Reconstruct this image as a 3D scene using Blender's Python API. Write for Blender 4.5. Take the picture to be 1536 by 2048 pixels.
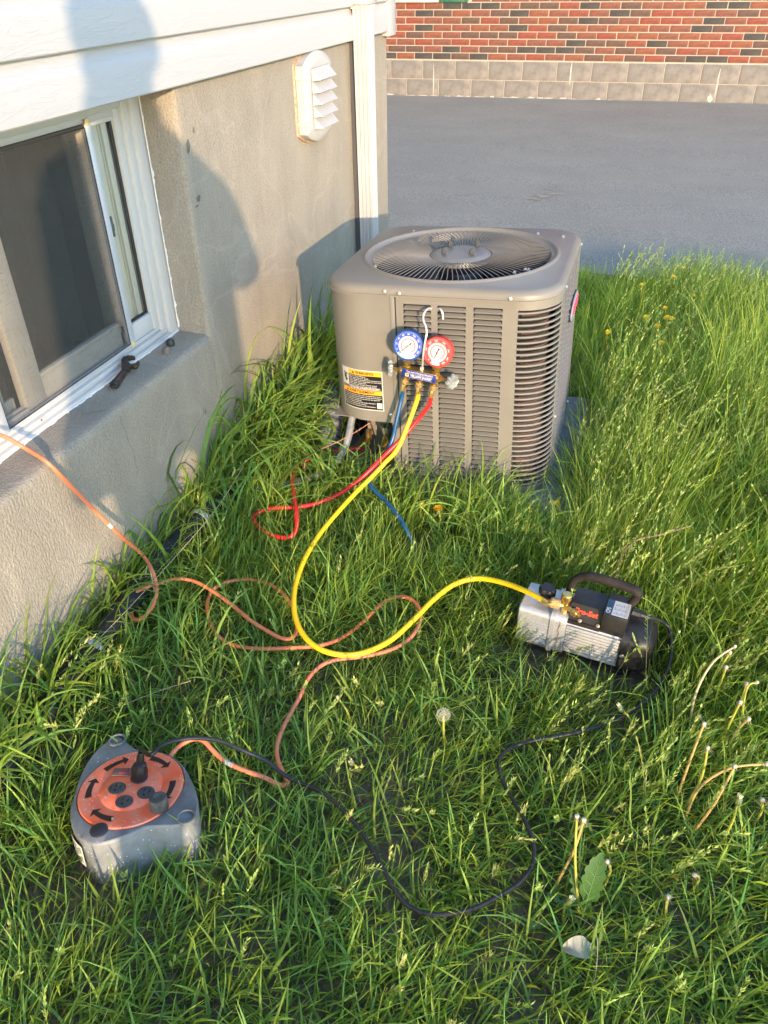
import bpy, bmesh, math, random
import numpy as np
from mathutils import Vector, Matrix
random.seed(7); rng = np.random.default_rng(11)
R = math.radians
for o in list(bpy.data.objects): bpy.data.objects.remove(o)
scene = bpy.context.scene
COL = scene.collection

# ------------------------------------------------------------------ camera
cam_d = bpy.data.cameras.new('camera'); cam = bpy.data.objects.new('camera', cam_d); COL.objects.link(cam)
cam_d.sensor_fit = 'VERTICAL'; cam_d.sensor_height = 24.0; cam_d.lens = 1565.0/2048.0*24.0
cam_d.clip_start = 0.03; cam_d.clip_end = 400
CR = ((0.95305955, -0.16414281, 0.25443), (0.30247471, 0.55404494, -0.7755922), (-0.01365777, 0.8161442, 0.57768687))
cam.matrix_world = Matrix.Translation((0, 0, 1.5)) @ Matrix(CR).to_4x4()
scene.camera = cam

# ------------------------------------------------------------------ world and sun
SUN = Vector((1.0, -1.60, 0.40)).normalized()          # towards the sun: low evening sun, right and behind
world = bpy.data.worlds.new('World'); scene.world = world; world.use_nodes = True
wn = world.node_tree; wn.nodes.clear()
sky = wn.nodes.new('ShaderNodeTexSky'); sky.sky_type = 'NISHITA'; sky.sun_disc = False
sky.sun_elevation = math.asin(SUN.z); sky.sun_rotation = math.atan2(SUN.x, SUN.y)
sky.air_density = 1.0; sky.dust_density = 0.4; sky.ozone_density = 2.3
bg = wn.nodes.new('ShaderNodeBackground'); bg.inputs['Strength'].default_value = 0.15
wo = wn.nodes.new('ShaderNodeOutputWorld')
wn.links.new(sky.outputs[0], bg.inputs[0]); wn.links.new(bg.outputs[0], wo.inputs[0])
sd = bpy.data.lights.new('sun', 'SUN'); sd.energy = 2.0; sd.angle = R(0.6); sd.color = (0.66, 0.47, 0.295)
so = bpy.data.objects.new('sun', sd); COL.objects.link(so)
so.rotation_euler = SUN.to_track_quat('Z', 'Y').to_euler(); so.location = (4, -6, 5)
scene.render.engine = 'CYCLES'
vs = scene.view_settings
vs.view_transform = 'Standard'; vs.look = 'None'; vs.gamma = 1; vs.use_curve_mapping = False
vs.exposure = 2.6

# ------------------------------------------------------------------ materials
MATS = {}
def mat(name, col, rough=0.6, metal=0.0, var=0.0, scale=20.0, col2=None, bump=0.0, bscale=None, stretch=(1, 1, 1), spec=0.5,
        coat=0.0, detail=6.0, dist=0.0, ramp=(0.35, 0.65), rvar=0.0, bstretch=None):
    if name in MATS: return MATS[name]
    m = bpy.data.materials.new(name); m.use_nodes = True
    nt = m.node_tree; N = nt.nodes; Lk = nt.links; N.clear()
    out = N.new('ShaderNodeOutputMaterial'); p = N.new('ShaderNodeBsdfPrincipled')
    Lk.new(p.outputs[0], out.inputs[0])
    p.inputs['Base Color'].default_value = (*col, 1); p.inputs['Roughness'].default_value = rough
    p.inputs['Metallic'].default_value = metal; p.inputs['Specular IOR Level'].default_value = spec
    p.inputs['Coat Weight'].default_value = coat
    tc = N.new('ShaderNodeTexCoord'); mp = N.new('ShaderNodeMapping'); mp.inputs['Scale'].default_value = stretch
    Lk.new(tc.outputs['Object'], mp.inputs[0])
    if var > 0 or col2:
        nz = N.new('ShaderNodeTexNoise'); nz.inputs['Scale'].default_value = scale; nz.inputs['Detail'].default_value = detail
        nz.inputs['Roughness'].default_value = 0.6; nz.inputs['Distortion'].default_value = dist
        Lk.new(mp.outputs[0], nz.inputs[0])
        cr = N.new('ShaderNodeValToRGB'); cr.color_ramp.elements[0].position = ramp[0]; cr.color_ramp.elements[1].position = ramp[1]
        a = col; b = col2 if col2 else tuple(min(1, c*(1+var)) for c in col)
        if not col2: a = tuple(c*(1-var) for c in col)
        cr.color_ramp.elements[0].color = (*a, 1); cr.color_ramp.elements[1].color = (*b, 1)
        Lk.new(nz.outputs[0], cr.inputs[0]); Lk.new(cr.outputs[0], p.inputs['Base Color'])
        if rvar > 0:
            mr = N.new('ShaderNodeMapRange'); mr.inputs[3].default_value = rough-rvar; mr.inputs[4].default_value = rough+rvar
            Lk.new(nz.outputs[0], mr.inputs[0]); Lk.new(mr.outputs[0], p.inputs['Roughness'])
    if bump > 0:
        n2 = N.new('ShaderNodeTexNoise'); n2.inputs['Scale'].default_value = bscale or scale; n2.inputs['Detail'].default_value = 5
        if bstretch:
            mp2 = N.new('ShaderNodeMapping'); mp2.inputs['Scale'].default_value = bstretch
            Lk.new(tc.outputs['Object'], mp2.inputs[0]); Lk.new(mp2.outputs[0], n2.inputs[0])
        else: Lk.new(mp.outputs[0], n2.inputs[0])
        bp = N.new('ShaderNodeBump'); bp.inputs['Strength'].default_value = min(1, bump); bp.inputs['Distance'].default_value = 0.004
        Lk.new(n2.outputs[0], bp.inputs['Height']); Lk.new(bp.outputs[0], p.inputs['Normal'])
    MATS[name] = m
    return m

def specks(m, col=(0.75, 0.75, 0.73), scale=90, thr=0.12, keep=0.35):
    """paint specks / dirt dots: Voronoi cells, only some of them"""
    nt = m.node_tree; N = nt.nodes; Lk = nt.links
    p = [n for n in N if n.type == 'BSDF_PRINCIPLED'][0]
    tc = N.new('ShaderNodeTexCoord'); v = N.new('ShaderNodeTexVoronoi'); v.inputs['Scale'].default_value = scale
    nd = N.new('ShaderNodeTexNoise'); nd.inputs['Scale'].default_value = scale*0.12
    Lk.new(tc.outputs['Object'], v.inputs[0]); Lk.new(tc.outputs['Object'], nd.inputs[0])
    nf = N.new('ShaderNodeTexNoise'); nf.inputs['Scale'].default_value = scale*1.5; Lk.new(tc.outputs['Object'], nf.inputs[0])
    ad = N.new('ShaderNodeMath'); ad.operation = 'MULTIPLY_ADD'; ad.inputs[1].default_value = 0.35
    Lk.new(nf.outputs[0], ad.inputs[0]); Lk.new(v.outputs['Distance'], ad.inputs[2])
    lt = N.new('ShaderNodeMath'); lt.operation = 'LESS_THAN'; lt.inputs[1].default_value = thr+0.175; Lk.new(ad.outputs[0], lt.inputs[0])
    sx = N.new('ShaderNodeSeparateColor'); Lk.new(v.outputs['Color'], sx.inputs[0])
    l2 = N.new('ShaderNodeMath'); l2.operation = 'LESS_THAN'; l2.inputs[1].default_value = keep; Lk.new(sx.outputs[0], l2.inputs[0])
    l3 = N.new('ShaderNodeMath'); l3.operation = 'GREATER_THAN'; l3.inputs[1].default_value = 0.5; Lk.new(nd.outputs[0], l3.inputs[0])
    m1 = N.new('ShaderNodeMath'); m1.operation = 'MULTIPLY'; Lk.new(lt.outputs[0], m1.inputs[0]); Lk.new(l2.outputs[0], m1.inputs[1])
    m2 = N.new('ShaderNodeMath'); m2.operation = 'MULTIPLY'; Lk.new(m1.outputs[0], m2.inputs[0]); Lk.new(l3.outputs[0], m2.inputs[1])
    mx = N.new('ShaderNodeMix'); mx.data_type = 'RGBA'
    ins = p.inputs['Base Color']
    if ins.is_linked: Lk.new(ins.links[0].from_socket, mx.inputs['A'])
    else: mx.inputs['A'].default_value = ins.default_value
    mx.inputs['B'].default_value = (*col, 1); Lk.new(m2.outputs[0], mx.inputs['Factor']); Lk.new(mx.outputs['Result'], ins)
    return m

# ------------------------------------------------------------------ mesh builder
class MB:
    def __init__(s): s.v = []; s.f = []; s.m = []
    def add(s, vs, fs, m=0, M=None):
        b = len(s.v)
        if M is not None: vs = [tuple(M @ Vector(v)) for v in vs]
        s.v += [tuple(v) for v in vs]; s.f += [tuple(b+i for i in f) for f in fs]; s.m += [m]*len(fs)
        return s
    def box(s, x0, x1, y0, y1, z0, z1, m=0, c=0.0, M=None):
        if x0 > x1: x0, x1 = x1, x0
        if y0 > y1: y0, y1 = y1, y0
        if z0 > z1: z0, z1 = z1, z0
        if c <= 0:
            vs = [(x, y, z) for z in (z0, z1) for y in (y0, y1) for x in (x0, x1)]
            fs = [(0, 2, 3, 1), (4, 5, 7, 6), (0, 1, 5, 4), (2, 6, 7, 3), (0, 4, 6, 2), (1, 3, 7, 5)]
            return s.add(vs, fs, m, M)
        bm = bmesh.new(); bmesh.ops.create_cube(bm, size=1)
        for v in bm.verts:
            v.co = Vector(((x0+x1)/2+v.co.x*(x1-x0), (y0+y1)/2+v.co.y*(y1-y0), (z0+z1)/2+v.co.z*(z1-z0)))
        bmesh.ops.bevel(bm, geom=bm.edges[:], offset=c, segments=2, profile=0.5, affect='EDGES')
        s.frombm(bm, m, M); return s
    def frombm(s, bm, m=0, M=None):
        bm.verts.index_update()
        s.add([tuple(v.co) for v in bm.verts], [[v.index for v in f.verts] for f in bm.faces], m, M); bm.free()
    def tube(s, pts, r, n=8, m=0, caps=True, M=None, flat=None):
        P = [Vector(p) for p in pts]; k = len(P); rr = r if hasattr(r, '__len__') else [r]*k
        vs = []; T0 = (P[1]-P[0]).normalized()
        up = Vector((0, 0, 1)) if abs(T0.z) < 0.95 else Vector((1, 0, 0))
        nrm = (up-T0*up.dot(T0)).normalized()
        for i in range(k):
            T = (P[min(i+1, k-1)]-P[max(i-1, 0)])
            if T.length < 1e-9: T = T0
            T.normalize(); nrm = (nrm-T*nrm.dot(T)).normalized(); b = T.cross(nrm)
            for j in range(n):
                a = 2*math.pi*j/n
                vs.append(P[i]+nrm*math.cos(a)*rr[i]+b*math.sin(a)*rr[i]*(flat or 1))
        fs = [(i*n+j, i*n+(j+1) % n, (i+1)*n+(j+1) % n, (i+1)*n+j) for i in range(k-1) for j in range(n)]
        if caps: fs += [tuple(range(n-1, -1, -1)), tuple((k-1)*n+j for j in range(n))]
        return s.add(vs, fs, m, M)
    def lathe(s, prof, n=24, m=0, M=None, a0=0, a1=None, close=True):
        """prof = [(radius, z)] about z"""
        full = a1 is None; a1 = a1 if a1 is not None else a0+2*math.pi; k = n if full else n+1
        vs = [(r*math.cos(a0+(a1-a0)*j/n), r*math.sin(a0+(a1-a0)*j/n), z) for r, z in prof for j in range(k)]
        fs = []
        for i in range(len(prof)-1):
            for j in range(n if full else k-1):
                j2 = (j+1) % k if full else j+1
                fs.append((i*k+j, i*k+j2, (i+1)*k+j2, (i+1)*k+j))
        if close and full:
            if prof[0][0] > 1e-6: fs.append(tuple(range(k-1, -1, -1)))
            if prof[-1][0] > 1e-6: fs.append(tuple((len(prof)-1)*k+j for j in range(k)))
        return s.add(vs, fs, m, M)
    def loft(s, rings, m=0, cap0=True, cap1=True, M=None, closed=True):
        n = len(rings[0]); vs = [p for r in rings for p in r]; fs = []
        for i in range(len(rings)-1):
            for j in range(n if closed else n-1):
                j2 = (j+1) % n; fs.append((i*n+j, i*n+j2, (i+1)*n+j2, (i+1)*n+j))
        if cap0: fs.append(tuple(range(n-1, -1, -1)))
        if cap1: fs.append(tuple((len(rings)-1)*n+j for j in range(n)))
        return s.add(vs, fs, m, M)
    def mesh(s, name, mats, angle=35, flat=False):
        me = bpy.data.meshes.new(name); me.from_pydata(s.v, [], s.f)
        for mm in (mats if isinstance(mats, (list, tuple)) else [mats]): me.materials.append(mm)
        me.polygons.foreach_set('material_index', s.m)
        if not flat:
            me.polygons.foreach_set('use_smooth', [True]*len(s.f)); me.set_sharp_from_angle(angle=R(angle))
        me.update(); return me
    def build(s, name, mats, parent=None, **k):
        return obj(name, s.mesh(name, mats, **k), parent)

def obj(name, me, parent=None, loc=None, rot=None):
    o = bpy.data.objects.new(name, me); COL.objects.link(o); o.parent = parent
    if loc is not None: o.location = loc
    if rot is not None: o.rotation_euler = rot
    return o
def tag(o, label=None, cat=None, group=None, kind=None):
    if label: o['label'] = label
    if cat: o['category'] = cat
    if group: o['group'] = group
    if kind: o['kind'] = kind
    return o
def thing(name, label, cat, loc=(0, 0, 0), rot=None, group=None, mw=None):
    o = bpy.data.objects.new(name, None); o.empty_display_size = 0.05; COL.objects.link(o)
    if mw is not None: o.matrix_world = mw
    else:
        o.location = loc
        if rot is not None: o.rotation_euler = rot
    return tag(o, label, cat, group)
def spline(pts, k=6):
    """Catmull-Rom through points"""
    P = [Vector(p) for p in pts]; out = []
    for i in range(len(P)-1):
        a = P[max(i-1, 0)]; b = P[i]; c = P[i+1]; d = P[min(i+2, len(P)-1)]
        for j in range(k):
            t = j/k; out.append(0.5*((2*b)+(c-a)*t+(2*a-5*b+4*c-d)*t*t+(3*b-a-3*c+d)*t*t*t))
    out.append(P[-1]); return out
def text_geo(s, size, align='CENTER', shear=0.0, bold=0.0):
    cu = bpy.data.curves.new('t', 'FONT'); cu.body = s; cu.size = size; cu.align_x = align; cu.align_y = 'CENTER'
    cu.shear = shear; cu.offset = bold; cu.resolution_u = 2; cu.fill_mode = 'FRONT'
    o = bpy.data.objects.new('t', cu); COL.objects.link(o)
    dg = bpy.context.evaluated_depsgraph_get(); me = o.evaluated_get(dg).to_mesh()
    vs = [tuple(v.co) for v in me.vertices]; fs = [tuple(p.vertices) for p in me.polygons]
    o.evaluated_get(dg).to_mesh_clear(); bpy.data.objects.remove(o); bpy.data.curves.remove(cu)
    return vs, fs
def basis(o, x, y, z=None):
    x = Vector(x).normalized(); y = Vector(y).normalized(); z = x.cross(y) if z is None else Vector(z)
    return Matrix(((x.x, y.x, z.x, o[0]), (x.y, y.y, z.y, o[1]), (x.z, y.z, z.z, o[2]), (0, 0, 0, 1)))
def align(p, d):
    """matrix whose z looks along d, at p"""
    d = Vector(d).normalized(); return Matrix.Translation(p) @ d.to_track_quat('Z', 'Y').to_matrix().to_4x4()

# 2D value noise (numpy)
_g = rng.random((256, 256))
def vnoise(x, y):
    xi = np.floor(x).astype(int); yi = np.floor(y).astype(int); fx = x-xi; fy = y-yi
    fx = fx*fx*(3-2*fx); fy = fy*fy*(3-2*fy)
    a = _g[xi % 256, yi % 256]; b = _g[(xi+1) % 256, yi % 256]; c = _g[xi % 256, (yi+1) % 256]; d = _g[(xi+1) % 256, (yi+1) % 256]
    return (a*(1-fx)+b*fx)*(1-fy)+(c*(1-fx)+d*fx)*fy
def fbm(x, y): return (vnoise(x, y)+0.5*vnoise(x*2.1+7, y*2.1+3)+0.25*vnoise(x*4.3+1, y*4.3+9))/1.75
# ================================================================== SETTING: ground, driveway
m_soil = mat('soil', (0.050, 0.040, 0.026), 0.95, scale=35, col2=(0.14, 0.115, 0.075), bump=1.0, bscale=60)
m_asph = mat('asphalt', (0.145, 0.137, 0.112), 0.85, scale=110, col2=(0.33, 0.308, 0.255), bump=0.9, bscale=240, detail=8, ramp=(0.36, 0.66))
def asphalt_patches(m):
    nt = m.node_tree; N = nt.nodes; Lk = nt.links; p = [n for n in N if n.type == 'BSDF_PRINCIPLED'][0]
    tc = N.new('ShaderNodeTexCoord'); mp = N.new('ShaderNodeMapping'); mp.inputs['Scale'].default_value = (1.0, 1.4, 1)
    nz = N.new('ShaderNodeTexNoise'); nz.inputs['Scale'].default_value = 1.3; nz.inputs['Detail'].default_value = 8; nz.inputs['Roughness'].default_value = 0.65
    Lk.new(tc.outputs['Object'], mp.inputs[0]); Lk.new(mp.outputs[0], nz.inputs[0])
    cr = N.new('ShaderNodeValToRGB'); cr.color_ramp.elements[0].position = 0.35; cr.color_ramp.elements[1].position = 0.7
    cr.color_ramp.elements[0].color = (0.90, 0.90, 0.90, 1); cr.color_ramp.elements[1].color = (1.06, 1.06, 1.05, 1)
    mx = N.new('ShaderNodeMix'); mx.data_type = 'RGBA'; mx.blend_type = 'MULTIPLY'; mx.inputs['Factor'].default_value = 1
    src = p.inputs['Base Color'].links[0].from_socket
    Lk.new(nz.outputs[0], cr.inputs[0]); Lk.new(src, mx.inputs['A']); Lk.new(cr.outputs[0], mx.inputs['B'])
    Lk.new(mx.outputs['Result'], p.inputs['Base Color'])
asphalt_patches(m_asph)

def grid_np(name, xs, ys, zf, m, parent=None):
    X, Y = np.meshgrid(xs, ys, indexing='ij'); Z = zf(X, Y); nx, ny = X.shape
    v = np.stack([X, Y, Z], -1).reshape(-1, 3); idx = np.arange(nx*ny).reshape(nx, ny)
    f = np.stack([idx[:-1, :-1], idx[1:, :-1], idx[1:, 1:], idx[:-1, 1:]], -1).reshape(-1, 4)
    me = bpy.data.meshes.new(name); me.from_pydata(v.tolist(), [], f.tolist()); me.materials.append(m)
    me.polygons.foreach_set('use_smooth', [True]*len(f)); me.update()
    return obj(name, me, parent)
def gz(x, y):
    near = np.exp(-((x+0.2)**2+(y-1.8)**2)/9.0)
    return 0.03*(fbm(x*2.2+20, y*2.2+5)-0.5)*near + 0.012*(fbm(x*11, y*11)-0.5)*near - 0.02*np.clip((y-4.35)/0.3, 0, 1)
def axis(a, b, lo, hi, step, far):
    v = list(np.arange(lo, hi, step)); out = [a, (a+lo)/2]+v+[hi, (hi+b)/2, b]; return np.array(sorted(out+list(far)))
ground = grid_np('lawn_ground', axis(-70, 70, -1.6, 2.4, 0.035, (-10, -4, 5, 12)), axis(-70, 90, -1.2, 5.2, 0.035, (-10, -4, 8, 14, 25)),
                 lambda X, Y: gz(X, Y)-0.06*np.clip((Y-4.75)/0.5, 0, 1), m_soil)
tag(ground, kind='structure')
# driveway sheet: from the lawn edge to the brick house, gently rising, its near edge slightly wavering
def drive_z(y): return np.clip((y-4.75)/5.9, 0, 1)*0.086+0.004
dx = np.concatenate([np.linspace(-20, -3, 12), np.arange(-2.9, 3.0, 0.08), np.linspace(3, 20, 12)])
mbd = MB(); rows = 40
def edge_y(x): return 4.66-0.10*(x+0.3)+0.02*math.sin(x*3.1)+0.012*math.sin(x*11+1)+0.008*math.sin(x*29)
vs = []; 
for x in dx:
    y0 = edge_y(float(x)); vs.append((x, y0, -0.05))
    for j in range(rows):
        y = y0+(10.9-y0)*(j/(rows-1))**1.3; vs.append((x, y, float(drive_z(y))+(0.0 if j else -0.004)))
n = rows+1
fs = [(i*n+j, (i+1)*n+j, (i+1)*n+j+1, i*n+j+1) for i in range(len(dx)-1) for j in range(rows)]
mbd.add(vs, fs); tag(mbd.build('driveway', m_asph), kind='structure')
# straw-coloured scuff left on the asphalt (thin flat stain with its own shape)
m_stain = mat('scuff', (0.34, 0.28, 0.20), 0.9, scale=70, col2=(0.20, 0.18, 0.15))
sf = MB(); srr = random.Random(9)
for (sx0, sy0, sa_, sb_) in [(-0.75, 6.22, .09, .06), (-0.66, 6.30, .11, .03), (-0.80, 6.12, .06, .03), (-0.72, 6.42, .05, .02), (1.32, 9.1, .10, .04), (1.1, 6.7, .05, .02), (-0.9, 8.4, .03, .012), (-1.5, 9.6, .03, .01)]:
    nn_ = 16; vs_ = [(sx0, sy0, float(drive_z(sy0))+0.004)]
    for j in range(nn_):
        t_ = 2*math.pi*j/nn_; q_ = srr.uniform(0.35, 1.25); yy_ = sy0+sb_*q_*math.sin(t_); vs_.append((sx0+sa_*q_*math.cos(t_), yy_, float(drive_z(yy_))+0.004))
    sf.add(vs_, [(0, 1+j, 1+(j+1) % nn_) for j in range(nn_)])
sfo = sf.build('scuff_marks', m_stain); sfo.parent = bpy.data.objects['driveway']; sfo['kind'] = 'stuff'

# ================================================================== THE HOUSE ON THE LEFT
WX = -1.26; CY = 3.99
house = thing('house', 'house corner with grey parged foundation, white siding and a low sliding window', 'house', (WX, CY, 0))
H_INV = Matrix.Translation((-WX, -CY, 0))
def hb(mb, name, mats, parent=None, **k):
    """build from world coordinates as a child (or grandchild) of the house"""
    o = mb.build(name, mats, parent or house, **k)
    o.matrix_parent_inverse = Matrix.Identity(4)
    if parent is None: o.data.transform(H_INV)
    else: o.data.transform(H_INV)
    return o
m_found = mat('parging', (0.222, 0.197, 0.158), 0.92, scale=7, col2=(0.292, 0.260, 0.210), bump=1.0, bscale=170, stretch=(1, 1, 0.5), detail=10, ramp=(0.25, 0.75), bstretch=(1, 1, 0.5))
def streaks(m):
    nt = m.node_tree; N = nt.nodes; Lk = nt.links; p = [n for n in N if n.type == 'BSDF_PRINCIPLED'][0]
    tc = N.new('ShaderNodeTexCoord'); mp = N.new('ShaderNodeMapping'); mp.inputs['Scale'].default_value = (1, 1, 0.06)
    nz = N.new('ShaderNodeTexNoise'); nz.inputs['Scale'].default_value = 70; nz.inputs['Detail'].default_value = 6
    Lk.new(tc.outputs['Object'], mp.inputs[0]); Lk.new(mp.outputs[0], nz.inputs[0])
    fn = N.new('ShaderNodeTexNoise'); fn.inputs['Scale'].default_value = 190; fn.inputs['Detail'].default_value = 3; fn.inputs['Roughness'].default_value = 0.7; Lk.new(tc.outputs['Object'], fn.inputs[0])
    a = N.new('ShaderNodeMath'); a.operation = 'MULTIPLY_ADD'; a.inputs[1].default_value = 0.16; Lk.new(nz.outputs[0], a.inputs[0]); 
    b = N.new('ShaderNodeMath'); b.operation = 'MULTIPLY_ADD'; b.inputs[1].default_value = 1.05; b.inputs[2].default_value = 0.39; Lk.new(fn.outputs[0], b.inputs[0])
    Lk.new(b.outputs[0], a.inputs[2])
    cb = N.new('ShaderNodeCombineColor')
    for i in range(3): Lk.new(a.outputs[0], cb.inputs[i])
    mx = N.new('ShaderNodeMix'); mx.data_type = 'RGBA'; mx.blend_type = 'MULTIPLY'; mx.inputs['Factor'].default_value = 1
    src = p.inputs['Base Color'].links[0].from_socket
    Lk.new(src, mx.inputs['A']); Lk.new(cb.outputs[0], mx.inputs['B']); Lk.new(mx.outputs['Result'], p.inputs['Base Color'])
    # pale efflorescence veins
    w = N.new('ShaderNodeTexNoise'); w.inputs['Scale'].default_value = 2.3; w.inputs['Detail'].default_value = 3; w.inputs['Distortion'].default_value = 0.6
    Lk.new(tc.outputs['Object'], w.inputs[0])
    r = N.new('ShaderNodeValToRGB'); e = r.color_ramp.elements; e[0].position = 0.50; e[0].color = (0, 0, 0, 1); e[1].position = 0.515; e[1].color = (0.16, 0.16, 0.16, 1)
    e3 = r.color_ramp.elements.new(0.53); e3.color = (0, 0, 0, 1); Lk.new(w.outputs[0], r.inputs[0])
    m2 = N.new('ShaderNodeMix'); m2.data_type = 'RGBA'; m2.inputs['B'].default_value = (0.43, 0.40, 0.35, 1)
    Lk.new(mx.outputs['Result'], m2.inputs['A']); Lk.new(r.outputs[0], m2.inputs['Factor']); Lk.new(m2.outputs['Result'], p.inputs['Base Color'])
streaks(m_found)
WY0, WY1, WZ0, WZ1 = 0.72, 2.085, 0.520, 1.30
def disp(y, z, s=1.0): return 0.0035*s*(float(fbm(np.float64(y*5+3), np.float64(z*5+1)))-0.5)+0.0015*s*(float(fbm(np.float64(y*23), np.float64(z*23)))-0.5)
fw = MB()
# below the window: wall rising to a rounded sill that slopes gently to the frame
prof = [(-1.45, 0.532), (-1.38, 0.5305), (-1.33, 0.528), (-1.30, 0.526), (-1.279, 0.5245), (-1.270, 0.5215), (-1.2635, 0.516), (-1.2605, 0.508), (-1.26, 0.495)]+[(-1.26, 0.495-k*0.0744) for k in range(1, 9)]
ys = np.linspace(WY0, WY1, 150); vs = []
for y in ys:
    for (x, z) in prof:
        d = disp(y, z, 2.2); up = 1.0 if x < -1.30 else 0.3
        vs.append((x+(d if x > -1.29 else 0), y, z+(0.8*d if x < -1.262 else 0)))
n = len(prof); fw.add(vs, [(i*n+j, i*n+j+1, (i+1)*n+j+1, (i+1)*n+j) for i in range(len(ys)-1) for j in range(n-1)])
# right of the window, with rounded arris and reveal
ys2 = list(np.linspace(WY1+0.012, CY, 66)); zs = list(np.linspace(-0.10, 1.31, 52)); vs = []
cols = [('r', -1.45, WY1-0.004), ('r', -1.33, WY1), ('r', -1.275, WY1+0.001), ('r', -1.264, WY1+0.004)]
for z in zs:
    row = []
    for (_, x, y) in cols: row.append((x, y+disp(z, x*4, 1.2) if z > 0.5 else y, z))
    for y in ys2: row.append((WX+disp(y, z, 1.3)*(0 if y > CY-0.01 else 1), y, z))
    vs += row
n = len(cols)+len(ys2); fw.add(vs, [(i*n+j, i*n+j+1, (i+1)*n+j+1, (i+1)*n+j) for i in range(len(zs)-1) for j in range(n-1)])
# left of the window, above it, far return faces
fw.add([(WX, -4.0, -0.1), (WX, WY0, -0.1), (WX, WY0, 1.31), (WX, -4.0, 1.31)], [(0, 1, 2, 3)])
fw.add([(WX, WY0, 0.5), (-1.45, WY0, 0.5), (-1.45, WY0, 1.31), (WX, WY0, 1.31)], [(0, 1, 2, 3)])
fw.add([(WX, WY0, 1.262), (-1.45, WY0, 1.262), (-1.45, WY1, 1.262), (WX, WY1, 1.262)], [(0, 1, 2, 3)])
fw.add([(WX, CY, -0.1), (-7.0, CY, -0.1), (-7.0, CY, 1.31), (WX, CY, 1.31)], [(0, 1, 2, 3)])
hb(fw, 'foundation_wall', m_found, angle=60)

# siding boards, Dutch-lap profile, each board a part
def siding_mat():
    m = mat('vinyl_siding', (0.385, 0.385, 0.385), 0.45, spec=0.4)
    nt = m.node_tree; N = nt.nodes; Lk = nt.links; p = [n for n in N if n.type == 'BSDF_PRINCIPLED'][0]
    tc = N.new('ShaderNodeTexCoord'); mp = N.new('ShaderNodeMapping'); mp.inputs['Scale'].default_value = (1, 0.16, 1)
    Lk.new(tc.outputs['Object'], mp.inputs[0])
    nz = N.new('ShaderNodeTexNoise'); nz.inputs['Scale'].default_value = 55; nz.inputs['Detail'].default_value = 3; nz.inputs['Distortion'].default_value = 1.2
    Lk.new(mp.outputs[0], nz.inputs[0])
    r = N.new('ShaderNodeValToRGB'); e = r.color_ramp.elements; e[0].position = 0.44; e[0].color = (0, 0, 0, 1); e[1].position = 0.50; e[1].color = (1, 1, 1, 1)
    q = r.color_ramp.elements.new(0.56); q.color = (0, 0, 0, 1)
    Lk.new(nz.outputs[0], r.inputs[0])
    bp = N.new('ShaderNodeBump'); bp.inputs['Strength'].default_value = 0.45; bp.inputs['Distance'].default_value = 0.0009
    Lk.new(r.outputs[0], bp.inputs['Height']); Lk.new(bp.outputs[0], p.inputs['Normal'])
    return m
m_side = siding_mat()
def siding_board(z0, h, y0, y1, face='x'):
    # (outward, up): lower flat nose, cove, upper flat
    pr = [(0.004, -0.001), (0.031, -0.001), (0.0335, 0.002), (0.031, 0.070), (0.028, 0.079), (0.020, 0.089), (0.0165, 0.097), (0.0155, h+0.004)]
    mb = MB(); vs = []
    for y in (y0, y1):
        for (a, b) in pr:
            vs.append((WX+a, y, z0+b) if face == 'x' else (y, CY+a, z0+b))
    n = len(pr); mb.add(vs, [(j, j+1, n+j+1, n+j) for j in range(n-1)])
    return mb
for k in range(16):
    z0 = 1.232+0.1145*k
    if z0 > 1.4 and z0 < 2.2: y1 = CY-0.06
    else: y1 = CY-0.06
    hb(siding_board(z0, 0.1145, -4.0, y1), 'siding_board', m_side, angle=25)
for k in range(16):
    z0 = 1.232+0.1145*k
    hb(siding_board(z0, 0.1145, -7.0, WX-0.02, 'y'), 'siding_board', m_side, angle=25)
m_trim = mat('white_trim', (0.385, 0.385, 0.385), 0.5, var=0.04, scale=30)
ct = MB(); ct.box(WX-0.001, WX+0.036, CY-0.065, CY+0.036, 1.212, 3.06, c=0.003); ct.box(WX-0.065, WX-0.002, CY+0.001, CY+0.036, 1.212, 3.06, c=0.003)
hb(ct, 'corner_trim', m_trim)
sb = MB(); sb.box(-7, WX+0.002, -4.0, CY+0.002, 1.325, 3.07); hb(sb, 'wall_core', m_trim)
m_roof = mat('roof_shingle', (0.05, 0.045, 0.04), 0.9, var=0.3, scale=40)
rf = MB(); rf.add([(WX+0.4, -4.4, 3.0), (WX+0.4, CY+0.4, 3.0), (-4.2, CY+0.4, 4.5), (-4.2, -4.4, 4.5), (-7.4, -4.4, 3.0), (-7.4, CY+0.4, 3.0)], [(0, 1, 2, 3), (3, 2, 5, 4)])
rf.add([(WX+0.4, -4.4, 3.06), (WX+0.4, CY+0.4, 3.06), (-4.2, CY+0.4, 4.56), (-4.2, -4.4, 4.56), (-7.4, -4.4, 3.06), (-7.4, CY+0.4, 3.06)], [(0, 3, 2, 1), (3, 4, 5, 2)])
rf.add([(WX+0.4, CY+0.4, 3.0), (-7.4, CY+0.4, 3.0), (-4.2, CY+0.4, 4.5)], [(0, 1, 2)]); hb(rf, 'roof', m_roof)

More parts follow.
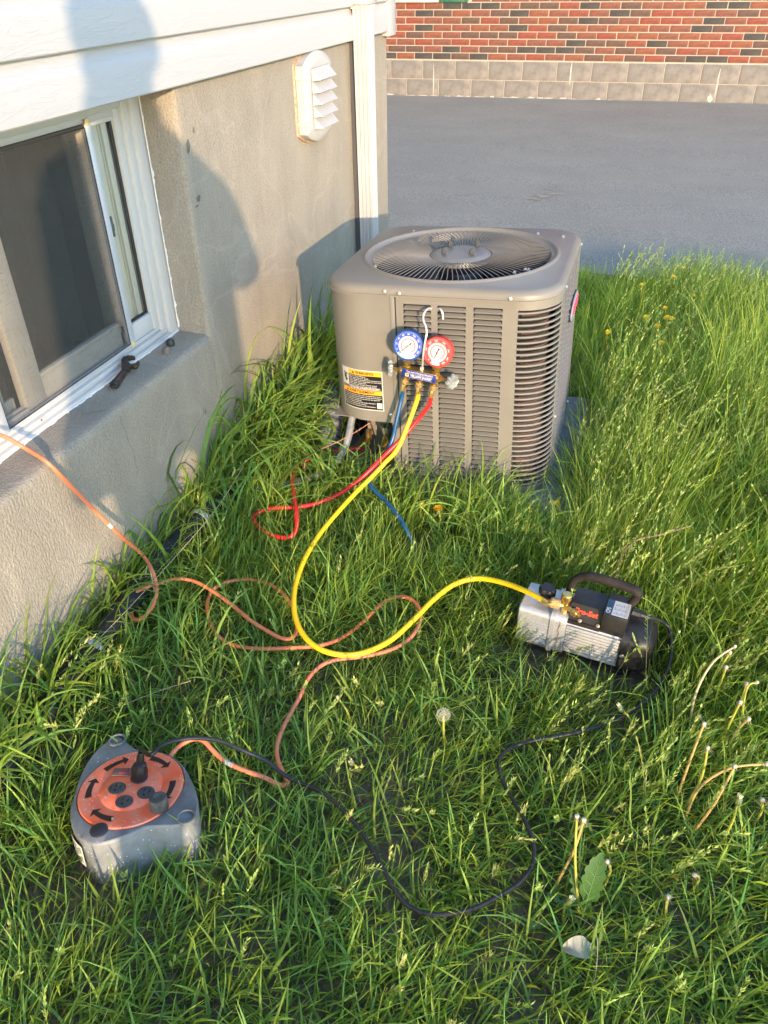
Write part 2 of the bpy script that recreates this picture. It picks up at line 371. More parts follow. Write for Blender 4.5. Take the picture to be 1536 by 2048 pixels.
# chips and small dark marks on the parging, a crack near the sill
m_chip = mat('parging_chip', (0.10, 0.10, 0.095), 0.95)
ck = MB()
def flat_blob(mb, y, z, ry, rz, x=None, n=9, seed=0):
    rr = random.Random(seed); vs = [((x if x is not None else WX+0.0030), y, z)]
    for j in range(n):
        a = 2*math.pi*j/n; q = rr.uniform(0.55, 1.15); vs.append(((x if x is not None else WX+0.0022), y+ry*q*math.cos(a), z+rz*q*math.sin(a)))
    mb.add(vs, [(0, 1+j, 1+(j+1) % n) for j in range(n)])
for i, (y, z, a, b) in enumerate([(2.118, 1.075, .010, .022), (2.135, 0.93, .014, .010), (2.118, 0.912, .010, .004), (1.985, 0.30, .004, .012), (2.16, 1.11, .006, .010)]):
    flat_blob(ck, y, z, a, b, seed=i)
hb(ck, 'parging_chip', m_chip)
cr = MB()
cpts = spline([(-1.325, 1.50, 0.5295), (-1.30, 1.525, 0.529), (-1.275, 1.555, 0.521), (-1.2600, 1.565, 0.497), (-1.2575, 1.572, 0.44), (-1.2575, 1.585, 0.37), (-1.2577, 1.58, 0.31)], 4)
cr.tube([p+Vector((0, 0.003*math.sin(i*1.7), 0.002*math.sin(i*2.3))) for i, p in enumerate(cpts)], 0.00045, 4); hb(cr, 'crack', m_chip)

# ---------------- the window
m_vinyl = mat('window_vinyl', (0.47, 0.465, 0.45), 0.42, var=0.015, scale=14)
m_vinyl2 = mat('aged_vinyl', (0.46, 0.44, 0.385), 0.5, var=0.07, scale=12)
m_alu = mat('pale_aluminium', (0.52, 0.55, 0.60), 0.4, metal=0.35)
m_gask = mat('dark_gasket', (0.02, 0.02, 0.02), 0.6)
m_paint = mat('caulk_paint', (0.60, 0.595, 0.58), 0.6, bump=0.8, bscale=90)
win = bpy.data.objects.new('window', None); COL.objects.link(win); win.parent = house
fr = MB()
FX = -1.372
# outer moulding with two steps: right jamb, sill, head, left jamb
for (a, b, d0) in [(2.040, 2.085, 0.0), (2.012, 2.040, -0.010), (1.985, 2.012, -0.020)]:
    fr.box(FX-0.07, FX+d0, a, b, 0.512 if d0 == 0 else (0.545 if d0 > -0.015 else 0.560), 1.261, c=0.0022)
fr.box(FX-0.07, FX+0.002, WY0+0.001, 2.0845, 0.5120, 0.540, c=0.003)
fr.box(FX-0.07, FX-0.008, WY0+0.002, 2.035, 0.5405, 0.556, c=0.002)
fr.box(FX-0.07, FX-0.018, WY0+0.003, 2.010, 0.5565, 0.569, c=0.002)
fr.box(FX-0.07, FX-0.001, WY0+0.001, 2.0385, 1.206, 1.2605, c=0.002)
fr.box(FX-0.07, FX-0.012, WY0+0.002, 2.0105, 1.184, 1.2055, c=0.002)
fr.box(FX-0.07, FX-0.018, WY0+0.003, 1.9845, 1.168, 1.1835, c=0.002)
fr.box(FX-0.07, FX+0.001, WY0+0.0005, WY0+0.10, 0.541, 1.2055, c=0.002)
hb(fr, 'window_frame', m_vinyl, win)
# ragged paint line where frame meets parging
def ragged(horizontal, a0, a1):
    mb = MB(); n = int((a1-a0)/0.004); vs = []
    for i in range(n+1):
        t = a0+(a1-a0)*i/n; q = float(fbm(np.float64(t*60+(5 if horizontal else 90)), np.float64(2.5))); q2 = max(0, q-0.50)*0.022+0.0008
        if horizontal: vs += [(FX-0.002, t, 0.5330), (FX+0.004, t, 0.5335), (FX+0.004+q2, t, 0.5325), (FX+0.0045+q2, t, 0.5275)]
        else: vs += [(FX+0.003, 2.0815, t), (FX+0.005, 2.0822, t), (FX+0.005+q2, 2.0835, t), (FX+0.0055+q2, 2.0865, t)]
    mb.add(vs, [(4*i+j, 4*i+4+j, 4*i+5+j, 4*i+1+j) for i in range(n) for j in range(3)]); return mb
hb(ragged(True, 0.75, 2.08), 'caulk_line', m_paint, win)
pl = ragged(False, 0.54, 1.25)
hb(pl, 'caulk_line', m_paint, win)
# right fixed light: bottom rail, gasket, glass, ribbed vinyl stile seen behind it
s = MB(); s.box(-1.425, -1.394, 1.868, 1.9845, 0.5695, 0.622, c=0.0018); hb(s, 'sash_rail', m_vinyl, win)
s = MB(); s.box(-1.425, -1.396, 1.868, 1.9845, 1.156, 1.1675, c=0.0015); hb(s, 'sash_rail', m_vinyl, win)
s = MB(); s.box(-1.4078, -1.402, 1.974, 1.9845, 0.6225, 1.1555, c=0.001); s.box(-1.413, -1.403, 1.868, 1.970, 0.6225, 0.6265); hb(s, 'gasket', m_gask, win)
s = MB()
for (a, b, x) in [(1.868, 1.882, -1.4150), (1.882, 1.896, -1.4115), (1.899, 1.903, -1.4105), (1.904, 1.922, -1.4135), (1.925, 1.940, -1.420), (1.942, 1.946, -1.4175), (1.949, 1.9735, -1.4125)]:
    s.box(-1.48, x, a, b, 0.60, 1.17, c=0.001)
hb(s, 'ribbed_stile', mat('stile_vinyl', (0.80, 0.71, 0.62), 0.5), win)
s = MB(); s.box(-1.4134, -1.4095, 1.9065, 1.914, 0.87, 0.925, c=0.001); s.box(-1.4132, -1.4090, 1.9045, 1.916, 0.885, 0.905, c=0.001); hb(s, 'sash_lock', mat('lock_grey', (0.25, 0.25, 0.25), 0.4, metal=0.6), win)
# insect screen: aluminium frame, mesh
s = MB(); s.box(-1.398, -1.383, 1.846, 1.8675, 0.5695, 1.1675, c=0.0015); s.box(-1.398, -1.384, 1.290, 1.312, 0.5695, 1.1675, c=0.0015)
s.box(-1.397, -1.386, 1.3125, 1.8455, 0.5695, 0.5765, c=0.001); hb(s, 'screen_frame', m_alu, win)
s = MB(); s.box(-1.3975, -1.3865, 1.3125, 1.8455, 1.1610, 1.1675); s.tube([(-1.3860, 1.3130, 0.5770), (-1.3860, 1.8450, 0.5770), (-1.3860, 1.8450, 1.1600), (-1.3860, 1.3130, 1.1600), (-1.3860, 1.3130, 0.5770)], 0.0016, 5)
hb(s, 'screen_spline', m_gask, win)
s = MB()
for z in (0.574, 1.172): s.box(-1.384, -1.380, 1.846, 1.862, z-0.008, z+0.008, c=0.0015)
hb(s, 'corner_clip', mat('yellowed_clip', (0.55, 0.45, 0.22), 0.5), win)
def screen_mat():
    m = bpy.data.materials.new('insect_screen'); m.use_nodes = True; nt = m.node_tree; N = nt.nodes; Lk = nt.links; N.clear()
    out = N.new('ShaderNodeOutputMaterial'); tr = N.new('ShaderNodeBsdfTransparent'); df = N.new('ShaderNodeBsdfDiffuse'); df.inputs[0].default_value = (0.085, 0.088, 0.086, 1)
    mx = N.new('ShaderNodeMixShader'); Lk.new(tr.outputs[0], mx.inputs[1]); Lk.new(df.outputs[0], mx.inputs[2]); Lk.new(mx.outputs[0], out.inputs[0])
    tc = N.new('ShaderNodeTexCoord')
    def lines(sc):
        mp = N.new('ShaderNodeMapping'); mp.inputs['Scale'].default_value = sc; Lk.new(tc.outputs['Object'], mp.inputs[0])
        nz = N.new('ShaderNodeTexNoise'); nz.inputs['Scale'].default_value = 1; nz.inputs['Detail'].default_value = 2; Lk.new(mp.outputs[0], nz.inputs[0])
        r = N.new('ShaderNodeMapRange'); r.inputs[1].default_value = 0.60; r.inputs[2].default_value = 0.72; r.inputs[3].default_value = 0; r.inputs[4].default_value = 0.5; Lk.new(nz.outputs[0], r.inputs[0]); return r.outputs[0]
    a = lines((1, 26, 700)); b = lines((1, 700, 20))
    nz = N.new('ShaderNodeTexNoise'); nz.inputs['Scale'].default_value = 7; nz.inputs['Detail'].default_value = 4; Lk.new(tc.outputs['Object'], nz.inputs[0])
    ad = N.new('ShaderNodeMath'); ad.operation = 'ADD'; Lk.new(a, ad.inputs[0]); Lk.new(b, ad.inputs[1])
    ml = N.new('ShaderNodeMath'); ml.operation = 'MULTIPLY'; Lk.new(ad.outputs[0], ml.inputs[0]); Lk.new(nz.outputs[0], ml.inputs[1])
    fi = N.new('ShaderNodeMath'); fi.operation = 'ADD'; fi.inputs[1].default_value = 0.42; Lk.new(ml.outputs[0], fi.inputs[0]); Lk.new(fi.outputs[0], mx.inputs[0])
    return m
s = MB(); s.add([(-1.3885, 1.3115, 0.5760), (-1.3885, 1.8465, 0.5760), (-1.3885, 1.8465, 1.1615), (-1.3885, 1.3115, 1.1615)], [(0, 1, 2, 3)])
hb(s, 'insect_screen', screen_mat(), win, flat=True)
# sliding sashes behind the screen
s = MB(); s.box(-1.432, -1.408, 1.412, 1.486, 0.5695, 1.1675, c=0.003); s.box(-1.432, -1.410, 1.4865, 1.8455, 0.5695, 0.628, c=0.002); s.box(-1.432, -1.411, 1.4865, 1.8455, 1.152, 1.1675, c=0.002)
s.box(-1.4295, -1.4085, 1.4860, 1.8455, 0.6285, 0.642, c=0.001)
hb(s, 'sliding_sash', m_vinyl2, win)
s = MB(); s.box(-1.452, -1.436, 1.330, 1.372, 0.5695, 1.1675, c=0.003); s.box(-1.450, -1.437, 1.3725, 1.405, 0.5695, 0.61, c=0.003); s.box(-1.450, -1.437, 0.83, 1.3295, 0.5695, 0.62, c=0.003); hb(s, 'inner_sash', m_vinyl2, win)
s = MB(); s.box(-1.4345, -1.400, 1.312, 1.4115, 0.5693, 0.5745); s.box(-1.425, -1.420, 1.313, 1.4110, 0.5747, 0.586); s.box(-1.410, -1.405, 1.313, 1.4110, 0.5747, 0.583); hb(s, 'sash_track', m_vinyl, win)
s = MB(); s.tube([(-1.428, 1.325, 0.66), (-1.428, 1.350, 0.66), (-1.428, 1.350, 0.70), (-1.428, 1.325, 0.70)], 0.005, 6); s.box(-1.434, -1.426, 1.30, 1.33, 0.65, 0.68, c=0.003); hb(s, 'latch', m_gask, win)
def glass_mat():
    m = bpy.data.materials.new('window_glass'); m.use_nodes = True; nt = m.node_tree; N = nt.nodes; Lk = nt.links; N.clear()
    out = N.new('ShaderNodeOutputMaterial'); tr = N.new('ShaderNodeBsdfTransparent'); tr.inputs[0].default_value = (0.90, 0.94, 0.91, 1)
    gl = N.new('ShaderNodeBsdfGlossy'); gl.inputs['Roughness'].default_value = 0.03
    mx = N.new('ShaderNodeMixShader'); fz = N.new('ShaderNodeFresnel'); fz.inputs[0].default_value = 1.55
    Lk.new(fz.outputs[0], mx.inputs[0]); Lk.new(tr.outputs[0], mx.inputs[1]); Lk.new(gl.outputs[0], mx.inputs[2]); Lk.new(mx.outputs[0], out.inputs[0]); return m
m_glass = glass_mat()
for (x, y0, y1, z0) in [(-1.4085, 1.868, 1.970, 0.6225), (-1.421, 1.486, 1.845, 0.642), (-1.444, 1.3725, 1.411, 0.61), (-1.444, 0.83, 1.33, 0.62)]:
    s = MB(); s.add([(x, y0, z0), (x, y1, z0), (x, y1, 1.157), (x, y0, 1.157)], [(0, 1, 2, 3)]); hb(s, 'glass_pane', m_glass, win, flat=True)
# inside: dark room with a pale curtain at one side
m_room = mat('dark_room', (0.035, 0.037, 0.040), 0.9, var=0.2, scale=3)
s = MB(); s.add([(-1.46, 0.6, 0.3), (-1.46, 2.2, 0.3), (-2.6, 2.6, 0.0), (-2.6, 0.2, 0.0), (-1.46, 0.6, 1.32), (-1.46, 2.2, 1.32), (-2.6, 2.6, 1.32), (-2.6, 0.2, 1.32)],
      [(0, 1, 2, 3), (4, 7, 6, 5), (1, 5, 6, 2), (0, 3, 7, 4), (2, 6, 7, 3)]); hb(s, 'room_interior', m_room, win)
s = MB(); vs = []
for i in range(61):
    y = 1.30+i*0.0105; x = -1.60+0.018*math.sin(i*0.9)+0.01*math.sin(i*0.37)
    vs += [(x, y, 0.55), (x, y, 1.25)]
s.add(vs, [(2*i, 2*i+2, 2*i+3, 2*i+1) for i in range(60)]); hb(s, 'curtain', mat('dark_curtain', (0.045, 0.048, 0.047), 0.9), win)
s = MB(); s.box(-1.382, -1.3795, 1.40, 1.43, 0.5445, 0.5555, c=0.001); hb(s, 'track_clip', m_vinyl, win)
s = MB(); s.lathe([(0.0, 0.001), (0.003, 0.0008), (0.0035, 0)], 8, M=align((-1.3792, 1.414, 0.550), (1, 0, 0))); hb(s, 'screw', mat('rusty_screw', (0.25, 0.09, 0.05), 0.7), win)

# ---------------- exhaust vent hood with five louvres
m_vent = mat('vent_plastic', (0.38, 0.372, 0.36), 0.45, var=0.03, scale=18)
vent = bpy.data.objects.new('exhaust_vent', None); COL.objects.link(vent); vent.parent = house
vent['label'] = 'cream plastic exhaust vent hood with five angled louvres on the foundation wall'
VY0, VY1, VZ0, VZ1 = 2.905, 3.170, 0.935, 1.232; vc = ((VY0+VY1)/2, (VZ0+VZ1)/2)
def vent_ring(a, b, n=40, x=0):
    out = []
    for i in range(n):
        t = 2*math.pi*i/n; c, s_ = math.cos(t), math.sin(t)
        # straight sides, arched top and bottom
        yy = a*max(-1, min(1, 1.45*c)); e = math.sqrt(max(0, 1-(yy/a)**2*0.45)); zz = b*max(-1, min(1, 1.9*s_))*e
        out.append((x, vc[0]+yy, vc[1]+zz))
    return out
v = MB(); A, B = (VY1-VY0)/2, (VZ1-VZ0)/2
v.loft([vent_ring(A, B, x=WX-0.002), vent_ring(A, B, x=WX+0.034), vent_ring(A-0.006, B-0.006, x=WX+0.040), vent_ring(A-0.028, B-0.030, x=WX+0.046), vent_ring(A-0.034, B-0.036, x=WX+0.0455)], cap0=False)
hb(v, 'vent_hood', m_vent, vent, angle=40)
v = MB(); v.box(WX+0.046, WX+0.0465, vc[0]-0.088, vc[0]+0.088, vc[1]-0.102, vc[1]+0.100); hb(v, 'vent_opening', mat('vent_dark', (0.25, 0.24, 0.22), 0.8), vent)
for k in range(5):
    zt = vc[1]+0.098-k*0.0392; zb = zt-0.0395; y0 = vc[0]-0.086; y1 = vc[0]+0.086; x0 = WX+0.0475; x1 = WX+0.080
    v = MB(); v.add([(x0, y0, zt), (x0, y1, zt), (x1, y0+0.003, zb+0.006), (x1, y1-0.003, zb+0.006), (x1, y0+0.003, zb+0.0045), (x1, y1-0.003, zb+0.0045), (x0, y0, zb+0.001), (x0, y1, zb+0.001)],
                    [(0, 2, 3, 1), (2, 4, 5, 3), (4, 6, 7, 5), (0, 6, 4, 2), (1, 3, 5, 7)])
    hb(v, 'louvre', m_vent, vent, flat=True)
v = MB()
for z in (vc[1]+0.075, vc[1]-0.075): v.box(WX-0.001, WX+0.044, VY0-0.006, VY0+0.012, z-0.008, z+0.008, c=0.003)
hb(v, 'vent_clip', mat('vent_clip', (0.62, 0.52, 0.38), 0.6), vent)
v = MB(); v.loft([[(WX-0.001, vc[0]+(p[1]-vc[0])*1.07-0.006, vc[1]+(p[2]-vc[1])*1.04) for p in vent_ring(A, B)], [(WX+0.006, vc[0]+(p[1]-vc[0])*1.05-0.005, vc[1]+(p[2]-vc[1])*1.03) for p in vent_ring(A, B)]], cap0=False)
hb(v, 'sealant_bead', mat('sealant', (0.36, 0.25, 0.16), 0.8, var=0.3, scale=60, bump=0.9, bscale=120), vent)

# ---------------- downspout
dsp = bpy.data.objects.new('downspout', None); COL.objects.link(dsp); dsp.parent = house
dsp['label'] = 'white fluted downspout running down the wall near the corner'
DY, DXI, DXO, DW = 3.46, -1.232, -1.170, 0.082
def dsp_ring(z, g=0.0, sh=0.0):
    # rectangle with flutes on both visible faces; counterclockwise from the near inner corner
    y0 = DY-g; y1 = DY+DW+g; xi = DXI-g; xo = DXO+g; pts = []
    def side(p, q, nrm, k=3):
        pts.append(p)
        for i in range(k):
            c0 = (i+0.72)/(k+0.55); 
            for (t, d) in [(c0-0.085, 0), (c0-0.05, -0.006), (c0+0.05, -0.006), (c0+0.085, 0)]:
                pts.append((p[0]+(q[0]-p[0])*t+nrm[0]*d, p[1]+(q[1]-p[1])*t+nrm[1]*d))
    side((xi, y0), (xo, y0), (0, -1)); side((xo, y0), (xo, y1), (1, 0)); side((xo, y1), (xi, y1), (0, 1)); side((xi, y1), (xi, y0), (-1, 0), 1)
    return [(a, b+sh, z) for a, b in pts]
v = MB(); v.loft([dsp_ring(0.03, sh=0.02), dsp_ring(1.345, sh=0.0)], cap0=False, cap1=False); hb(v, 'downspout_pipe', m_trim, dsp, angle=30)
v = MB(); v.loft([dsp_ring(1.338, 0.006), dsp_ring(1.40, 0.006), dsp_ring(2.9, 0.006)], cap0=True, cap1=False); hb(v, 'upper_downspout', m_trim, dsp, angle=30)
v = MB(); v.box(DXI-0.03, DXO+0.012, DY-0.014, DY+DW+0.014, 1.352, 1.40, c=0.004); hb(v, 'strap', m_vent, dsp)
v = MB(); v.box(WX+0.001, DXI+0.001, DY+0.025, DY+DW-0.02, 0.02, 1.23); hb(v, 'gap_shade_strip', mat('gap_shade_dark', (0.06, 0.06, 0.065), 0.8), dsp)  # dark strip stands for the shade in the gap behind the downspout

# ================================================================== THE BRICK HOUSE ACROSS THE DRIVEWAY
bh_rot = math.atan(0.04)
bh = thing('brick_house', 'red and brown brick house wall on a two-course concrete block base across the driveway', 'house', (-1.2, 10.75-0.048, 0.071), (0, 0, bh_rot))
m_mort = mat('mortar', (0.35, 0.305, 0.24), 0.9, scale=60, var=0.15, bump=0.6, bscale=200)
m_cmu = mat('concrete_block', (0.125, 0.114, 0.102), 0.95, scale=9, col2=(0.195, 0.176, 0.152), bump=0.8, bscale=150, detail=9)
bcols = [('brick_orange', (0.1950, 0.0608, 0.0296), (0.1170, 0.0468, 0.0281)), ('brick_red', (0.2028, 0.0468, 0.0257), (0.1170, 0.0406, 0.0265)), ('brick_rust', (0.1716, 0.0562, 0.0328), (0.1014, 0.0437, 0.0312)), ('brick_brown', (0.0975, 0.0515, 0.0359), (0.0624, 0.0406, 0.0312)), ('brick_dark', (0.0351, 0.0312, 0.0281), (0.0507, 0.0437, 0.0374))]
bm_ = []
for nme, a, b in bcols:
    m = mat(nme, a, 0.85, scale=9, col2=b, bump=0.9, bscale=40, stretch=(1, 1, 3), dist=1.0, ramp=(0.4, 0.62)); bm_.append(m)
BW, BHh, BM = 0.2155, 0.0633, 0.0098; PX, PZ = BW+BM, 0.0731
def brick_mesh(w, mi):
    mb = MB(); rr = random.Random(mi*7+int(w*1000))
    c = 0.003; mb.box(0, w, -0.007, 0.01, 0, BHh, c=c)
    return mb.mesh('brick', bm_[mi])
BMESH = {}
def bmesh_get(w, mi):
    k = (round(w, 3), mi)
    if k not in BMESH: BMESH[k] = brick_mesh(w, mi)
    return BMESH[k]
Z0B = 0.563-0.15+0.004
stuffb = [MB() for _ in bm_]; X0, X1 = -5.2, 5.6; cnt = 0
br = random.Random(5)
for r_ in range(60):
    z = Z0B+r_*PZ
    x = X0+(0.5*PX if r_ % 2 else 0)-PX*0.2+0.075
    while x < X1:
        mi = br.choices([0, 1, 2, 3, 4], [22, 19, 21, 20, 18])[0]; w = BW
        wx = x-1.2
        hole = (-2.75 < x < -1.50) and z > 0.985 or (x+w > -1.50 and x < -1.16 and z > 0.985)
        if not hole:
            if r_ < 9 and -2.6 < x+w and x < 2.75:
                jj = br.uniform(-.0012, .0012)
                o = obj('brick', bmesh_get(w, mi), bh, (x+br.uniform(-.0015, .0015), jj, z+br.uniform(-.0008, .0008))); cnt += 1
            else: stuffb[mi].box(x, x+w, -0.007, 0.01, z, z+BHh)
        x += PX
ms = MB()
for i, s_ in enumerate(stuffb): 
    ms.add(s_.v, s_.f, i)
o = ms.build('upper_bricks', bm_, bh, flat=True); o['kind'] = 'stuff'
v = MB(); v.box(-5.6, 6.0, 0.0, 0.25, 0.405, 1.01); v.box(-5.6, -2.76, 0.0, 0.25, 1.01, 4.8); v.box(-1.155, 6.0, 0.0, 0.25, 1.01, 4.8); v.box(-2.76, -1.155, 0.0, 0.25, 2.4, 4.8); v.box(-5.6, 6.0, -0.005, 0.25, -0.2, 0.4045)
hb_ = v.build('mortar_bed', m_mort, bh)
# block courses
cm = MB(); cm.box(0, 0.396, -0.014, 0.02, 0, 0.193, c=0.003); CMU = cm.mesh('concrete_block', m_cmu)
for r_ in range(3):
    for i in range(28):
        x = -5.5+i*0.406+(0.203 if r_ % 2 else 0)+0.164
        obj('concrete_block', CMU, bh, (x, br.uniform(-.001, .001), 0.4045-0.201*(r_+1)+0.004))
# pale mortar smears at the foot and on two joints
sm = MB()
def smear(mb, x, z, a, b, seed):
    rr = random.Random(seed); vs = [(x, -0.0165, z)]; n = 12
    for j in range(n):
        t = 2*math.pi*j/n; q = rr.uniform(0.5, 1.2); vs.append((x+a*q*math.cos(t), -0.0148, z+b*q*math.sin(t)))
    mb = MB(); mb.add(vs, [(0, 1+j, 1+(j+1) % n) for j in range(n)]); mb.build('mortar_smear', mat('pale_mortar', (0.36, 0.33, 0.28), 0.9, var=0.2, scale=50), bh)
for i in range(22): smear(sm, -2.35+i*0.14+br.uniform(-.04, .04), 0.012+br.uniform(0, .006), br.uniform(.03, .09), br.uniform(.008, .024), i)
smear(sm, 1.70, 0.06, .03, .05, 77); smear(sm, 1.75, 0.22, .012, .15, 78); smear(sm, -1.55, 0.2, .010, .20, 79); smear(sm, 0.10, 0.30, .010, .11, 80)
# stone window sill, window above it and green shutter whose foot shows at the top of the picture
m_stone = mat('sill_stone', (0.42, 0.38, 0.33), 0.9, scale=14, var=0.2, bump=0.8, bscale=60)
v = MB(); v.box(-2.80, -1.505, -0.05, 0.24, 0.997, 1.12, c=0.006); v.build('window_sill', m_stone, bh)
bw = bpy.data.objects.new('window', None); COL.objects.link(bw); bw.parent = bh
v = MB()
for (a, b, c_, d) in [(-2.75, -2.69, 1.121, 2.4), (-1.56, -1.505, 1.121, 2.4), (-2.69, -1.56, 1.122, 1.17), (-2.69, -1.56, 2.34, 2.4), (-2.15, -2.10, 1.17, 2.34)]: v.box(a, b, 0.02, 0.09, c_, d, c=0.004)
v.build('window_frame', m_trim, bw)
for (a, b) in [(-2.69, -2.15), (-2.10, -1.56)]:
    v = MB(); v.add([(a, 0.06, 1.17), (b, 0.06, 1.17), (b, 0.06, 2.34), (a, 0.06, 2.34)], [(0, 1, 2, 3)]); v.build('glass_pane', mat('far_glass', (0.03, 0.035, 0.04), 0.06, spec=0.8), bw)
m_green = mat('green_paint', (0.020, 0.095, 0.055), 0.5)
sh = bpy.data.objects.new('shutter', None); COL.objects.link(sh); sh.parent = bh; sh['label'] = 'dark green shutter beside the window'
v = MB(); v.box(-1.495, -1.455, -0.035, -0.008, 0.995, 2.35, c=0.003); v.box(-1.195, -1.160, -0.035, -0.008, 0.995, 2.35, c=0.003); v.box(-1.455, -1.195, -0.034, -0.008, 0.995, 1.065, c=0.003); v.box(-1.455, -1.195, -0.034, -0.008, 2.29, 2.35, c=0.003); v.build('shutter_frame', m_green, sh)
sl = MB(); sl.box(-1.454, -1.196, -0.030, -0.012, 0, 0.030, c=0.002); SLT = sl.mesh('slat', m_green)
for k in range(33): obj('slat', SLT, sh, (0, 0, 1.068+k*0.036))
# ================================================================== THE AIR CONDITIONER (outdoor condenser)
UR = Matrix(((0.9990081574895788, -0.008697916797924586, -0.04366975512472207), (0.009617813092313372, 0.9997353273995896, 0.020899110520703), (0.04347641821261422, -0.02129838943703525, 0.99882734240076)))
UO = Vector((-0.5456, 2.5048, 0.7163)); UH = 0.667
UM = Matrix.Translation(UO) @ UR.to_4x4() @ Matrix.Translation((0, 0, -UH))      # origin at the base centre
def ul(x, y, z): return UM @ Vector((x, y, z+UH))      # unit-local point (z measured down from the top) -> world
m_cab = mat('taupe_paint', (0.172, 0.162, 0.141), 0.42, spec=0.45, var=0.06, scale=5, rvar=0.05, bump=0.12, bscale=500)
m_cabin = mat('tan_inside_paint', (0.22, 0.19, 0.155), 0.6, var=0.08, scale=9)  # tan of the valve bay walls and base pan
m_black = mat('black_plastic', (0.015, 0.015, 0.016), 0.45)
m_dark = mat('dark_metal', (0.028, 0.027, 0.026), 0.6, var=0.3, scale=30)
m_steel = mat('zinc_screw', (0.62, 0.60, 0.55), 0.3, metal=0.8)
m_copper = mat('copper', (0.46, 0.22, 0.13), 0.42, metal=0.8, var=0.25, scale=40)
m_brass = mat('brass', (0.60, 0.40, 0.13), 0.28, metal=0.9, var=0.2, scale=60)
ac = thing('air_conditioner', 'taupe outdoor air conditioner with round fan grille on top, on a grey pad', 'air conditioner', mw=UM)
HW, CRr = 0.357, 0.12
def up(mb, name, mats, parent=None, **k):
    me = mb.mesh(name, mats, **k); me.transform(Matrix.Translation((0, 0, UH))); return obj(name, me, parent or ac)
def rsq(th, a, r):
    """radius of a rounded square at angle th"""
    c, s = abs(math.cos(th)), abs(math.sin(th)); k = a-r
    t = a/max(c, s); x, y = t*c, t*s
    if x > k and y > k:
        b = k*(c+s); t = b+math.sqrt(max(0, b*b-(2*k*k-r*r)))
    return t
NT = 160; TH = [2*math.pi*i/NT for i in range(NT)]
cap = MB()
def ringz(fr_, z): return [(fr_(t)*math.cos(t), fr_(t)*math.sin(t), z) for t in TH]
sq = lambda a, r: (lambda t: rsq(t, a, r))
ci = lambda r: (lambda t: r)
cap.loft([ringz(sq(0.3575, .118), -0.031), ringz(sq(0.3635, .124), -0.031), ringz(sq(0.3635, .124), -0.027), ringz(sq(0.3605, .121), -0.0255), ringz(sq(0.3605, .121), -0.017), ringz(sq(0.3590, .120), -0.012), ringz(sq(0.354, .117), -0.006), ringz(sq(0.347, .112), -0.0018), ringz(sq(0.340, .108), 0.0),
          ringz(ci(0.3185), 0.0), ringz(ci(0.3165), 0.0012), ringz(ci(0.3125), 0.0062), ringz(ci(0.3085), 0.0072), ringz(ci(0.3045), 0.0055), ringz(ci(0.301), 0.000), ringz(ci(0.2965), -0.003), ringz(ci(0.290), -0.004), ringz(ci(0.2865), -0.007), ringz(ci(0.2855), -0.050)], cap0=False, cap1=False)
up(cap, 'top_cap', m_cab, angle=50)
# fan guard: moulded radial vanes round a hub
m_vane = mat('guard_grey', (0.150, 0.147, 0.140), 0.42, spec=0.5)
vn = MB(); K = 7
for side in (0, 1): pass
vs = []
for i in range(K+1):
    r = 0.1005+(0.2865-0.1005)*i/K; a = 0.10*math.sin(math.pi*0.5*i/K)**2
    dz = 0.0065*math.sin(math.pi*i/K)
    for (w, z) in [(-0.0012, -0.002+dz), (0.0010, -0.002+dz), (0.0011, -0.0037+dz), (-0.0009, -0.0037+dz)]:
        tx = math.cos(a), math.sin(a)
        vs.append((r*tx[0]-w*tx[1], r*tx[1]+w*tx[0], z))
fs = [(i*4+j, i*4+(j+1) % 4, (i+1)*4+(j+1) % 4, (i+1)*4+j) for i in range(K) for j in range(4)]
vn.add(vs, fs); VANE = vn.mesh('vane', m_vane); VANE.transform(Matrix.Translation((0, 0, UH)))
NV = 98
for i in range(NV): obj('vane', VANE, ac, rot=(0, 0, 2*math.pi*i/NV))
hubm = MB(); hubm.lathe([(0.0, -0.030), (0.099, -0.020), (0.099, -0.004), (0.097, -0.001), (0.090, 0.000), (0.086, 0.0025), (0.080, 0.0045), (0.074, 0.0050), (0.0, 0.0055)], 64, close=False)
up(hubm, 'guard_hub', m_vane, angle=50)
for (x, y) in [(-0.046, 0.050), (0.044, 0.056), (-0.046, -0.040), (0.044, -0.038)]:
    b = MB(); b.lathe([(0.0075, 0.007), (0.0078, 0.019), (0.0060, 0.0235), (0.0052, 0.026), (0, 0.0265)], 6, close=False, M=Matrix.Translation((x, y, 0))); up(b, 'hub_bolt', mat('bolt_rubber', (0.05, 0.048, 0.045), 0.55), angle=25)
# inside: shroud, fan and motor; cavity shade put into the dark shroud and blades
inn = MB(); inn.lathe([(0.2856, -0.0495), (0.284, -0.16), (0.32, -0.20)], 48, close=False); up(inn, 'fan_shroud', m_dark)
inn = MB(); inn.lathe([(0, -0.05), (0.065, -0.05), (0.07, -0.06), (0.07, -0.17), (0, -0.18)], 24, close=False); up(inn, 'fan_motor', m_black)
fbm_ = MB(); vs = []
for i in range(6):
    r = 0.06+0.20*i/5
    for j in range(6):
        a = -0.45+0.9*j/5+0.12*i/5; vs.append((r*math.cos(a), r*math.sin(a), -0.10-0.055*j/5))
fbm_.add(vs, [(i*6+j, (i+1)*6+j, (i+1)*6+j+1, i*6+j+1) for i in range(5) for j in range(5)])
FB = fbm_.mesh('fan_blade', mat('fan_shade_dark', (0.05, 0.05, 0.05), 0.5, metal=0.3)); FB.transform(Matrix.Translation((0, 0, UH)))
for i in range(3): obj('fan_blade', FB, ac, rot=(0, 0, 2*math.pi*i/3+0.5))
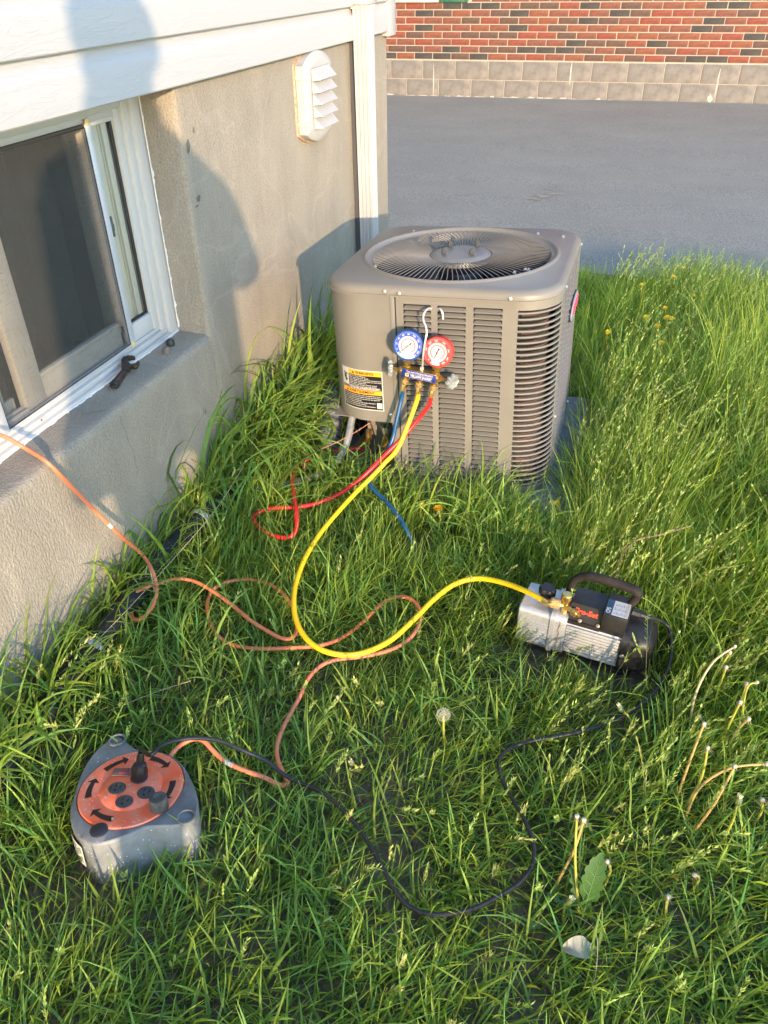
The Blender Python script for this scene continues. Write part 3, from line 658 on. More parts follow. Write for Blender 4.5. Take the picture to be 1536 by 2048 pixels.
# condenser coil behind the openings, copper return tubes
m_coil = mat('coil_fins', (0.030, 0.026, 0.023), 0.55, metal=0.3, scale=3, col2=(0.085, 0.065, 0.055), bump=1.0, bscale=1.0, bstretch=(900, 900, 6))
def coil_path(a, r, n=10):
    pts = [(-0.14, -a)]
    k = a-r; pts += [(k+r*math.sin(math.pi/2*i/n), -k-r*math.cos(math.pi/2*i/n)) for i in range(n+1)]
    pts += [(a, k)]; pts += [(k+r*math.cos(math.pi/2*i/n), k+r*math.sin(math.pi/2*i/n)) for i in range(n+1)]
    pts += [(-a, a), (-a, -0.15)]; return pts
cp = MB(); P = coil_path(0.318, 0.085); vs = [(x, y, z) for (x, y) in P for z in (-0.66, -0.05)]
cp.add(vs, [(2*i, 2*i+2, 2*i+3, 2*i+1) for i in range(len(P)-1)]); up(cp, 'coil', m_coil)
ctb = MB(); rr = random.Random(3)
for k in range(24):
    z = -0.06-0.025*k; pts = [(0.235+0.0855*math.sin(t)*0.99, -0.235-0.0855*math.cos(t)*0.99, z+0.004*math.sin(t*3+k)) for t in [math.pi/2*i/8 for i in range(1, 9)]]
    ctb.tube(pts, 0.0035, 5)
up(ctb, 'coil_tubes', mat('coil_copper', (0.20, 0.115, 0.085), 0.5, metal=0.5))
# front sheet with three louvred openings
T = 0.0016; FY = -HW
PIT, NL = 0.0172, 35; ZT = -0.049; ZB = ZT-PIT*NL
colx = [(-0.094, -0.010), (0.010, 0.094), (0.117, 0.201)]
fp = MB()
fp.box(-0.142, 0.2370, FY, FY+T, -0.667, ZB-0.0005); fp.box(-0.142, 0.2370, FY, FY+T, ZT, -0.026)
for (a, b) in [(-0.142, -0.094), (-0.010, 0.010), (0.094, 0.117), (0.201, 0.2370)]: fp.box(a, b, FY, FY+T, ZB, ZT-0.0002)
up(fp, 'front_panel', m_cab)
fp = MB(); fp.box(-0.141, 0.2365, FY+0.016, FY+0.018, -0.66, -0.04); up(fp, 'louvre_shade_sheet', m_dark)  # added dark sheet, gives the shade seen in the front louvre gaps
lv = MB(); w = 0.084
def louvre_geo(mb):
    mb.box(0, w, 0, T, -0.0028, 0.0)
    n = 8; xs = [0.0, 0.0006, 0.0018, 0.0038, 0.0070]; xs = xs+[w-x for x in reversed(xs)]
    dep = [0.0, 0.35, 0.65, 0.88, 1.0]; dep = dep+dep[::-1]
    vs = []
    for x, d in zip(xs, dep):
        # top of the slat (recessed in the middle, rising to the lip only at the rounded ends), bulging belly, lower lip
        zt = -0.0165+0.0068*(d**0.8)
        vs += [(x, 0.0092*d, zt), (x, 0.0040*d-0.0006, zt*0.50-0.0160*0.50+0.0006*d), (x, -0.0034*min(1, d*1.4), -0.0158), (x, -0.0030*min(1, d*1.4), -0.0168), (x, 0.0002, -0.0171)]
    m_ = 5; mb.add(vs, [(i*m_+j, i*m_+j+1, (i+1)*m_+j+1, (i+1)*m_+j) for i in range(len(xs)-1) for j in range(m_-1)])
louvre_geo(lv); LOUV = lv.mesh('louvre', m_cab, angle=50); LOUV.transform(Matrix.Translation((0, 0, UH)))
for (a, b) in colx:
    for k in range(NL): obj('louvre', LOUV, ac, (a, FY, ZT-k*PIT))
# right side: four louvred columns
sp = MB(); sx = HW
scol = [-0.200, -0.098, 0.004, 0.106]; SW = 0.084
sp.box(sx-T, sx, -0.237, 0.30, -0.667, ZB-0.0005); sp.box(sx-T, sx, -0.237, 0.30, ZT, -0.026)
edges = [-0.237]+[e for c in scol for e in (c, c+SW)]+[0.30]
for i in range(0, len(edges), 2): sp.box(sx-T, sx, edges[i], edges[i+1], ZB, ZT-0.0002)
m_cab_side = m_cab
up(sp, 'side_panel', m_cab)
sp = MB(); sp.box(sx-0.018, sx-0.016, -0.235, 0.30, -0.66, -0.04); up(sp, 'louvre_shade_sheet', m_dark)  # dark sheet again, as shade behind the side louvres
for c in scol:
    for k in range(NL): obj('louvre', LOUV, ac, (sx, c, ZT-k*PIT), (0, 0, math.pi/2))
# rounded corner at the right: bands top and bottom, upright strip, open bars
def arc(r, n=14, cx=0.237, cy=-0.237, a0=-90, a1=0): return [(cx+r*math.cos(R(a0+(a1-a0)*i/n)), cy+r*math.sin(R(a0+(a1-a0)*i/n))) for i in range(n+1)]
def band(mb, r, z0, z1, **k):
    P = arc(r, **k); Q = arc(r-T, **k); n = len(P)
    vs = [(x, y, z) for (x, y) in P for z in (z0, z1)]+[(x, y, z) for (x, y) in Q for z in (z0, z1)]
    fs = []
    for i in range(n-1):
        a = 2*i; b = 2*n+2*i; fs += [(a, a+2, a+3, a+1), (b, b+1, b+3, b+2), (a+1, a+3, b+3, b+1), (a, b, b+2, a+2)]
    fs += [(0, 1, 2*n+1, 2*n), (2*n-2, 4*n-2, 4*n-1, 2*n-1)]; mb.add(vs, fs)
cb = MB(); band(cb, 0.12, -0.055, -0.026); band(cb, 0.12, -0.667, -0.640); band(cb, 0.12, -0.6400, -0.0551, n=3, a0=-6, a1=0); band(cb, 0.12, -0.6400, -0.0551, n=2, a0=-90, a1=-86)
up(cb, 'corner_frame', m_cab)
bar = MB(); PP = arc(0.1185, 14, a0=-88, a1=-5)
rings = []
for i, (x, y) in enumerate(PP):
    t = math.atan2(y+0.237, x-0.237); ux, uy = math.cos(t), math.sin(t); h = 0.0030; e = 1.0
    rings.append([(x+ux*dx_, y+uy*dx_, dz_) for dx_, dz_ in [(-0.003, -h), (0.0015, -h*0.9), (0.0030, 0), (0.0015, h*0.9), (-0.003, h)]])
bar.loft(rings); BAR = bar.mesh('guard_bar', m_cab, angle=50); BAR.transform(Matrix.Translation((0, 0, UH)))
NBAR = 33
for k in range(NBAR): obj('guard_bar', BAR, ac, (0, 0, -0.0640-0.0178*k))
# other sides and base pan
ot = MB()
ot.box(-0.10, 0.30, HW-T, HW, -0.667, -0.026); ot.box(-HW, -HW+T, -0.10, 0.30, -0.667, -0.026)
band(ot, 0.12, -0.667, -0.026, cx=0.237, cy=0.237, a0=0, a1=90); band(ot, 0.12, -0.667, -0.026, cx=-0.237, cy=0.237, a0=90, a1=180)
ot.box(-0.237, -0.10, HW-T, HW, -0.667, -0.026); up(ot, 'back_panels', m_cab)
bp_ = MB(); bp_.loft([ringz(sq(0.352, .116), -0.667), ringz(sq(0.352, .116), -0.652)], cap0=True, cap1=True); up(bp_, 'base_pan', m_cabin)
# control panel wrapping round the left front corner
CP0, CPB = -0.120, -0.447
def lpath(o=0.0, n=16, yend=-0.06, r=0.135):
    """outline from the seam leftwards round the corner, offset outwards by o"""
    k = HW-r; pts = [(CP0, -HW-o)]
    pts += [(-k-(r+o)*math.sin(R(90)*i/n), -k-(r+o)*math.cos(R(90)*i/n)) for i in range(n+1)]
    pts.append((-HW-o, yend)); return pts
def lpoint(s, o=0.0, r=0.135):
    """arc-length s from the seam along the panel -> point, outward normal"""
    k = HW-r; L1 = k+CP0
    if s < L1: return (CP0-s, -HW-o), (0, -1)
    a = (s-L1)/r
    if a < math.pi/2: return (-k-(r+o)*math.sin(a), -k-(r+o)*math.cos(a)), (-math.sin(a), -math.cos(a))
    return (-HW-o, -k+(s-L1-r*math.pi/2)), (-1, 0)
def wrap(mb, o0, o1, z0, z1, yend=-0.06):
    P = lpath(o1, yend=yend); Q = lpath(o0, yend=yend); n = len(P)
    vs = [(x, y, z) for (x, y) in P for z in (z0, z1)]+[(x, y, z) for (x, y) in Q for z in (z0, z1)]; fs = []
    for i in range(n-1):
        a = 2*i; b = 2*n+2*i; fs += [(a, a+1, a+3, a+2), (b, b+2, b+3, b+1), (a+1, b+1, b+3, a+3), (a, a+2, b+2, b)]
    fs += [(0, 2*n, 2*n+1, 1), (2*n-2, 2*n-1, 4*n-1, 4*n-2)]; mb.add(vs, fs)
cpn = MB(); wrap(cpn, 0.0015, 0.0035, CPB, -0.027); wrap(cpn, -0.014, 0.0014, CPB, CPB+0.002)
cpn.box(-0.1335, -0.1195, -HW-0.0058, -HW-0.0036, CPB, -0.030, c=0.0008)
up(cpn, 'control_panel', m_cab)
s = MB(); s.box(-0.1195, -0.1165, -HW-0.0008, -HW, -0.665, -0.030); up(s, 'panel_seam', m_black)
# recessed valve bay below it
vb = MB()
vb.box(-0.145, -0.143, -HW+0.002, -0.16, -0.652, CPB-0.001); vb.box(-0.30, -0.145, -0.162, -0.160, -0.652, CPB-0.001)
vb.box(-0.302, -0.30, -0.160, -0.02, -0.652, CPB-0.001); vb.box(-HW+0.002, -0.145, -HW+0.02, -0.04, CPB-0.004, CPB-0.002)
vb.box(-0.245, -0.215, -0.168, -0.1625, -0.64, CPB-0.001); up(vb, 'valve_bay', m_cabin)
def screw(x, y, z, n, parent=None, r=0.0045):
    b = MB(); b.lathe([(r*1.5, 0), (r*1.5, r*0.25), (r, r*0.35), (r, r*1.2), (r*0.6, r*1.35), (0, r*1.35)], 6, close=False, M=align((x, y, z), n)); return up(b, 'screw', m_steel, parent, angle=25)
for (x, z) in [(-0.148, -0.017), (-0.104, -0.021), (0.222, -0.021), (0.205, -0.021)][:3]: screw(x, -0.3610, z, (0, -1, 0))
screw(-0.149, -HW-0.0035, -0.418, (0, -1, 0)); screw(0.3612, -0.232, -0.020, (1, 0, 0)); screw(0.3572, -0.226, -0.030, (1, 0, 0)); screw(0.3612, 0.22, -0.018, (1, 0, 0)); screw(0.3575, -0.225, -0.44, (1, 0, 0)); screw(0.3575, 0.27, -0.62, (1, 0, 0))
for (x, y) in [(-0.226, 0.250), (-0.232, -0.185), (0.205, -0.190), (0.232, -0.155), (0.242, -0.158), (0.212, 0.262), (0.300, 0.232)]: screw(x, y, 0.001, (0.1, -0.1, 1), r=0.004)
# warning label on the curved panel
LW, LHh = 0.150, 0.137; LS0 = 0.049; LZ1 = -0.272
m_lblk = mat('label_black', (0.012, 0.012, 0.013), 0.35); m_lorg = mat('label_orange', (0.82, 0.36, 0.03), 0.4); m_lwht = mat('label_white', (0.50, 0.49, 0.47), 0.4)
def on_label(vs, lift):
    out = []
    for (u, v_) in vs:      # u to the right 0..LW, v up 0..LHh
        (x, y), _ = lpoint(LS0+(LW-u), 0.0035+lift); out.append((x, y, LZ1-LHh+v_))
    return out
def lab_rect(mb, u0, u1, v0, v1, m, lift):
    k = max(1, int((u1-u0)/0.012)); us = [u0+(u1-u0)*i/k for i in range(k+1)]
    vs = on_label([(u, v_) for u in us for v_ in (v0, v1)], lift); mb.add(vs, [(2*i, 2*i+2, 2*i+3, 2*i+1) for i in range(k)], m)
lab = MB(); lab_rect(lab, 0, LW, 0, LHh, 2, 0.0004); lab_rect(lab, 0.003, LW-0.003, 0.003, LHh-0.003, 0, 0.0006)
lab_rect(lab, 0.031, LW-0.003, LHh-0.0185, LHh-0.003, 1, 0.0008); lab_rect(lab, 0.003, LW-0.003, 0.0545, 0.0690, 1, 0.0008)
lab_rect(lab, 0.003, 0.031, LHh-0.058, LHh-0.003, 2, 0.0008)
lab_rect(lab, 0.127, 0.145, 0.008, 0.028, 2, 0.0008)
lab_rect(lab, 0.034, LW-0.003, LHh-0.0655, LHh-0.0648, 2, 0.0008)
wl = up(lab, 'warning_label', [m_lblk, m_lorg, m_lwht], flat=True)
def lab_text(mb, s, u, v_, size, m, bold=0.0, align_='LEFT', width=None):
    tv, tf = text_geo(s, size, 'LEFT', bold=bold); xs = [p[0] for p in tv]; wd = max(xs)-min(xs); sc = 1.0 if width is None else width/wd
    if align_ == 'CENTER': u -= wd*sc/2
    mb.add(on_label([(u+(p[0]-min(xs))*sc, v_+p[1]) for p in tv], 0.0011), tf, m)
tx = MB()
lab_text(tx, 'WARNING', 0.058, LHh-0.0108, 0.0135, 0, 0.0004, width=0.062)
lab_text(tx, 'AVERTISSEMENT', 0.030, 0.0617, 0.0130, 0, 0.0004, width=0.092)
for (u, v_) in [(0.051, LHh-0.0150), (0.023, 0.0575)]:
    tx.add(on_label([(u-0.0055, v_), (u+0.0045, v_), (u-0.0005, v_+0.0095)], 0.0011), [(0, 1, 2)], 0)
L1 = ['Electric Shock Hazard.', 'May cause injury or death.', 'Line voltage is present at all components', 'when unit is not in operation on units with', 'single pole contactors.', 'Disconnect all remote electric power', 'supplies before opening unit panel.', 'Unit may have multiple power supplies.']
for i, s_ in enumerate(L1): lab_text(tx, s_, 0.034, LHh-0.0225-0.0056*i, 0.0054, 1, 0.00012, width=min(0.112, 0.0027*len(s_)))
for i, s_ in enumerate(['Risk of explosion or fire. Can cause injury or death.', 'Relieve refrigerant charge before opening system.']): lab_text(tx, s_, 0.006, 0.0765-0.0050*i+0.001, 0.0048, 1, 0.0001, width=0.136)
L2 = ['Risque de choc electrique. Peut causer des blessures ou la mort.', "La tension du secteur est presente a toutes les composantes", "quand l'appareil n'est pas en service sur les appareils", 'avec contacteurs unipolaires.', "Deconnecter toutes les sources d'alimentation electrique a", 'distance avant ouverture du panneau.', "L'appareil peut avoir plusieurs sources d'alimentation."]
for i, s_ in enumerate(L2): lab_text(tx, s_, 0.006, 0.0495-0.0062*i, 0.0054, 1, 0.00012, width=min(0.138 if i < 3 else 0.117, 0.0024*len(s_)))
# pictogram: bolt and hand
tx.add(on_label([(0.010, LHh-0.016), (0.0125, LHh-0.0165), (0.0115, LHh-0.022), (0.0155, LHh-0.024), (0.013, LHh-0.031), (0.0125, LHh-0.0255), (0.009, LHh-0.0235)], 0.0011), [(0, 1, 2, 6), (2, 3, 5, 6), (3, 4, 5)], 0)
hp = [(0.016+0.0052*math.cos(t), LHh-0.031+0.008*math.sin(t)) for t in [i*math.pi/5 for i in range(10)]]
tx.add(on_label(hp, 0.0011), [tuple(range(10))], 0)
tx.add(on_label([(0.014, LHh-0.038), (0.025, LHh-0.0375), (0.0235, LHh-0.046), (0.0165, LHh-0.047)], 0.0012), [(0, 1, 2, 3)], 0)
for i in range(4): tx.add(on_label([(0.0125+i*0.0034, LHh-0.026), (0.0148+i*0.0034, LHh-0.0255), (0.0148+i*0.0034, LHh-0.0185-0.001*(i == 1)), (0.0130+i*0.0034, LHh-0.019)], 0.0011), [(0, 1, 2, 3)], 0)
up(tx, 'label_print', [m_lblk, m_lwht], wl, flat=True)
# oval badge on the right side, standing proud, red script
bd = MB(); be = []
for i in range(40):
    t = 2*math.pi*i/40; u = 0.108*math.cos(t); w_ = 0.034*math.sin(t)*(1-0.1*math.cos(t)); be.append((u, w_+u*0.05))
BO = (sx+0.004, 0.115, -0.190)
bd.loft([[(BO[0], BO[1]+u, BO[2]+w_) for u, w_ in be], [(BO[0]+0.005, BO[1]+u, BO[2]+w_) for u, w_ in be], [(BO[0]+0.0065, BO[1]+u*0.96, BO[2]+w_*0.92) for u, w_ in be]], cap0=True)
badge = up(bd, 'badge', mat('badge_silver', (0.34, 0.37, 0.42), 0.35, metal=0.4))
rb = MB(); rb.loft([[(BO[0]-0.001, BO[1]+u*1.03, BO[2]+w_*1.06) for u, w_ in be], [(BO[0]+0.003, BO[1]+u*1.03, BO[2]+w_*1.06) for u, w_ in be]]); up(rb, 'badge_rim', m_black, badge)
tv = MB(); sc_ = spline([(0, -0.072+0.0095*i, (0.016 if i % 2 else -0.010)+0.004*math.sin(i)) for i in range(16)], 5)
tv.tube([(BO[0]+0.0068, BO[1]+p.y, BO[2]+p.z) for p in sc_], 0.0030, 5); up(tv, 'badge_script', mat('badge_red', (0.50, 0.04, 0.09), 0.45), badge)
# valves, fittings and tubes in the bay
vv = MB(); vp = (-0.205, -0.235, -0.60)
vv.tube([(vp[0], vp[1]+0.06, vp[2]), (vp[0], vp[1], vp[2]), (vp[0], vp[1]-0.05, vp[2])], 0.014, 10); vv.lathe([(0.017, 0), (0.017, 0.018), (0.014, 0.020), (0.014, 0.040)], 10, M=Matrix.Translation((vp[0], vp[1], vp[2]+0.01)))
sv = up(vv, 'service_valve', m_brass)
vv = MB(); vv.lathe([(0.020, 0), (0.020, 0.020), (0.018, 0.022), (0.010, 0.022), (0.010, 0.017), (0, 0.017)], 6, M=Matrix.Translation((vp[0], vp[1], vp[2]+0.05)), close=False); up(vv, 'valve_cap', mat('cap_grey', (0.25, 0.25, 0.24), 0.4, metal=0.6), sv, angle=25)
vv = MB(); vv.tube([(-0.275, -0.22, -0.585), (-0.275, -0.29, -0.585)], 0.010, 8); vv.lathe([(0.012, 0), (0.012, 0.03)], 6, M=align((-0.275, -0.235, -0.58), (0, 0.3, 1))); up(vv, 'service_valve', m_brass)
vv = MB(); vv.tube(spline([(-0.205, -0.28, -0.605), (-0.24, -0.34, -0.625), (-0.30, -0.40, -0.650), (-0.40, -0.43, -0.665), (-0.50, -0.50, -0.675), (-0.60, -0.60, -0.67), (-0.64, -0.75, -0.67)], 6), 0.024, 12); up(vv, 'insulated_suction_line', mat('foam_black', (0.018, 0.018, 0.019), 0.85, bump=0.5, bscale=90))

# ---------------- pad under the unit
PADM = UM.copy()
pad = thing('equipment_pad', 'grey speckled equipment pad sunk in the grass under the air conditioner', 'pad', mw=UM @ Matrix.Translation((0.02, 0.0, -0.062)))
pd = MB(); pd.box(-0.42, 0.442, -0.432, 0.432, 0.0, 0.060, c=0.012)
obj('pad_slab', pd.mesh('pad_slab', specks(mat('pad_grey', (0.115, 0.120, 0.122), 0.85, scale=30, col2=(0.175, 0.182, 0.182), bump=0.6, bscale=120), (0.3, 0.3, 0.3), 160)), pad)

# ================================================================== GAUGE MANIFOLD hanging on the louvres
GM = UM @ Matrix.Translation((-0.034, -0.405, -0.248+UH)) @ Matrix.Rotation(R(8.3), 4, 'Y')
gm = thing('gauge_manifold', 'brass test manifold with a blue and a red pressure gauge, hooked onto the front louvres', 'gauge set', mw=GM)
m_gblue = mat('gauge_blue', (0.008, 0.065, 0.25), 0.35, spec=0.6); m_gred = mat('gauge_red', (0.70, 0.045, 0.035), 0.35, spec=0.6)
m_dwht = mat('dial_white', (0.46, 0.45, 0.445), 0.6); m_pink = mat('dial_pink', (0.46, 0.17, 0.20), 0.5); m_dblue = mat('dial_blue', (0.015, 0.06, 0.45), 0.45); m_dred = mat('dial_red', (0.72, 0.05, 0.06), 0.45)
m_navy = mat('navy_label', (0.008, 0.025, 0.20), 0.4); m_chrome = mat('steel_rod', (0.66, 0.66, 0.67), 0.42, metal=0.6)
def gmo(mb, name, mats, parent=None, **k): return obj(name, mb.mesh(name, mats, **k), parent or gm)
body = MB()
for a in (-1, 1): pass
body.tube([(-0.058, 0, 0), (0.058, 0, 0)], 0.0155, 16); body.box(-0.052, 0.052, -0.0175, 0.012, -0.013, 0.014, c=0.003)
gmo(body, 'manifold_block', m_brass)
lb = MB(); lb.box(-0.053, 0.053, -0.0190, -0.0177, -0.0125, 0.0130, c=0.0006); nl = gmo(lb, 'name_plate', m_navy)
tl = MB()
def put_text(mb, s, cx, cz, y, size, m, width=None, bold=0, ang=0.0):
    tv, tf = text_geo(s, size, 'CENTER', bold=bold); xs = [p[0] for p in tv]; wd = max(xs)-min(xs); sc = 1 if width is None else width/wd; mid = (max(xs)+min(xs))/2
    ca, sa = math.cos(ang), math.sin(ang); out = []
    for p in tv:
        a, b = (p[0]-mid)*sc, p[1]; out.append((cx+a*ca-b*sa, y, cz+a*sa+b*ca))
    mb.add(out, tf, m)
put_text(tl, 'Test and Charging Manifold', 0.002, 0.0080, -0.01945, 0.0078, 0, 0.082, 0.0002)
put_text(tl, 'YELLOW JACKET', 0.008, -0.0035, -0.01945, 0.0105, 0, 0.068, 0.0005)
tl.box(-0.038, 0.044, -0.01945, -0.0192, 0.0027, 0.0033, 0); tl.box(-0.028, 0.044, -0.01945, -0.0192, -0.0102, -0.0095, 0)
tl.box(-0.041, -0.030, -0.01950, -0.0192, -0.0085, 0.0015, 1); tl.add([(-0.039, -0.0197, 0.0), (-0.032, -0.0197, -0.0005), (-0.0355, -0.0197, -0.007)], [(0, 1, 2)], 2)
gmo(tl, 'plate_lettering', [m_lwht, mat('label_yellow', (0.85, 0.50, 0.05), 0.4), m_navy], nl, flat=True)
def gauge(cx, cz, case, dialm, needle_ang, green, yaw, numbers):
    G = Matrix.Translation((cx, -0.004, cz)) @ Matrix.Rotation(R(yaw), 4, 'Z') @ Matrix.Rotation(R(-7), 4, 'X')
    def gl(vs_): return vs_
    def bld(mb, name, mats, parent=None, **k):
        me = mb.mesh(name, mats, **k); me.transform(G); return obj(name, me, parent or gm)
    RX = Matrix.Rotation(R(90), 4, 'X')     # lathe axis z -> -y
    c = MB(); c.lathe([(0.0, -0.018), (0.038, -0.018), (0.0435, -0.013), (0.0445, -0.006), (0.0445, 0.008), (0.0455, 0.010), (0.0455, 0.016), (0.0440, 0.0185), (0.0405, 0.0190), (0.0395, 0.0165)], 48, close=False, M=RX)
    g = bld(c, 'gauge', case, angle=30); g['label'] = 'blue low-side pressure gauge' if green else 'red high-side pressure gauge'
    d = MB()
    def ann(r0, r1, y, m, a0=0, a1=360, n=48):
        vs = []; 
        for i in range(n+1):
            t = R(a0+(a1-a0)*i/n); vs += [(r0*math.cos(t), y, r0*math.sin(t)), (r1*math.cos(t), y, r1*math.sin(t))]
        d.add(vs, [(2*i, 2*i+1, 2*i+3, 2*i+2) for i in range(n)], m)
    ann(0.0, 0.0400, -0.0160, 0); ann(0.0290, 0.0400, -0.0162, 1, -50 if green else -70, 222 if green else 245)
    ann(0.0388, 0.0393, -0.0164, 0, -60, 225); ann(0.0185, 0.0225, -0.0162, 2, -60, 240); ann(0.0130, 0.0138, -0.0162, 2, -60, 240)
    if green: ann(0.0270, 0.0350, -0.0164, 3, 222, 234, 6)
    for i in range(56):
        t = R(228-276*i/55); L = 0.0035 if i % 5 else 0.0055; ca, sa = math.cos(t), math.sin(t)
        d.add([((0.0285-L)*ca-0.0003*sa, -0.0166, (0.0285-L)*sa+0.0003*ca), (0.0285*ca-0.0003*sa, -0.0166, 0.0285*sa+0.0003*ca), (0.0285*ca+0.0003*sa, -0.0166, 0.0285*sa-0.0003*ca), ((0.0285-L)*ca+0.0003*sa, -0.0166, (0.0285-L)*sa-0.0003*ca)], [(0, 1, 2, 3)], 4)
        if i % 3 == 0: d.add([(0.0190*ca-0.0003*sa, -0.0166, 0.0190*sa+0.0003*ca), (0.0218*ca-0.0003*sa, -0.0166, 0.0218*sa+0.0003*ca), (0.0218*ca+0.0003*sa, -0.0166, 0.0218*sa-0.0003*ca), (0.0190*ca+0.0003*sa, -0.0166, 0.0190*sa-0.0003*ca)], [(0, 1, 2, 3)], 4)
    bld(d, 'dial', [m_dwht, dialm, m_pink, mat('dial_green', (0.03, 0.42, 0.18), 0.5), mat('dial_ink', (0.16, 0.05, 0.08), 0.5)], g, flat=True)
    tt = MB()
    for s_, a_ in numbers: put_text(tt, s_, 0.0343*math.cos(R(a_)), 0.0343*math.sin(R(a_)), -0.0167, 0.0068, 0, None, 0.0002, R(a_-90))
    bld(tt, 'dial_numbers', [m_dwht], g, flat=True)
    nd = MB(); ca, sa = math.cos(R(needle_ang)), math.sin(R(needle_ang))
    def q(u, w_): return (u*ca-w_*sa, -0.0185, u*sa+w_*ca)
    nd.add([q(0, 0.0011), q(0.026, 0.0003), q(0.026, -0.0003), q(0, -0.0011)], [(0, 1, 2, 3)], 0); nd.add([q(0, 0.0009), q(-0.006, 0.0010), q(-0.013, 0.0022), q(-0.013, -0.0022), q(-0.006, -0.0010), q(0, -0.0009)], [(0, 1, 2, 3, 4, 5)], 0)
    nd.lathe([(0.003, 0.0178), (0.003, 0.0198), (0, 0.0202)], 12, 1, close=False, M=RX); bld(nd, 'needle', [m_black, m_brass], g, flat=True)
    c = MB(); c.tube([(cx, 0, cz-0.040), (cx, 0, 0.012)], 0.0085, 6); c.box(cx-0.0105, cx+0.0105, -0.0105, 0.0105, cz-0.058, cz-0.042, c=0.002); c.lathe([(0.013, 0), (0.013, 0.004), (0.009, 0.006)], 14, M=Matrix.Translation((cx, 0, 0.016)))
    gmo(c, 'gauge_stem', m_brass)
    return G
gauge(-0.0435, 0.0870, m_gblue, m_dblue, 226, True, 5, [('0', 205), ('20', 178), ('40', 150), ('60', 122), ('80', 95), ('100', 65), ('120', 35), ('160', 5), ('200', -25), ('250', -48)])
gauge(0.0480, 0.0855, m_gred, m_dred, 252, False, -2, [('0', 230), ('100', 175), ('200', 140), ('300', 105), ('400', 65), ('500', 20), ('600', -20), ('800', -50)])
# hand wheels
def wheel(x, sgn, rot_):
    W = Matrix.Translation((x, 0, -0.002)) @ Matrix.Rotation(R(rot_), 4, 'Z') @ Matrix.Rotation(R(90*sgn), 4, 'Y')
    w_ = MB(); n = 56; outs = []
    for (k, z) in [(0.86, -0.001), (1.0, 0.002), (1.0, 0.009), (0.86, 0.013)]:
        outs.append([((0.0235+0.0028*math.cos(8*2*math.pi*i/n))*k*math.cos(2*math.pi*i/n), (0.0235+0.0028*math.cos(8*2*math.pi*i/n))*k*math.sin(2*math.pi*i/n), z) for i in range(n)])
    outs.append([(0.014*math.cos(2*math.pi*i/n), 0.014*math.sin(2*math.pi*i/n), 0.009) for i in range(n)])
    w_.loft(outs, M=W); w_.lathe([(0.006, -0.004), (0.007, 0.0), (0.006, 0.014), (0.002, 0.0155), (0, 0.0155)], 12, M=W)
    gmo(w_, 'hand_wheel', mat('clear_grey_plastic', (0.20, 0.22, 0.21), 0.28, spec=0.6, var=0.3, scale=60), angle=40)
    s_ = MB(); d = W.to_3x3() @ Vector((0, 0, 1)); p0 = Vector((0.050*(-1 if x < 0 else 1), 0, -0.001)); p1 = Vector((x, 0, -0.002))-0*d
    s_.tube([p0, p0.lerp(p1, 0.35), p0.lerp(p1, 0.36), p1], [0.0125, 0.0115, 0.006, 0.005], 6); gmo(s_, 'valve_stem', m_brass)
wheel(-0.090, -1, 25); wheel(0.096, 1, -35)
# hook: up from the block, through the louvre gap and back out
hinv = GM.inverted()
def gl_(x, y, z): return hinv @ ul(x, y, z)
hk = MB(); hk.tube(spline([gl_(-0.026, -0.407, -0.232), gl_(-0.0195, -0.424, -0.195), gl_(-0.0140, -0.431, -0.160), gl_(-0.0085, -0.430, -0.130), gl_(-0.0060, -0.425, -0.112), gl_(-0.0095, -0.418, -0.095), gl_(-0.0185, -0.410, -0.080), gl_(-0.0205, -0.400, -0.068), gl_(-0.0175, -0.388, -0.059), gl_(-0.0125, -0.371, -0.057), gl_(-0.008, -0.3535, -0.064), gl_(0.0, -0.3500, -0.066), gl_(0.008, -0.3525, -0.064), gl_(0.020, -0.366, -0.058), gl_(0.0285, -0.373, -0.066), gl_(0.031, -0.375, -0.085)], 6), 0.0030, 8)
gmo(hk, 'hook', m_chrome)
hk = MB(); hk.lathe([(0.0065, 0.0), (0.0065, 0.008), (0.004, 0.010)], 6, M=Matrix.Translation((0.003, 0, 0.0145))); gmo(hk, 'hook_nut', m_chrome, angle=25)
# hose fittings below
FIT = []
for i, (fx, an) in enumerate([(-0.0435, -3.5), (0.0015, -1.5), (0.0480, -5.5)]):
    M_ = Matrix.Translation((fx, 0, -0.012)) @ Matrix.Rotation(R(180-an), 4, 'Y')
    f_ = MB(); f_.lathe([(0.0085, 0), (0.0085, 0.006), (0.0070, 0.007), (0.0070, 0.014), (0.0085, 0.015)], 8, M=M_); gmo(f_, 'port', m_brass, angle=25)
    f_ = MB(); f_.lathe([(0.0095, 0.0145), (0.0118, 0.0155), (0.0118, 0.028), (0.0095, 0.033), (0.0070, 0.0345)], 20, M=M_); gmo(f_, 'knurled_nut', mat('knurled_brass', (0.50, 0.34, 0.15), 0.45, metal=0.8, bump=1, bscale=400), angle=25)
    f_ = MB(); f_.lathe([(0.0065, 0.034), (0.0075, 0.036), (0.0078, 0.055), (0.0080, 0.056)], 6, M=M_); gmo(f_, 'crimp_sleeve', mat('sleeve_brass', (0.72, 0.52, 0.20), 0.22, metal=0.9), angle=25)
    FIT.append(((GM @ M_ @ Vector((0, 0, 0.052))), (GM @ M_).to_3x3() @ Vector((0, 0, 1))))

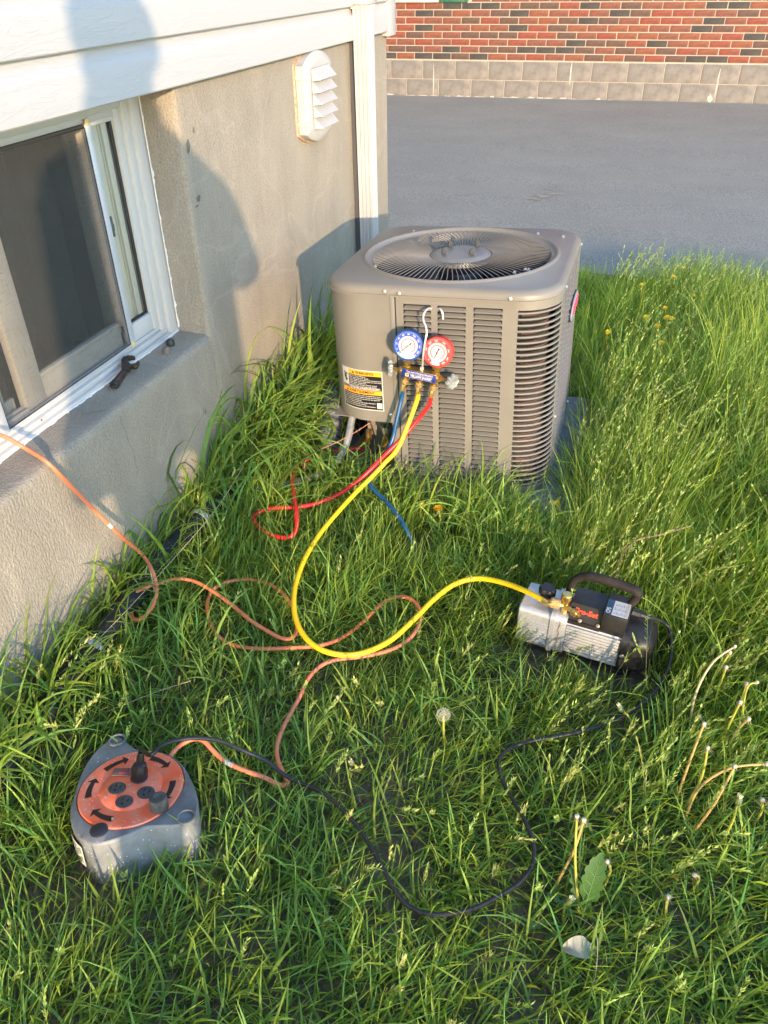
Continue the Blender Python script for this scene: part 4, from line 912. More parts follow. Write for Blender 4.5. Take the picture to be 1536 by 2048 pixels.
# ================================================================== HOSES
m_yel = mat('yellow_hose', (0.78, 0.50, 0.010), 0.38, var=0.05, scale=20, spec=0.5); m_redh = mat('red_hose', (0.60, 0.018, 0.022), 0.35, var=0.05, scale=20); m_blu = mat('blue_hose', (0.006, 0.065, 0.17), 0.35, var=0.06, scale=20)
YEL = [(-0.614,2.033,0.250),(-0.646,1.989,0.210),(-0.680,1.939,0.175),(-0.712,1.875,0.150),(-0.739,1.788,0.130),(-0.755,1.695,0.120),(-0.757,1.590,0.115),(-0.744,1.490,0.110),(-0.720,1.412,0.110),(-0.686,1.347,0.105),(-0.639,1.298,0.100),(-0.586,1.275,0.095),(-0.528,1.280,0.090),(-0.478,1.308,0.090),(-0.432,1.368,0.090),(-0.395,1.456,0.095),(-0.365,1.537,0.100),(-0.325,1.598,0.110),(-0.269,1.627,0.120),(-0.198,1.606,0.140),(-0.126,1.558,0.165),(-0.078,1.523,0.175)]
RED = [(-0.567,2.085,0.325),(-0.604,2.056,0.275),(-0.647,2.017,0.230),(-0.688,1.964,0.190),(-0.725,1.934,0.155),(-0.772,1.910,0.120),(-0.826,1.872,0.100),(-0.885,1.828,0.100),(-0.950,1.803,0.100),(-0.995,1.785,0.090),(-1.002,1.757,0.085),(-0.981,1.729,0.080),(-0.931,1.701,0.080),(-0.883,1.692,0.080),(-0.849,1.696,0.090),(-0.846,1.727,0.100),(-0.864,1.774,0.120),(-0.916,1.873,0.120),(-0.960,1.968,0.110),(-0.971,2.056,0.100),(-0.946,2.131,0.100),(-0.893,2.161,0.110),(-0.833,2.185,0.115),(-0.800,2.215,0.110)]
BLU = [(-0.634,2.068,0.310),(-0.640,2.055,0.265),(-0.652,2.028,0.225),(-0.672,1.995,0.190),(-0.690,1.970,0.165),(-0.683,1.945,0.150),(-0.657,1.923,0.140),(-0.608,1.888,0.130),(-0.561,1.845,0.120),(-0.527,1.814,0.100),(-0.508,1.804,0.070),(-0.503,1.821,0.020),(-0.504,1.843,-0.020)]
def hose(name, label, pts, start, sdir, r, m, n=12, k=8):
    s0 = Vector(start); P = [s0, s0+Vector(sdir)*0.035]+[Vector(p) for p in pts]
    C_ = spline(P, k); mb = MB(); mb.tube(C_, r, n); o = mb.build(name, m); return tag(o, label, 'hose'), C_
h_red, CR_ = hose('red_hose', 'red rubber hose looping down from the manifold to the valve bay', RED, *FIT[2], 0.0068, m_redh)
h_yel, CY_ = hose('yellow_hose', 'long yellow hose curving from the manifold across the grass to the vacuum pump', YEL, *FIT[1], 0.0072, m_yel)
h_blu, CB_ = hose('blue_hose', 'blue hose hanging from the manifold behind the yellow one and diving into the grass', BLU, *FIT[0], 0.0068, m_blu)

# worn print along the yellow hose
hpm = MB()
for s0 in (14, 60, 118, 150):
    for k in range(5):
        i_ = s0+k
        if i_+1 >= len(CY_) or k == 2: continue
        p_ = CY_[i_]; q_ = p_.lerp(CY_[i_+1], 0.55); t_ = (q_-p_).normalized(); s_ = t_.cross(Vector((0, 0, 1))).normalized(); n_ = s_.cross(t_).normalized()
        v_ = (Vector((0, 0, 1.5))-p_); v_ = (v_-t_*v_.dot(t_)).normalized(); w_ = t_.cross(v_)
        hpm.add([p_+v_*0.00735+w_*0.0007, p_+v_*0.00735-w_*0.0007, q_+v_*0.00735-w_*0.0007, q_+v_*0.00735+w_*0.0007], [(0, 1, 2, 3)])
o = hpm.build('hose_print', mat('print_grey', (0.10, 0.08, 0.03), 0.6), flat=True); o.parent = h_yel
# orange extension cord: out of the window, down the wall, loops over the grass, into the reel
ORG = [(-1.62,1.02,0.66),(-1.45,1.12,0.66),(-1.378,1.195,0.640),(-1.352,1.250,0.600),(-1.320,1.276,0.556),(-1.255,1.266,0.532),(-1.235,1.293,0.455),(-1.225,1.355,0.321),(-1.210,1.407,0.208),(-1.190,1.438,0.136),(-1.138,1.397,0.130),(-1.111,1.369,0.110),(-1.090,1.333,0.100),(-1.083,1.295,0.090),(-1.093,1.260,0.080),(-1.120,1.259,0.070),(-1.152,1.294,0.060),(-1.165,1.337,0.080),(-1.145,1.368,0.085),(-1.117,1.404,0.080),(-1.085,1.430,0.080),(-1.032,1.434,0.080),(-0.965,1.412,0.080),(-0.892,1.378,0.080),(-0.818,1.341,0.075),(-0.759,1.321,0.070),(-0.713,1.311,0.065),(-0.692,1.327,0.060),(-0.696,1.364,0.055),(-0.720,1.411,0.060),(-0.765,1.463,0.060),(-0.826,1.500,0.060),(-0.885,1.510,0.060),(-0.933,1.495,0.060),(-0.971,1.461,0.060),(-0.985,1.424,0.050),(-0.965,1.371,0.045),(-0.919,1.313,0.045),(-0.860,1.271,0.050),(-0.797,1.262,0.055),(-0.731,1.272,0.060),(-0.671,1.295,0.060),(-0.618,1.317,0.060),(-0.580,1.361,0.050),(-0.558,1.414,0.040),(-0.536,1.475,0.040),(-0.517,1.527,0.045),(-0.482,1.553,0.060),(-0.445,1.562,0.060),(-0.411,1.536,0.060),(-0.392,1.492,0.060),(-0.392,1.437,0.060),(-0.411,1.387,0.060),(-0.446,1.348,0.060),(-0.501,1.312,0.060),(-0.557,1.284,0.060),(-0.588,1.256,0.055),(-0.601,1.206,0.055),(-0.598,1.153,0.055),(-0.601,1.112,0.050),(-0.601,1.058,0.050),(-0.594,1.008,0.050),(-0.576,0.971,0.050),(-0.550,0.945,0.045),(-0.538,0.934,0.034),(-0.549,0.921,0.038),(-0.582,0.917,0.056),(-0.628,0.915,0.065),(-0.678,0.921,0.070),(-0.713,0.933,0.080),(-0.742,0.944,0.090),(-0.768,0.937,0.090),(-0.788,0.911,0.085),(-0.796,0.880,0.075),(-0.795,0.84,0.07)]
m_org = mat('orange_cord', (0.72, 0.165, 0.065), 0.5, scale=9, col2=(0.62, 0.21, 0.115))
CO_ = spline(ORG, 7)
mb = MB(); mb.tube(CO_, 0.0051, 10)
cord = tag(mb.build('extension_cord', m_org), 'orange extension cord hanging from the window sill and looping across the grass to the reel', 'cord')
# repair tape and scuffs
tp = MB(); k0 = min(range(len(CO_)), key=lambda i: (CO_[i]-Vector((-0.655, 0.917, 0.068))).length); tp.tube(CO_[k0:k0+4], 0.0058, 10); o = tp.build('tape', mat('grey_tape', (0.35, 0.33, 0.31), 0.6, var=0.5, scale=200)); o.parent = cord
tp = MB(); k0 = min(range(len(CO_)), key=lambda i: (CO_[i]-Vector((-1.222, 1.375, 0.28))).length); tp.tube(CO_[k0:k0+2], 0.0054, 10); o = tp.build('tape', mat('pale_tape', (0.62, 0.56, 0.50), 0.6)); o.parent = cord

# ================================================================== CORD REEL
tilt = R(9); fwd = Vector((-0.3, 0.95, 0)).normalized(); ez = Vector((fwd.x*math.sin(tilt), fwd.y*math.sin(tilt), math.cos(tilt)))
ex = Vector((0, 1, 0)).cross(ez).normalized(); ey = ez.cross(ex)
RC = Vector((-0.8195, 0.784, 0.100)); RH = 0.102
RM = Matrix(((ex.x, ey.x, ez.x, RC.x-ez.x*RH), (ex.y, ey.y, ez.y, RC.y-ez.y*RH), (ex.z, ey.z, ez.z, RC.z-ez.z*RH), (0, 0, 0, 1)))
reel = thing('cord_reel', 'grey cord storage reel with a paint-spattered orange face, lying in the grass at lower left', 'cord reel', mw=RM)
m_rgrey = specks(mat('reel_grey', (0.115, 0.122, 0.128), 0.5, scale=14, col2=(0.225, 0.232, 0.235), rvar=0.08), (0.60, 0.61, 0.60), 130, 0.17, 0.35)
m_rorg = specks(mat('reel_orange', (0.86, 0.125, 0.045), 0.42, scale=22, col2=(0.74, 0.24, 0.15), rvar=0.06), (0.74, 0.66, 0.62), 200, 0.2, 0.45)
def ro(mb, name, mats, parent=None, **k): return obj(name, mb.mesh(name, mats, **k), parent or reel)
EARS = [(-0.112, 0.112), (0.004, -0.128), (0.150, -0.034)]
EA = [math.atan2(b, a) for a, b in EARS]; ED = [math.hypot(a, b) for a, b in EARS]
def rout(t, off=0.0):
    r = 0.1115
    for (a, d, sl, sr) in [(EA[0], ED[0], 0.62, 0.17), (EA[1], ED[1], 0.50, 0.72), (EA[2], ED[2], 0.52, 0.30)]:
        dt = (t-a+math.pi) % (2*math.pi)-math.pi; s_ = sl if dt > 0 else sr
        r = max(r, 0.1115+(d+0.017-0.1115)*math.exp(-(abs(dt)/s_)**1.6))
    return r+off
NR = 144; TR = [2*math.pi*i/NR for i in range(NR)]
def rr_(off, z, f=None): return [((f(t) if f else rout(t, off))*math.cos(t), (f(t) if f else rout(t, off))*math.sin(t), z) for t in TR]
b = MB(); b.loft([rr_(-0.006, -0.03), rr_(-0.004, 0.01), rr_(0.0, RH-0.006), rr_(-0.0015, RH-0.002), rr_(-0.004, RH), rr_(0, RH, lambda t: min(0.1085, rout(t)-0.004)), rr_(0, RH-0.006, lambda t: 0.1065)], cap1=False)
ro(b, 'housing', m_rgrey, angle=40)
for i, (x, y) in enumerate(EARS):
    k = 1.0-(0.0 if i != 1 else 0.12); x, y = x*k, y*k
    b = MB()
    if i == 1:
        b.lathe([(0.0175, RH-0.001), (0.0175, RH+0.0025), (0.015, RH+0.004), (0, RH+0.0045)], 24, close=False, M=Matrix.Translation((x, y, 0))); ro(b, 'corner_plug', specks(mat('plug_dark', (0.022, 0.024, 0.035), 0.5), (0.3, 0.32, 0.36), 200))
    else:
        b.lathe([(0.0190, RH-0.004), (0.0190, RH+0.004), (0.0160, RH+0.0045), (0.0145, RH+0.003), (0.0135, RH-0.03)], 24, close=False, M=Matrix.Translation((x, y, 0))); e_ = ro(b, 'corner_socket', m_rgrey)
        b = MB(); b.lathe([(0.0136, RH-0.001+0.0005), (0, RH-0.001+0.0005)], 20, close=False, M=Matrix.Translation((x, y, 0))); ro(b, 'socket_hole', m_dark, e_)
d = MB(); d.lathe([(0.1068, RH-0.012), (0.1060, RH+0.001), (0.1045, RH+0.0028), (0.102, RH+0.0030), (0.0665, RH+0.0030), (0.0645, RH+0.0022), (0.062, RH+0.0030), (0.059, RH+0.0055), (0.0, RH+0.0055)], 96, close=False)
ro(d, 'reel_face', m_rorg, angle=40)
m_arrow = mat('arrow_black', (0.018, 0.010, 0.010), 0.6)
def arrow(a, L=0.60, r=0.0845):
    # clockwise arc arrow centred at angle a
    mb = MB(); n = 8; vs = []
    for i in range(n+1):
        t = a+L/2-(L-0.10)*i/n; w_ = 0.0045+0.0022*(1-i/n); z = RH+0.0036
        vs += [((r-w_)*math.cos(t), (r-w_)*math.sin(t), z), ((r+w_)*math.cos(t), (r+w_)*math.sin(t), z)]
    mb.add(vs, [(2*i, 2*i+2, 2*i+3, 2*i+1) for i in range(n)])
    t = a+L/2-(L-0.10); t2 = a-L/2-0.03; z = RH+0.0036
    mb.add([((r-0.0135)*math.cos(t), (r-0.0135)*math.sin(t), z), ((r+0.0135)*math.cos(t), (r+0.0135)*math.sin(t), z), (r*math.cos(t2), r*math.sin(t2), z)], [(0, 2, 1)])
    ro(mb, 'arrow', m_arrow, flat=True)
for a in (146, 78, 12, 200, -98): arrow(R(a))
m_sock = specks(mat('socket_black', (0.030, 0.032, 0.036), 0.5, scale=60, col2=(0.07, 0.075, 0.08)), (0.5, 0.5, 0.5), 180)
for i, (x, y) in enumerate([(0.003, 0.0255), (-0.024, -0.0135), (0.0400, -0.006), (0.0115, -0.040)]):
    b = MB(); b.lathe([(0.0185, RH+0.0050), (0.0185, RH+0.0068), (0.0175, RH+0.0075), (0, RH+0.0075)], 24, close=False, M=Matrix.Translation((x, y, 0)) @ Matrix.Diagonal((1, 0.90, 1, 1))); s_ = ro(b, 'outlet', m_sock)
    if i:
        b = MB(); z = RH+0.0077; 
        for (u, v_) in [(-0.0055, 0.004), (0.0055, 0.004)]: b.add([(x+u-0.0011, y+v_-0.0040, z), (x+u+0.0011, y+v_-0.0040, z), (x+u+0.0011, y+v_+0.0040, z), (x+u-0.0011, y+v_+0.0040, z)], [(0, 1, 2, 3)])
        b.lathe([(0.0028, z), (0, z)], 10, close=False, M=Matrix.Translation((x, y-0.007, 0))); ro(b, 'slots', mat('slot_black', (0.003, 0.003, 0.003), 0.9), s_, flat=True)
b = MB(); B_ = Matrix.Translation((-0.0415, 0.028, RH+0.005)) @ Matrix.Rotation(R(18), 4, 'Z'); b.box(-0.019, 0.019, -0.0105, 0.0105, 0, 0.003, c=0.001, M=B_); sw_ = ro(b, 'breaker_switch', mat('switch_frame', (0.16, 0.10, 0.10), 0.5))
b = MB(); b.box(-0.004, 0.015, -0.007, 0.007, 0.003, 0.0065, c=0.001, M=B_); ro(b, 'rocker', mat('rocker_red', (0.22, 0.05, 0.05), 0.35, spec=0.6), sw_)
# winding knob, knurled
b = MB(); n = 60
def kr(k, z): return [(0.0870+((0.0185+(0.0009 if i % 2 else -0.0009))*k)*math.cos(2*math.pi*i/n), -0.030+((0.0185+(0.0009 if i % 2 else -0.0009))*k)*math.sin(2*math.pi*i/n), z) for i in range(n)]
b.loft([kr(0.95, RH+0.002), kr(0.93, RH+0.028), kr(0.86, RH+0.031), [(0.087+0.010*math.cos(2*math.pi*i/n), -0.030+0.010*math.sin(2*math.pi*i/n), RH+0.0315) for i in range(n)], [(0.087+0.0085*math.cos(2*math.pi*i/n), -0.030+0.0085*math.sin(2*math.pi*i/n), RH+0.029) for i in range(n)]])
ro(b, 'winding_knob', specks(mat('knob_black', (0.028, 0.028, 0.028), 0.5, scale=40, col2=(0.09, 0.09, 0.09)), (0.5, 0.5, 0.48), 120), angle=60)
for (a, r) in [(35, 0.050), (150, 0.006), (230, 0.052), (280, 0.085), (320, 0.055)]:
    b = MB(); b.lathe([(0.0028, RH+0.005), (0.0026, RH+0.0068), (0, RH+0.007)], 8, close=False, M=Matrix.Translation((r*math.cos(R(a)), r*math.sin(R(a)), 0))); ro(b, 'screw', m_steel)
# sticker on the side left of the front corner
t0 = EA[1]-0.56; t1 = EA[1]-0.14
b = MB(); n = 8
def sp_(t, z, off=0.0045): r = rout(t, off); return (r*math.cos(t), r*math.sin(t), z)
vs = [sp_(t0+(t1-t0)*i/n, z) for i in range(n+1) for z in (0.030, RH-0.016)]
b.add(vs, [(2*i, 2*i+2, 2*i+3, 2*i+1) for i in range(n)], 0); stk = ro(b, 'sticker', mat('sticker_paper', (0.58, 0.57, 0.50), 0.6, var=0.1, scale=30), flat=True)
b = MB()
for row in range(9):
    z = RH-0.026-row*0.0058
    for j in range(5):
        if (row*5+j) % 4 == 3: continue
        ta = t0+(t1-t0)*(0.30+0.13*j); tb = ta+(t1-t0)*0.10; b.add([sp_(ta, z, 0.005), sp_(tb, z, 0.005), sp_(tb, z+0.0022, 0.005), sp_(ta, z+0.0022, 0.005)], [(0, 1, 2, 3)])
for row in range(4): b.add([sp_(t0+(t1-t0)*0.08, RH-0.030-row*0.009, 0.005), sp_(t0+(t1-t0)*0.22, RH-0.030-row*0.009, 0.005), sp_(t0+(t1-t0)*0.22, RH-0.024-row*0.009, 0.005), sp_(t0+(t1-t0)*0.08, RH-0.024-row*0.009, 0.005)], [(0, 1, 2, 3)])
for j in range(12): b.add([sp_(t0+(t1-t0)*(0.10+0.06*j), 0.034, 0.005), sp_(t0+(t1-t0)*(0.13+0.06*j), 0.034, 0.005), sp_(t0+(t1-t0)*(0.13+0.06*j), 0.046, 0.005), sp_(t0+(t1-t0)*(0.10+0.06*j), 0.046, 0.005)], [(0, 1, 2, 3)])
ro(b, 'sticker_print', m_lblk, stk, flat=True)

# ================================================================== VACUUM PUMP
pa = Vector((-0.136, 1.575, 0)); pb = Vector((0.218, 1.530, 0)); pdir = (pb-pa).normalized()
PM = Matrix.Translation(pa+Vector((0, 0, 0.012))) @ Matrix.Rotation(math.atan2(pdir.y, pdir.x), 4, 'Z') @ Matrix.Rotation(R(0.5), 4, 'Y')
pump = thing('vacuum_pump', 'silver and black vacuum pump with a brown carrying handle, standing in the long grass', 'pump', mw=PM)
def po(mb, name, mats, parent=None, **k): return obj(name, mb.mesh(name, mats, **k), parent or pump)
m_cast = mat('cast_aluminium', (0.40, 0.41, 0.42), 0.42, metal=0.55, scale=14, col2=(0.56, 0.56, 0.55), rvar=0.08, bump=0.25, bscale=60)
m_alum = mat('ribbed_aluminium', (0.36, 0.36, 0.355), 0.45, metal=0.3, scale=20, col2=(0.50, 0.50, 0.485))
m_pblk = mat('pump_black', (0.010, 0.010, 0.011), 0.42, scale=22, col2=(0.026, 0.024, 0.023), spec=0.35)
m_pbrn = mat('handle_brown', (0.012, 0.010, 0.009), 0.75, scale=20, col2=(0.030, 0.024, 0.020), spec=0.25)
PYc, PZc = 0.0, 0.074
def rrect(x, hy, hz, r, cy=PYc, cz=PZc, n=5):
    pts = []
    for (sy, sz, a0) in [(1, 1, 0), (-1, 1, 90), (-1, -1, 180), (1, -1, 270)]:
        for i in range(n+1):
            t = R(a0+90*i/n); pts.append((x, cy+sy*(hy-r)+r*math.cos(t), cz+sz*(hz-r)+r*math.sin(t)))
    return pts
b = MB(); b.loft([rrect(0.0, 0.052, 0.054, 0.014), rrect(0.004, 0.058, 0.060, 0.014), rrect(0.085, 0.058, 0.060, 0.014)]); po(b, 'oil_reservoir', m_cast)
for k in range(8):
    b = MB(); z = PZc-0.040+k*0.0092; b.box(0.022, 0.082, PYc-0.0610, PYc-0.0575, z, z+0.0042, c=0.0012); po(b, 'cooling_fin', m_cast)
b = MB(); b.loft([rrect(0.0852, 0.062, 0.066, 0.016), rrect(0.097, 0.062, 0.066, 0.016)]); po(b, 'flange', m_cast)
b = MB(); b.loft([rrect(0.0972, 0.058, 0.062, 0.018), rrect(0.126, 0.058, 0.062, 0.018)]); po(b, 'pump_head', m_cast)
b = MB(); b.box(0.094, 0.108, -0.005, 0.035, PZc+0.062, PZc+0.084, c=0.002); po(b, 'lug', m_cast)
b = MB(); b.loft([rrect(0.1262, 0.050, 0.054, 0.022), rrect(0.262, 0.050, 0.054, 0.022)]); po(b, 'motor_shell', m_alum)
rb_ = MB(); rb_.box(0.127, 0.262, -0.0060, 0, 0, 0.0082, c=0.0012); RIB = rb_.mesh('motor_rib', m_alum)
for k in range(9):
    z = PZc-0.046+k*0.0098; obj('motor_rib', RIB, pump, (0, -0.0496, z))
    obj('motor_rib', RIB, pump, (0, 0.0496+0.006, z))
b = MB(); cap_ = []
for (x, k) in [(0.2622, 1.0), (0.300, 1.0), (0.318, 0.96), (0.332, 0.84), (0.339, 0.62), (0.341, 0.35)]: cap_.append(rrect(x, 0.060*k, 0.064*k, 0.034*k))
b.loft(cap_); po(b, 'fan_cover', m_pblk, angle=50)
b = MB(); b.lathe([(0.006, 0), (0.006, 0.002), (0.004, 0.003), (0, 0.003)], 10, close=False, M=align((0.272, -0.0600, PZc+0.0), (0, -1, 0))); po(b, 'screw', m_steel)
for x in (0.155, 0.200):
    b = MB(); b.lathe([(0.0048, 0), (0.0048, 0.002), (0, 0.003)], 10, close=False, M=align((x, -0.0445, PZc+0.060), (0, -0.85, 0.5))); po(b, 'screw', mat('brown_screw', (0.30, 0.24, 0.18), 0.4, metal=0.7))
# saddle and junction box
b = MB(); b.loft([[(x, -0.048, PZc+0.044), (x, -0.040, PZc+0.066), (x, -0.030, PZc+0.100), (x, 0.034, PZc+0.100), (x, 0.050, PZc+0.046)] for x in (0.1264, 0.205)]); po(b, 'terminal_cover', m_pblk, angle=25)
b = MB(); b.box(0.1265, 0.2618, -0.049, 0.049, PZc+0.046, PZc+0.0565, c=0.002); po(b, 'saddle', m_pbrn)
b = MB(); b.box(0.205, 0.266, -0.050, 0.040, PZc+0.050, PZc+0.108, c=0.005); po(b, 'junction_box', m_pblk)
b = MB(); b.add([(0.2085, -0.046, PZc+0.1083), (0.2640, -0.046, PZc+0.1083), (0.2640, 0.010, PZc+0.1083), (0.2085, 0.010, PZc+0.1083)], [(0, 1, 2, 3)], 0)
b.add([(0.2085, -0.046, PZc+0.1085), (0.2250, -0.046, PZc+0.1085), (0.2250, 0.010, PZc+0.1085), (0.2085, 0.010, PZc+0.1085)], [(0, 1, 2, 3)], 1)
for i in range(5):
    for j in range(3): b.box(0.229+0.006*i, 0.229+0.006*i+0.0035, -0.042+0.016*j, -0.042+0.016*j+0.010*(0.6+0.4*((i+j) % 2)), PZc+0.1085, PZc+0.1087, 2 if (i+j) % 3 else 3)
b.box(0.257, 0.262, -0.043, 0.005, PZc+0.1085, PZc+0.1087, 3)
lbp = po(b, 'rating_label', [m_lwht, mat('label_slate', (0.02, 0.05, 0.09), 0.4), mat('label_grey', (0.30, 0.34, 0.38), 0.5), mat('label_tan', (0.48, 0.38, 0.28), 0.5)], flat=True)
tv, tf = text_geo('CPS', 0.014, 'CENTER', bold=0.0005); b = MB(); b.add([(0.2165+p[1]*-1.0, -0.032+p[0]*0.9, PZc+0.1089) for p in tv], tf); po(b, 'label_lettering', m_lwht, lbp, flat=True)
tv, tf = text_geo('Pro-Set', 0.0190, 'CENTER', shear=0.15, bold=0.0007)
e0 = Vector((0, -0.040, PZc+0.066)); e1 = Vector((0, -0.030, PZc+0.100)); ud = (e1-e0).normalized(); nn = Vector((1, 0, 0)).cross(ud)
b = MB(); b.add([tuple(Vector((0.1655+p[0]*0.98, 0, 0))+(e0+e1)/2+ud*(p[1]-0.001)+nn*0.0006) for p in tv], tf); po(b, 'pump_lettering', mat('letter_red', (0.85, 0.06, 0.03), 0.45), flat=True)
# handle
b = MB(); hpth = spline([(0.112, 0.020, PZc+0.060), (0.110, 0.020, PZc+0.095), (0.118, 0.020, PZc+0.130), (0.142, 0.020, PZc+0.150), (0.175, 0.020, PZc+0.155), (0.225, 0.020, PZc+0.153), (0.262, 0.020, PZc+0.148), (0.272, 0.020, PZc+0.138), (0.268, 0.020, PZc+0.118), (0.262, 0.020, PZc+0.104)], 5)
b.tube(hpth, [0.0105 if i < 16 else 0.0125 if i < 36 else 0.0105 for i in range(len(hpth))], 12); po(b, 'handle', m_pbrn)
# oil cap: lobed black knob
b = MB(); n = 48
def lob(k, z): return [((0.0205+0.0022*math.cos(6*2*math.pi*i/n))*k*math.cos(2*math.pi*i/n)+0.058, (0.0205+0.0022*math.cos(6*2*math.pi*i/n))*k*math.sin(2*math.pi*i/n)-0.004, z) for i in range(n)]
b.loft([lob(0.70, PZc+0.060), lob(0.70, PZc+0.072), lob(0.98, PZc+0.080), lob(1.0, PZc+0.098), lob(0.90, PZc+0.103)]); po(b, 'oil_cap', m_pblk, angle=40)
# brass intake tee
b = MB(); I0 = Vector((0.112, -0.030, PZc+0.062))
b.tube([I0, I0+Vector((0, 0, 0.046))], 0.0095, 8); b.tube([I0+Vector((-0.004, -0.002, 0.022)), I0+Vector((0.030, -0.014, 0.020))], 0.0068, 8); b.tube([I0+Vector((0, 0, 0.022)), I0+Vector((-0.020, -0.006, 0.024))], 0.0075, 8)
po(b, 'intake_fitting', m_brass)
b = MB(); b.lathe([(0.0125, 0), (0.0135, 0.003), (0.0135, 0.016), (0.011, 0.019), (0, 0.019)], 16, close=False, M=align(I0+Vector((0, 0, 0.040)), (0, 0, 1))); po(b, 'brass_cap', m_brass)
b = MB(); b.lathe([(0.010, 0), (0.0105, 0.012), (0.0055, 0.014), (0.0055, 0.022), (0, 0.022)], 12, close=False, M=align(I0+Vector((0.022, -0.012, 0.020)), (0.9, -0.42, -0.1))); po(b, 'brass_cap', m_brass)
b = MB(); b.lathe([(0.0125, 0), (0.014, 0.003), (0.014, 0.022), (0.011, 0.026)], 18, M=align(I0+Vector((-0.012, -0.006, 0.024)), (-1, -0.15, 0.12))); nut = po(b, 'hose_nut', mat('knurled_brass', (0.5, 0.34, 0.15), 0.45), angle=30)
NUTW = PM @ (I0+Vector((-0.040, -0.010, 0.028)))
# bead chain
bead = MB(); bead.lathe([(0, -0.0012), (0.0012, 0), (0, 0.0012)], 5, close=False); BEAD = bead.mesh('chain_bead', mat('rusty_bead', (0.20, 0.10, 0.06), 0.5, metal=0.5))
for i in range(28): obj('chain_bead', BEAD, pump, (0.110+0.0015*math.sin(i*0.5), -0.0600, PZc+0.050-i*0.0026))
for (x, y) in [(0.02, -0.04), (0.02, 0.04), (0.27, -0.04), (0.27, 0.04)]:
    b = MB(); b.box(x-0.012, x+0.012, y-0.012, y+0.012, -0.002, 0.012, c=0.003); po(b, 'foot', m_black)
b = MB(); b.box(0.01, 0.30, -0.05, 0.05, 0.004, 0.012, c=0.002); po(b, 'base_plate', m_pblk)
# end fitting of the yellow hose at the pump
ye = CY_[-1]; b = MB(); b.tube(spline([ye-(CY_[-1]-CY_[-6]).normalized()*0.004, ye+(CY_[-1]-CY_[-6]).normalized()*0.018, NUTW], 4), [0.0086, 0.0086, 0.0086, 0.0078, 0.007, 0.0062, 0.006, 0.006, 0.006], 8); o = b.build('crimp_sleeve', MATS['sleeve_brass']); o.parent = h_yel

# black power cord of the pump, plugged into the reel
BLK = [(-0.763,0.761,0.200),(-0.754,0.766,0.225),(-0.747,0.785,0.235),(-0.736,0.813,0.235),(-0.719,0.839,0.225),(-0.691,0.865,0.210),(-0.659,0.892,0.180),(-0.620,0.917,0.130),(-0.578,0.927,0.080),(-0.536,0.919,0.060),(-0.488,0.915,0.050),(-0.440,0.907,0.050),(-0.385,0.880,0.050),(-0.342,0.851,0.050),(-0.304,0.817,0.050),(-0.270,0.784,0.050),(-0.239,0.755,0.045),(-0.208,0.736,0.040),(-0.168,0.732,0.040),(-0.129,0.745,0.040),(-0.087,0.769,0.040),(-0.047,0.807,0.040),(-0.015,0.842,0.045),(0.001,0.883,0.050),(-0.005,0.923,0.050),(-0.025,0.962,0.050),(-0.052,1.003,0.045),(-0.078,1.038,0.040),(-0.099,1.074,0.040),(-0.106,1.109,0.040),(-0.088,1.145,0.040),(-0.048,1.173,0.045),(0.004,1.202,0.045),(0.056,1.233,0.045),(0.109,1.275,0.040),(0.157,1.323,0.040),(0.199,1.383,0.040),(0.225,1.436,0.050),(0.238,1.480,0.070),(0.240,1.530,0.100),(0.225,1.572,0.130)]
plug_p = RM @ Vector((0.003, 0.0255, RH+0.008)); pz = (RM.to_3x3() @ Vector((0.18, 0.10, 1))).normalized()
jb = PM @ Vector((0.268, 0.018, PZc+0.082)); jd = PM.to_3x3() @ Vector((1, 0.05, -0.12))
pts = [plug_p+pz*0.052, plug_p+pz*0.075]+[Vector((p[0], p[1], p[2]+(0.022 if p[2] < 0.085 else 0))) for p in BLK[2:]]+[jb+jd*0.035, jb+jd*0.012]
CK_ = spline(pts, 6)
m_cordb = mat('black_cord', (0.012, 0.012, 0.013), 0.38)
mb = MB(); mb.tube(CK_, 0.0046, 10)
pc = tag(mb.build('power_cord', m_cordb), 'black power cord running through the grass from the pump to a socket of the reel', 'cord')
b = MB(); PMx = align(plug_p, pz); b.lathe([(0.0165, 0), (0.0175, 0.004), (0.0172, 0.022), (0.0135, 0.034), (0.0085, 0.038), (0.0078, 0.056), (0.005, 0.066)], 8, M=PMx); o = b.build('plug', m_cordb, angle=30); o.parent = pc
b = MB(); b.tube([jb, jb+jd*0.02, jb+jd*0.022, jb+jd*0.045], [0.012, 0.011, 0.008, 0.0055], 8); o = b.build('plug', m_cordb, angle=30); o.parent = pc

# ================================================================== DRAIN PIPE along the wall, conduit, wire
m_pipe = mat('black_foam_pipe', (0.007, 0.009, 0.012), 0.7, scale=30, col2=(0.016, 0.019, 0.024), bump=0.5, bscale=70)
PIPE = [(-0.99,2.30,0.055),(-1.06,2.15,0.050),(-1.102,2.007,0.050),(-1.153,1.815,0.058),(-1.178,1.717,0.060),(-1.185,1.598,0.060),(-1.186,1.485,0.060),(-1.182,1.367,0.055),(-1.176,1.258,0.050),(-1.170,1.171,0.050),(-1.165,1.028,0.046),(-1.160,0.908,0.042),(-1.150,0.768,0.040),(-1.14,0.55,0.040),(-1.13,0.2,0.03)]
mb = MB(); mb.tube([p_+Vector((0, 0, 0.006)) for p_ in spline(PIPE, 6)], 0.033, 14); dp = tag(mb.build('insulated_pipe', m_pipe), 'black insulated pipe lying in the grass along the foot of the wall', 'pipe')
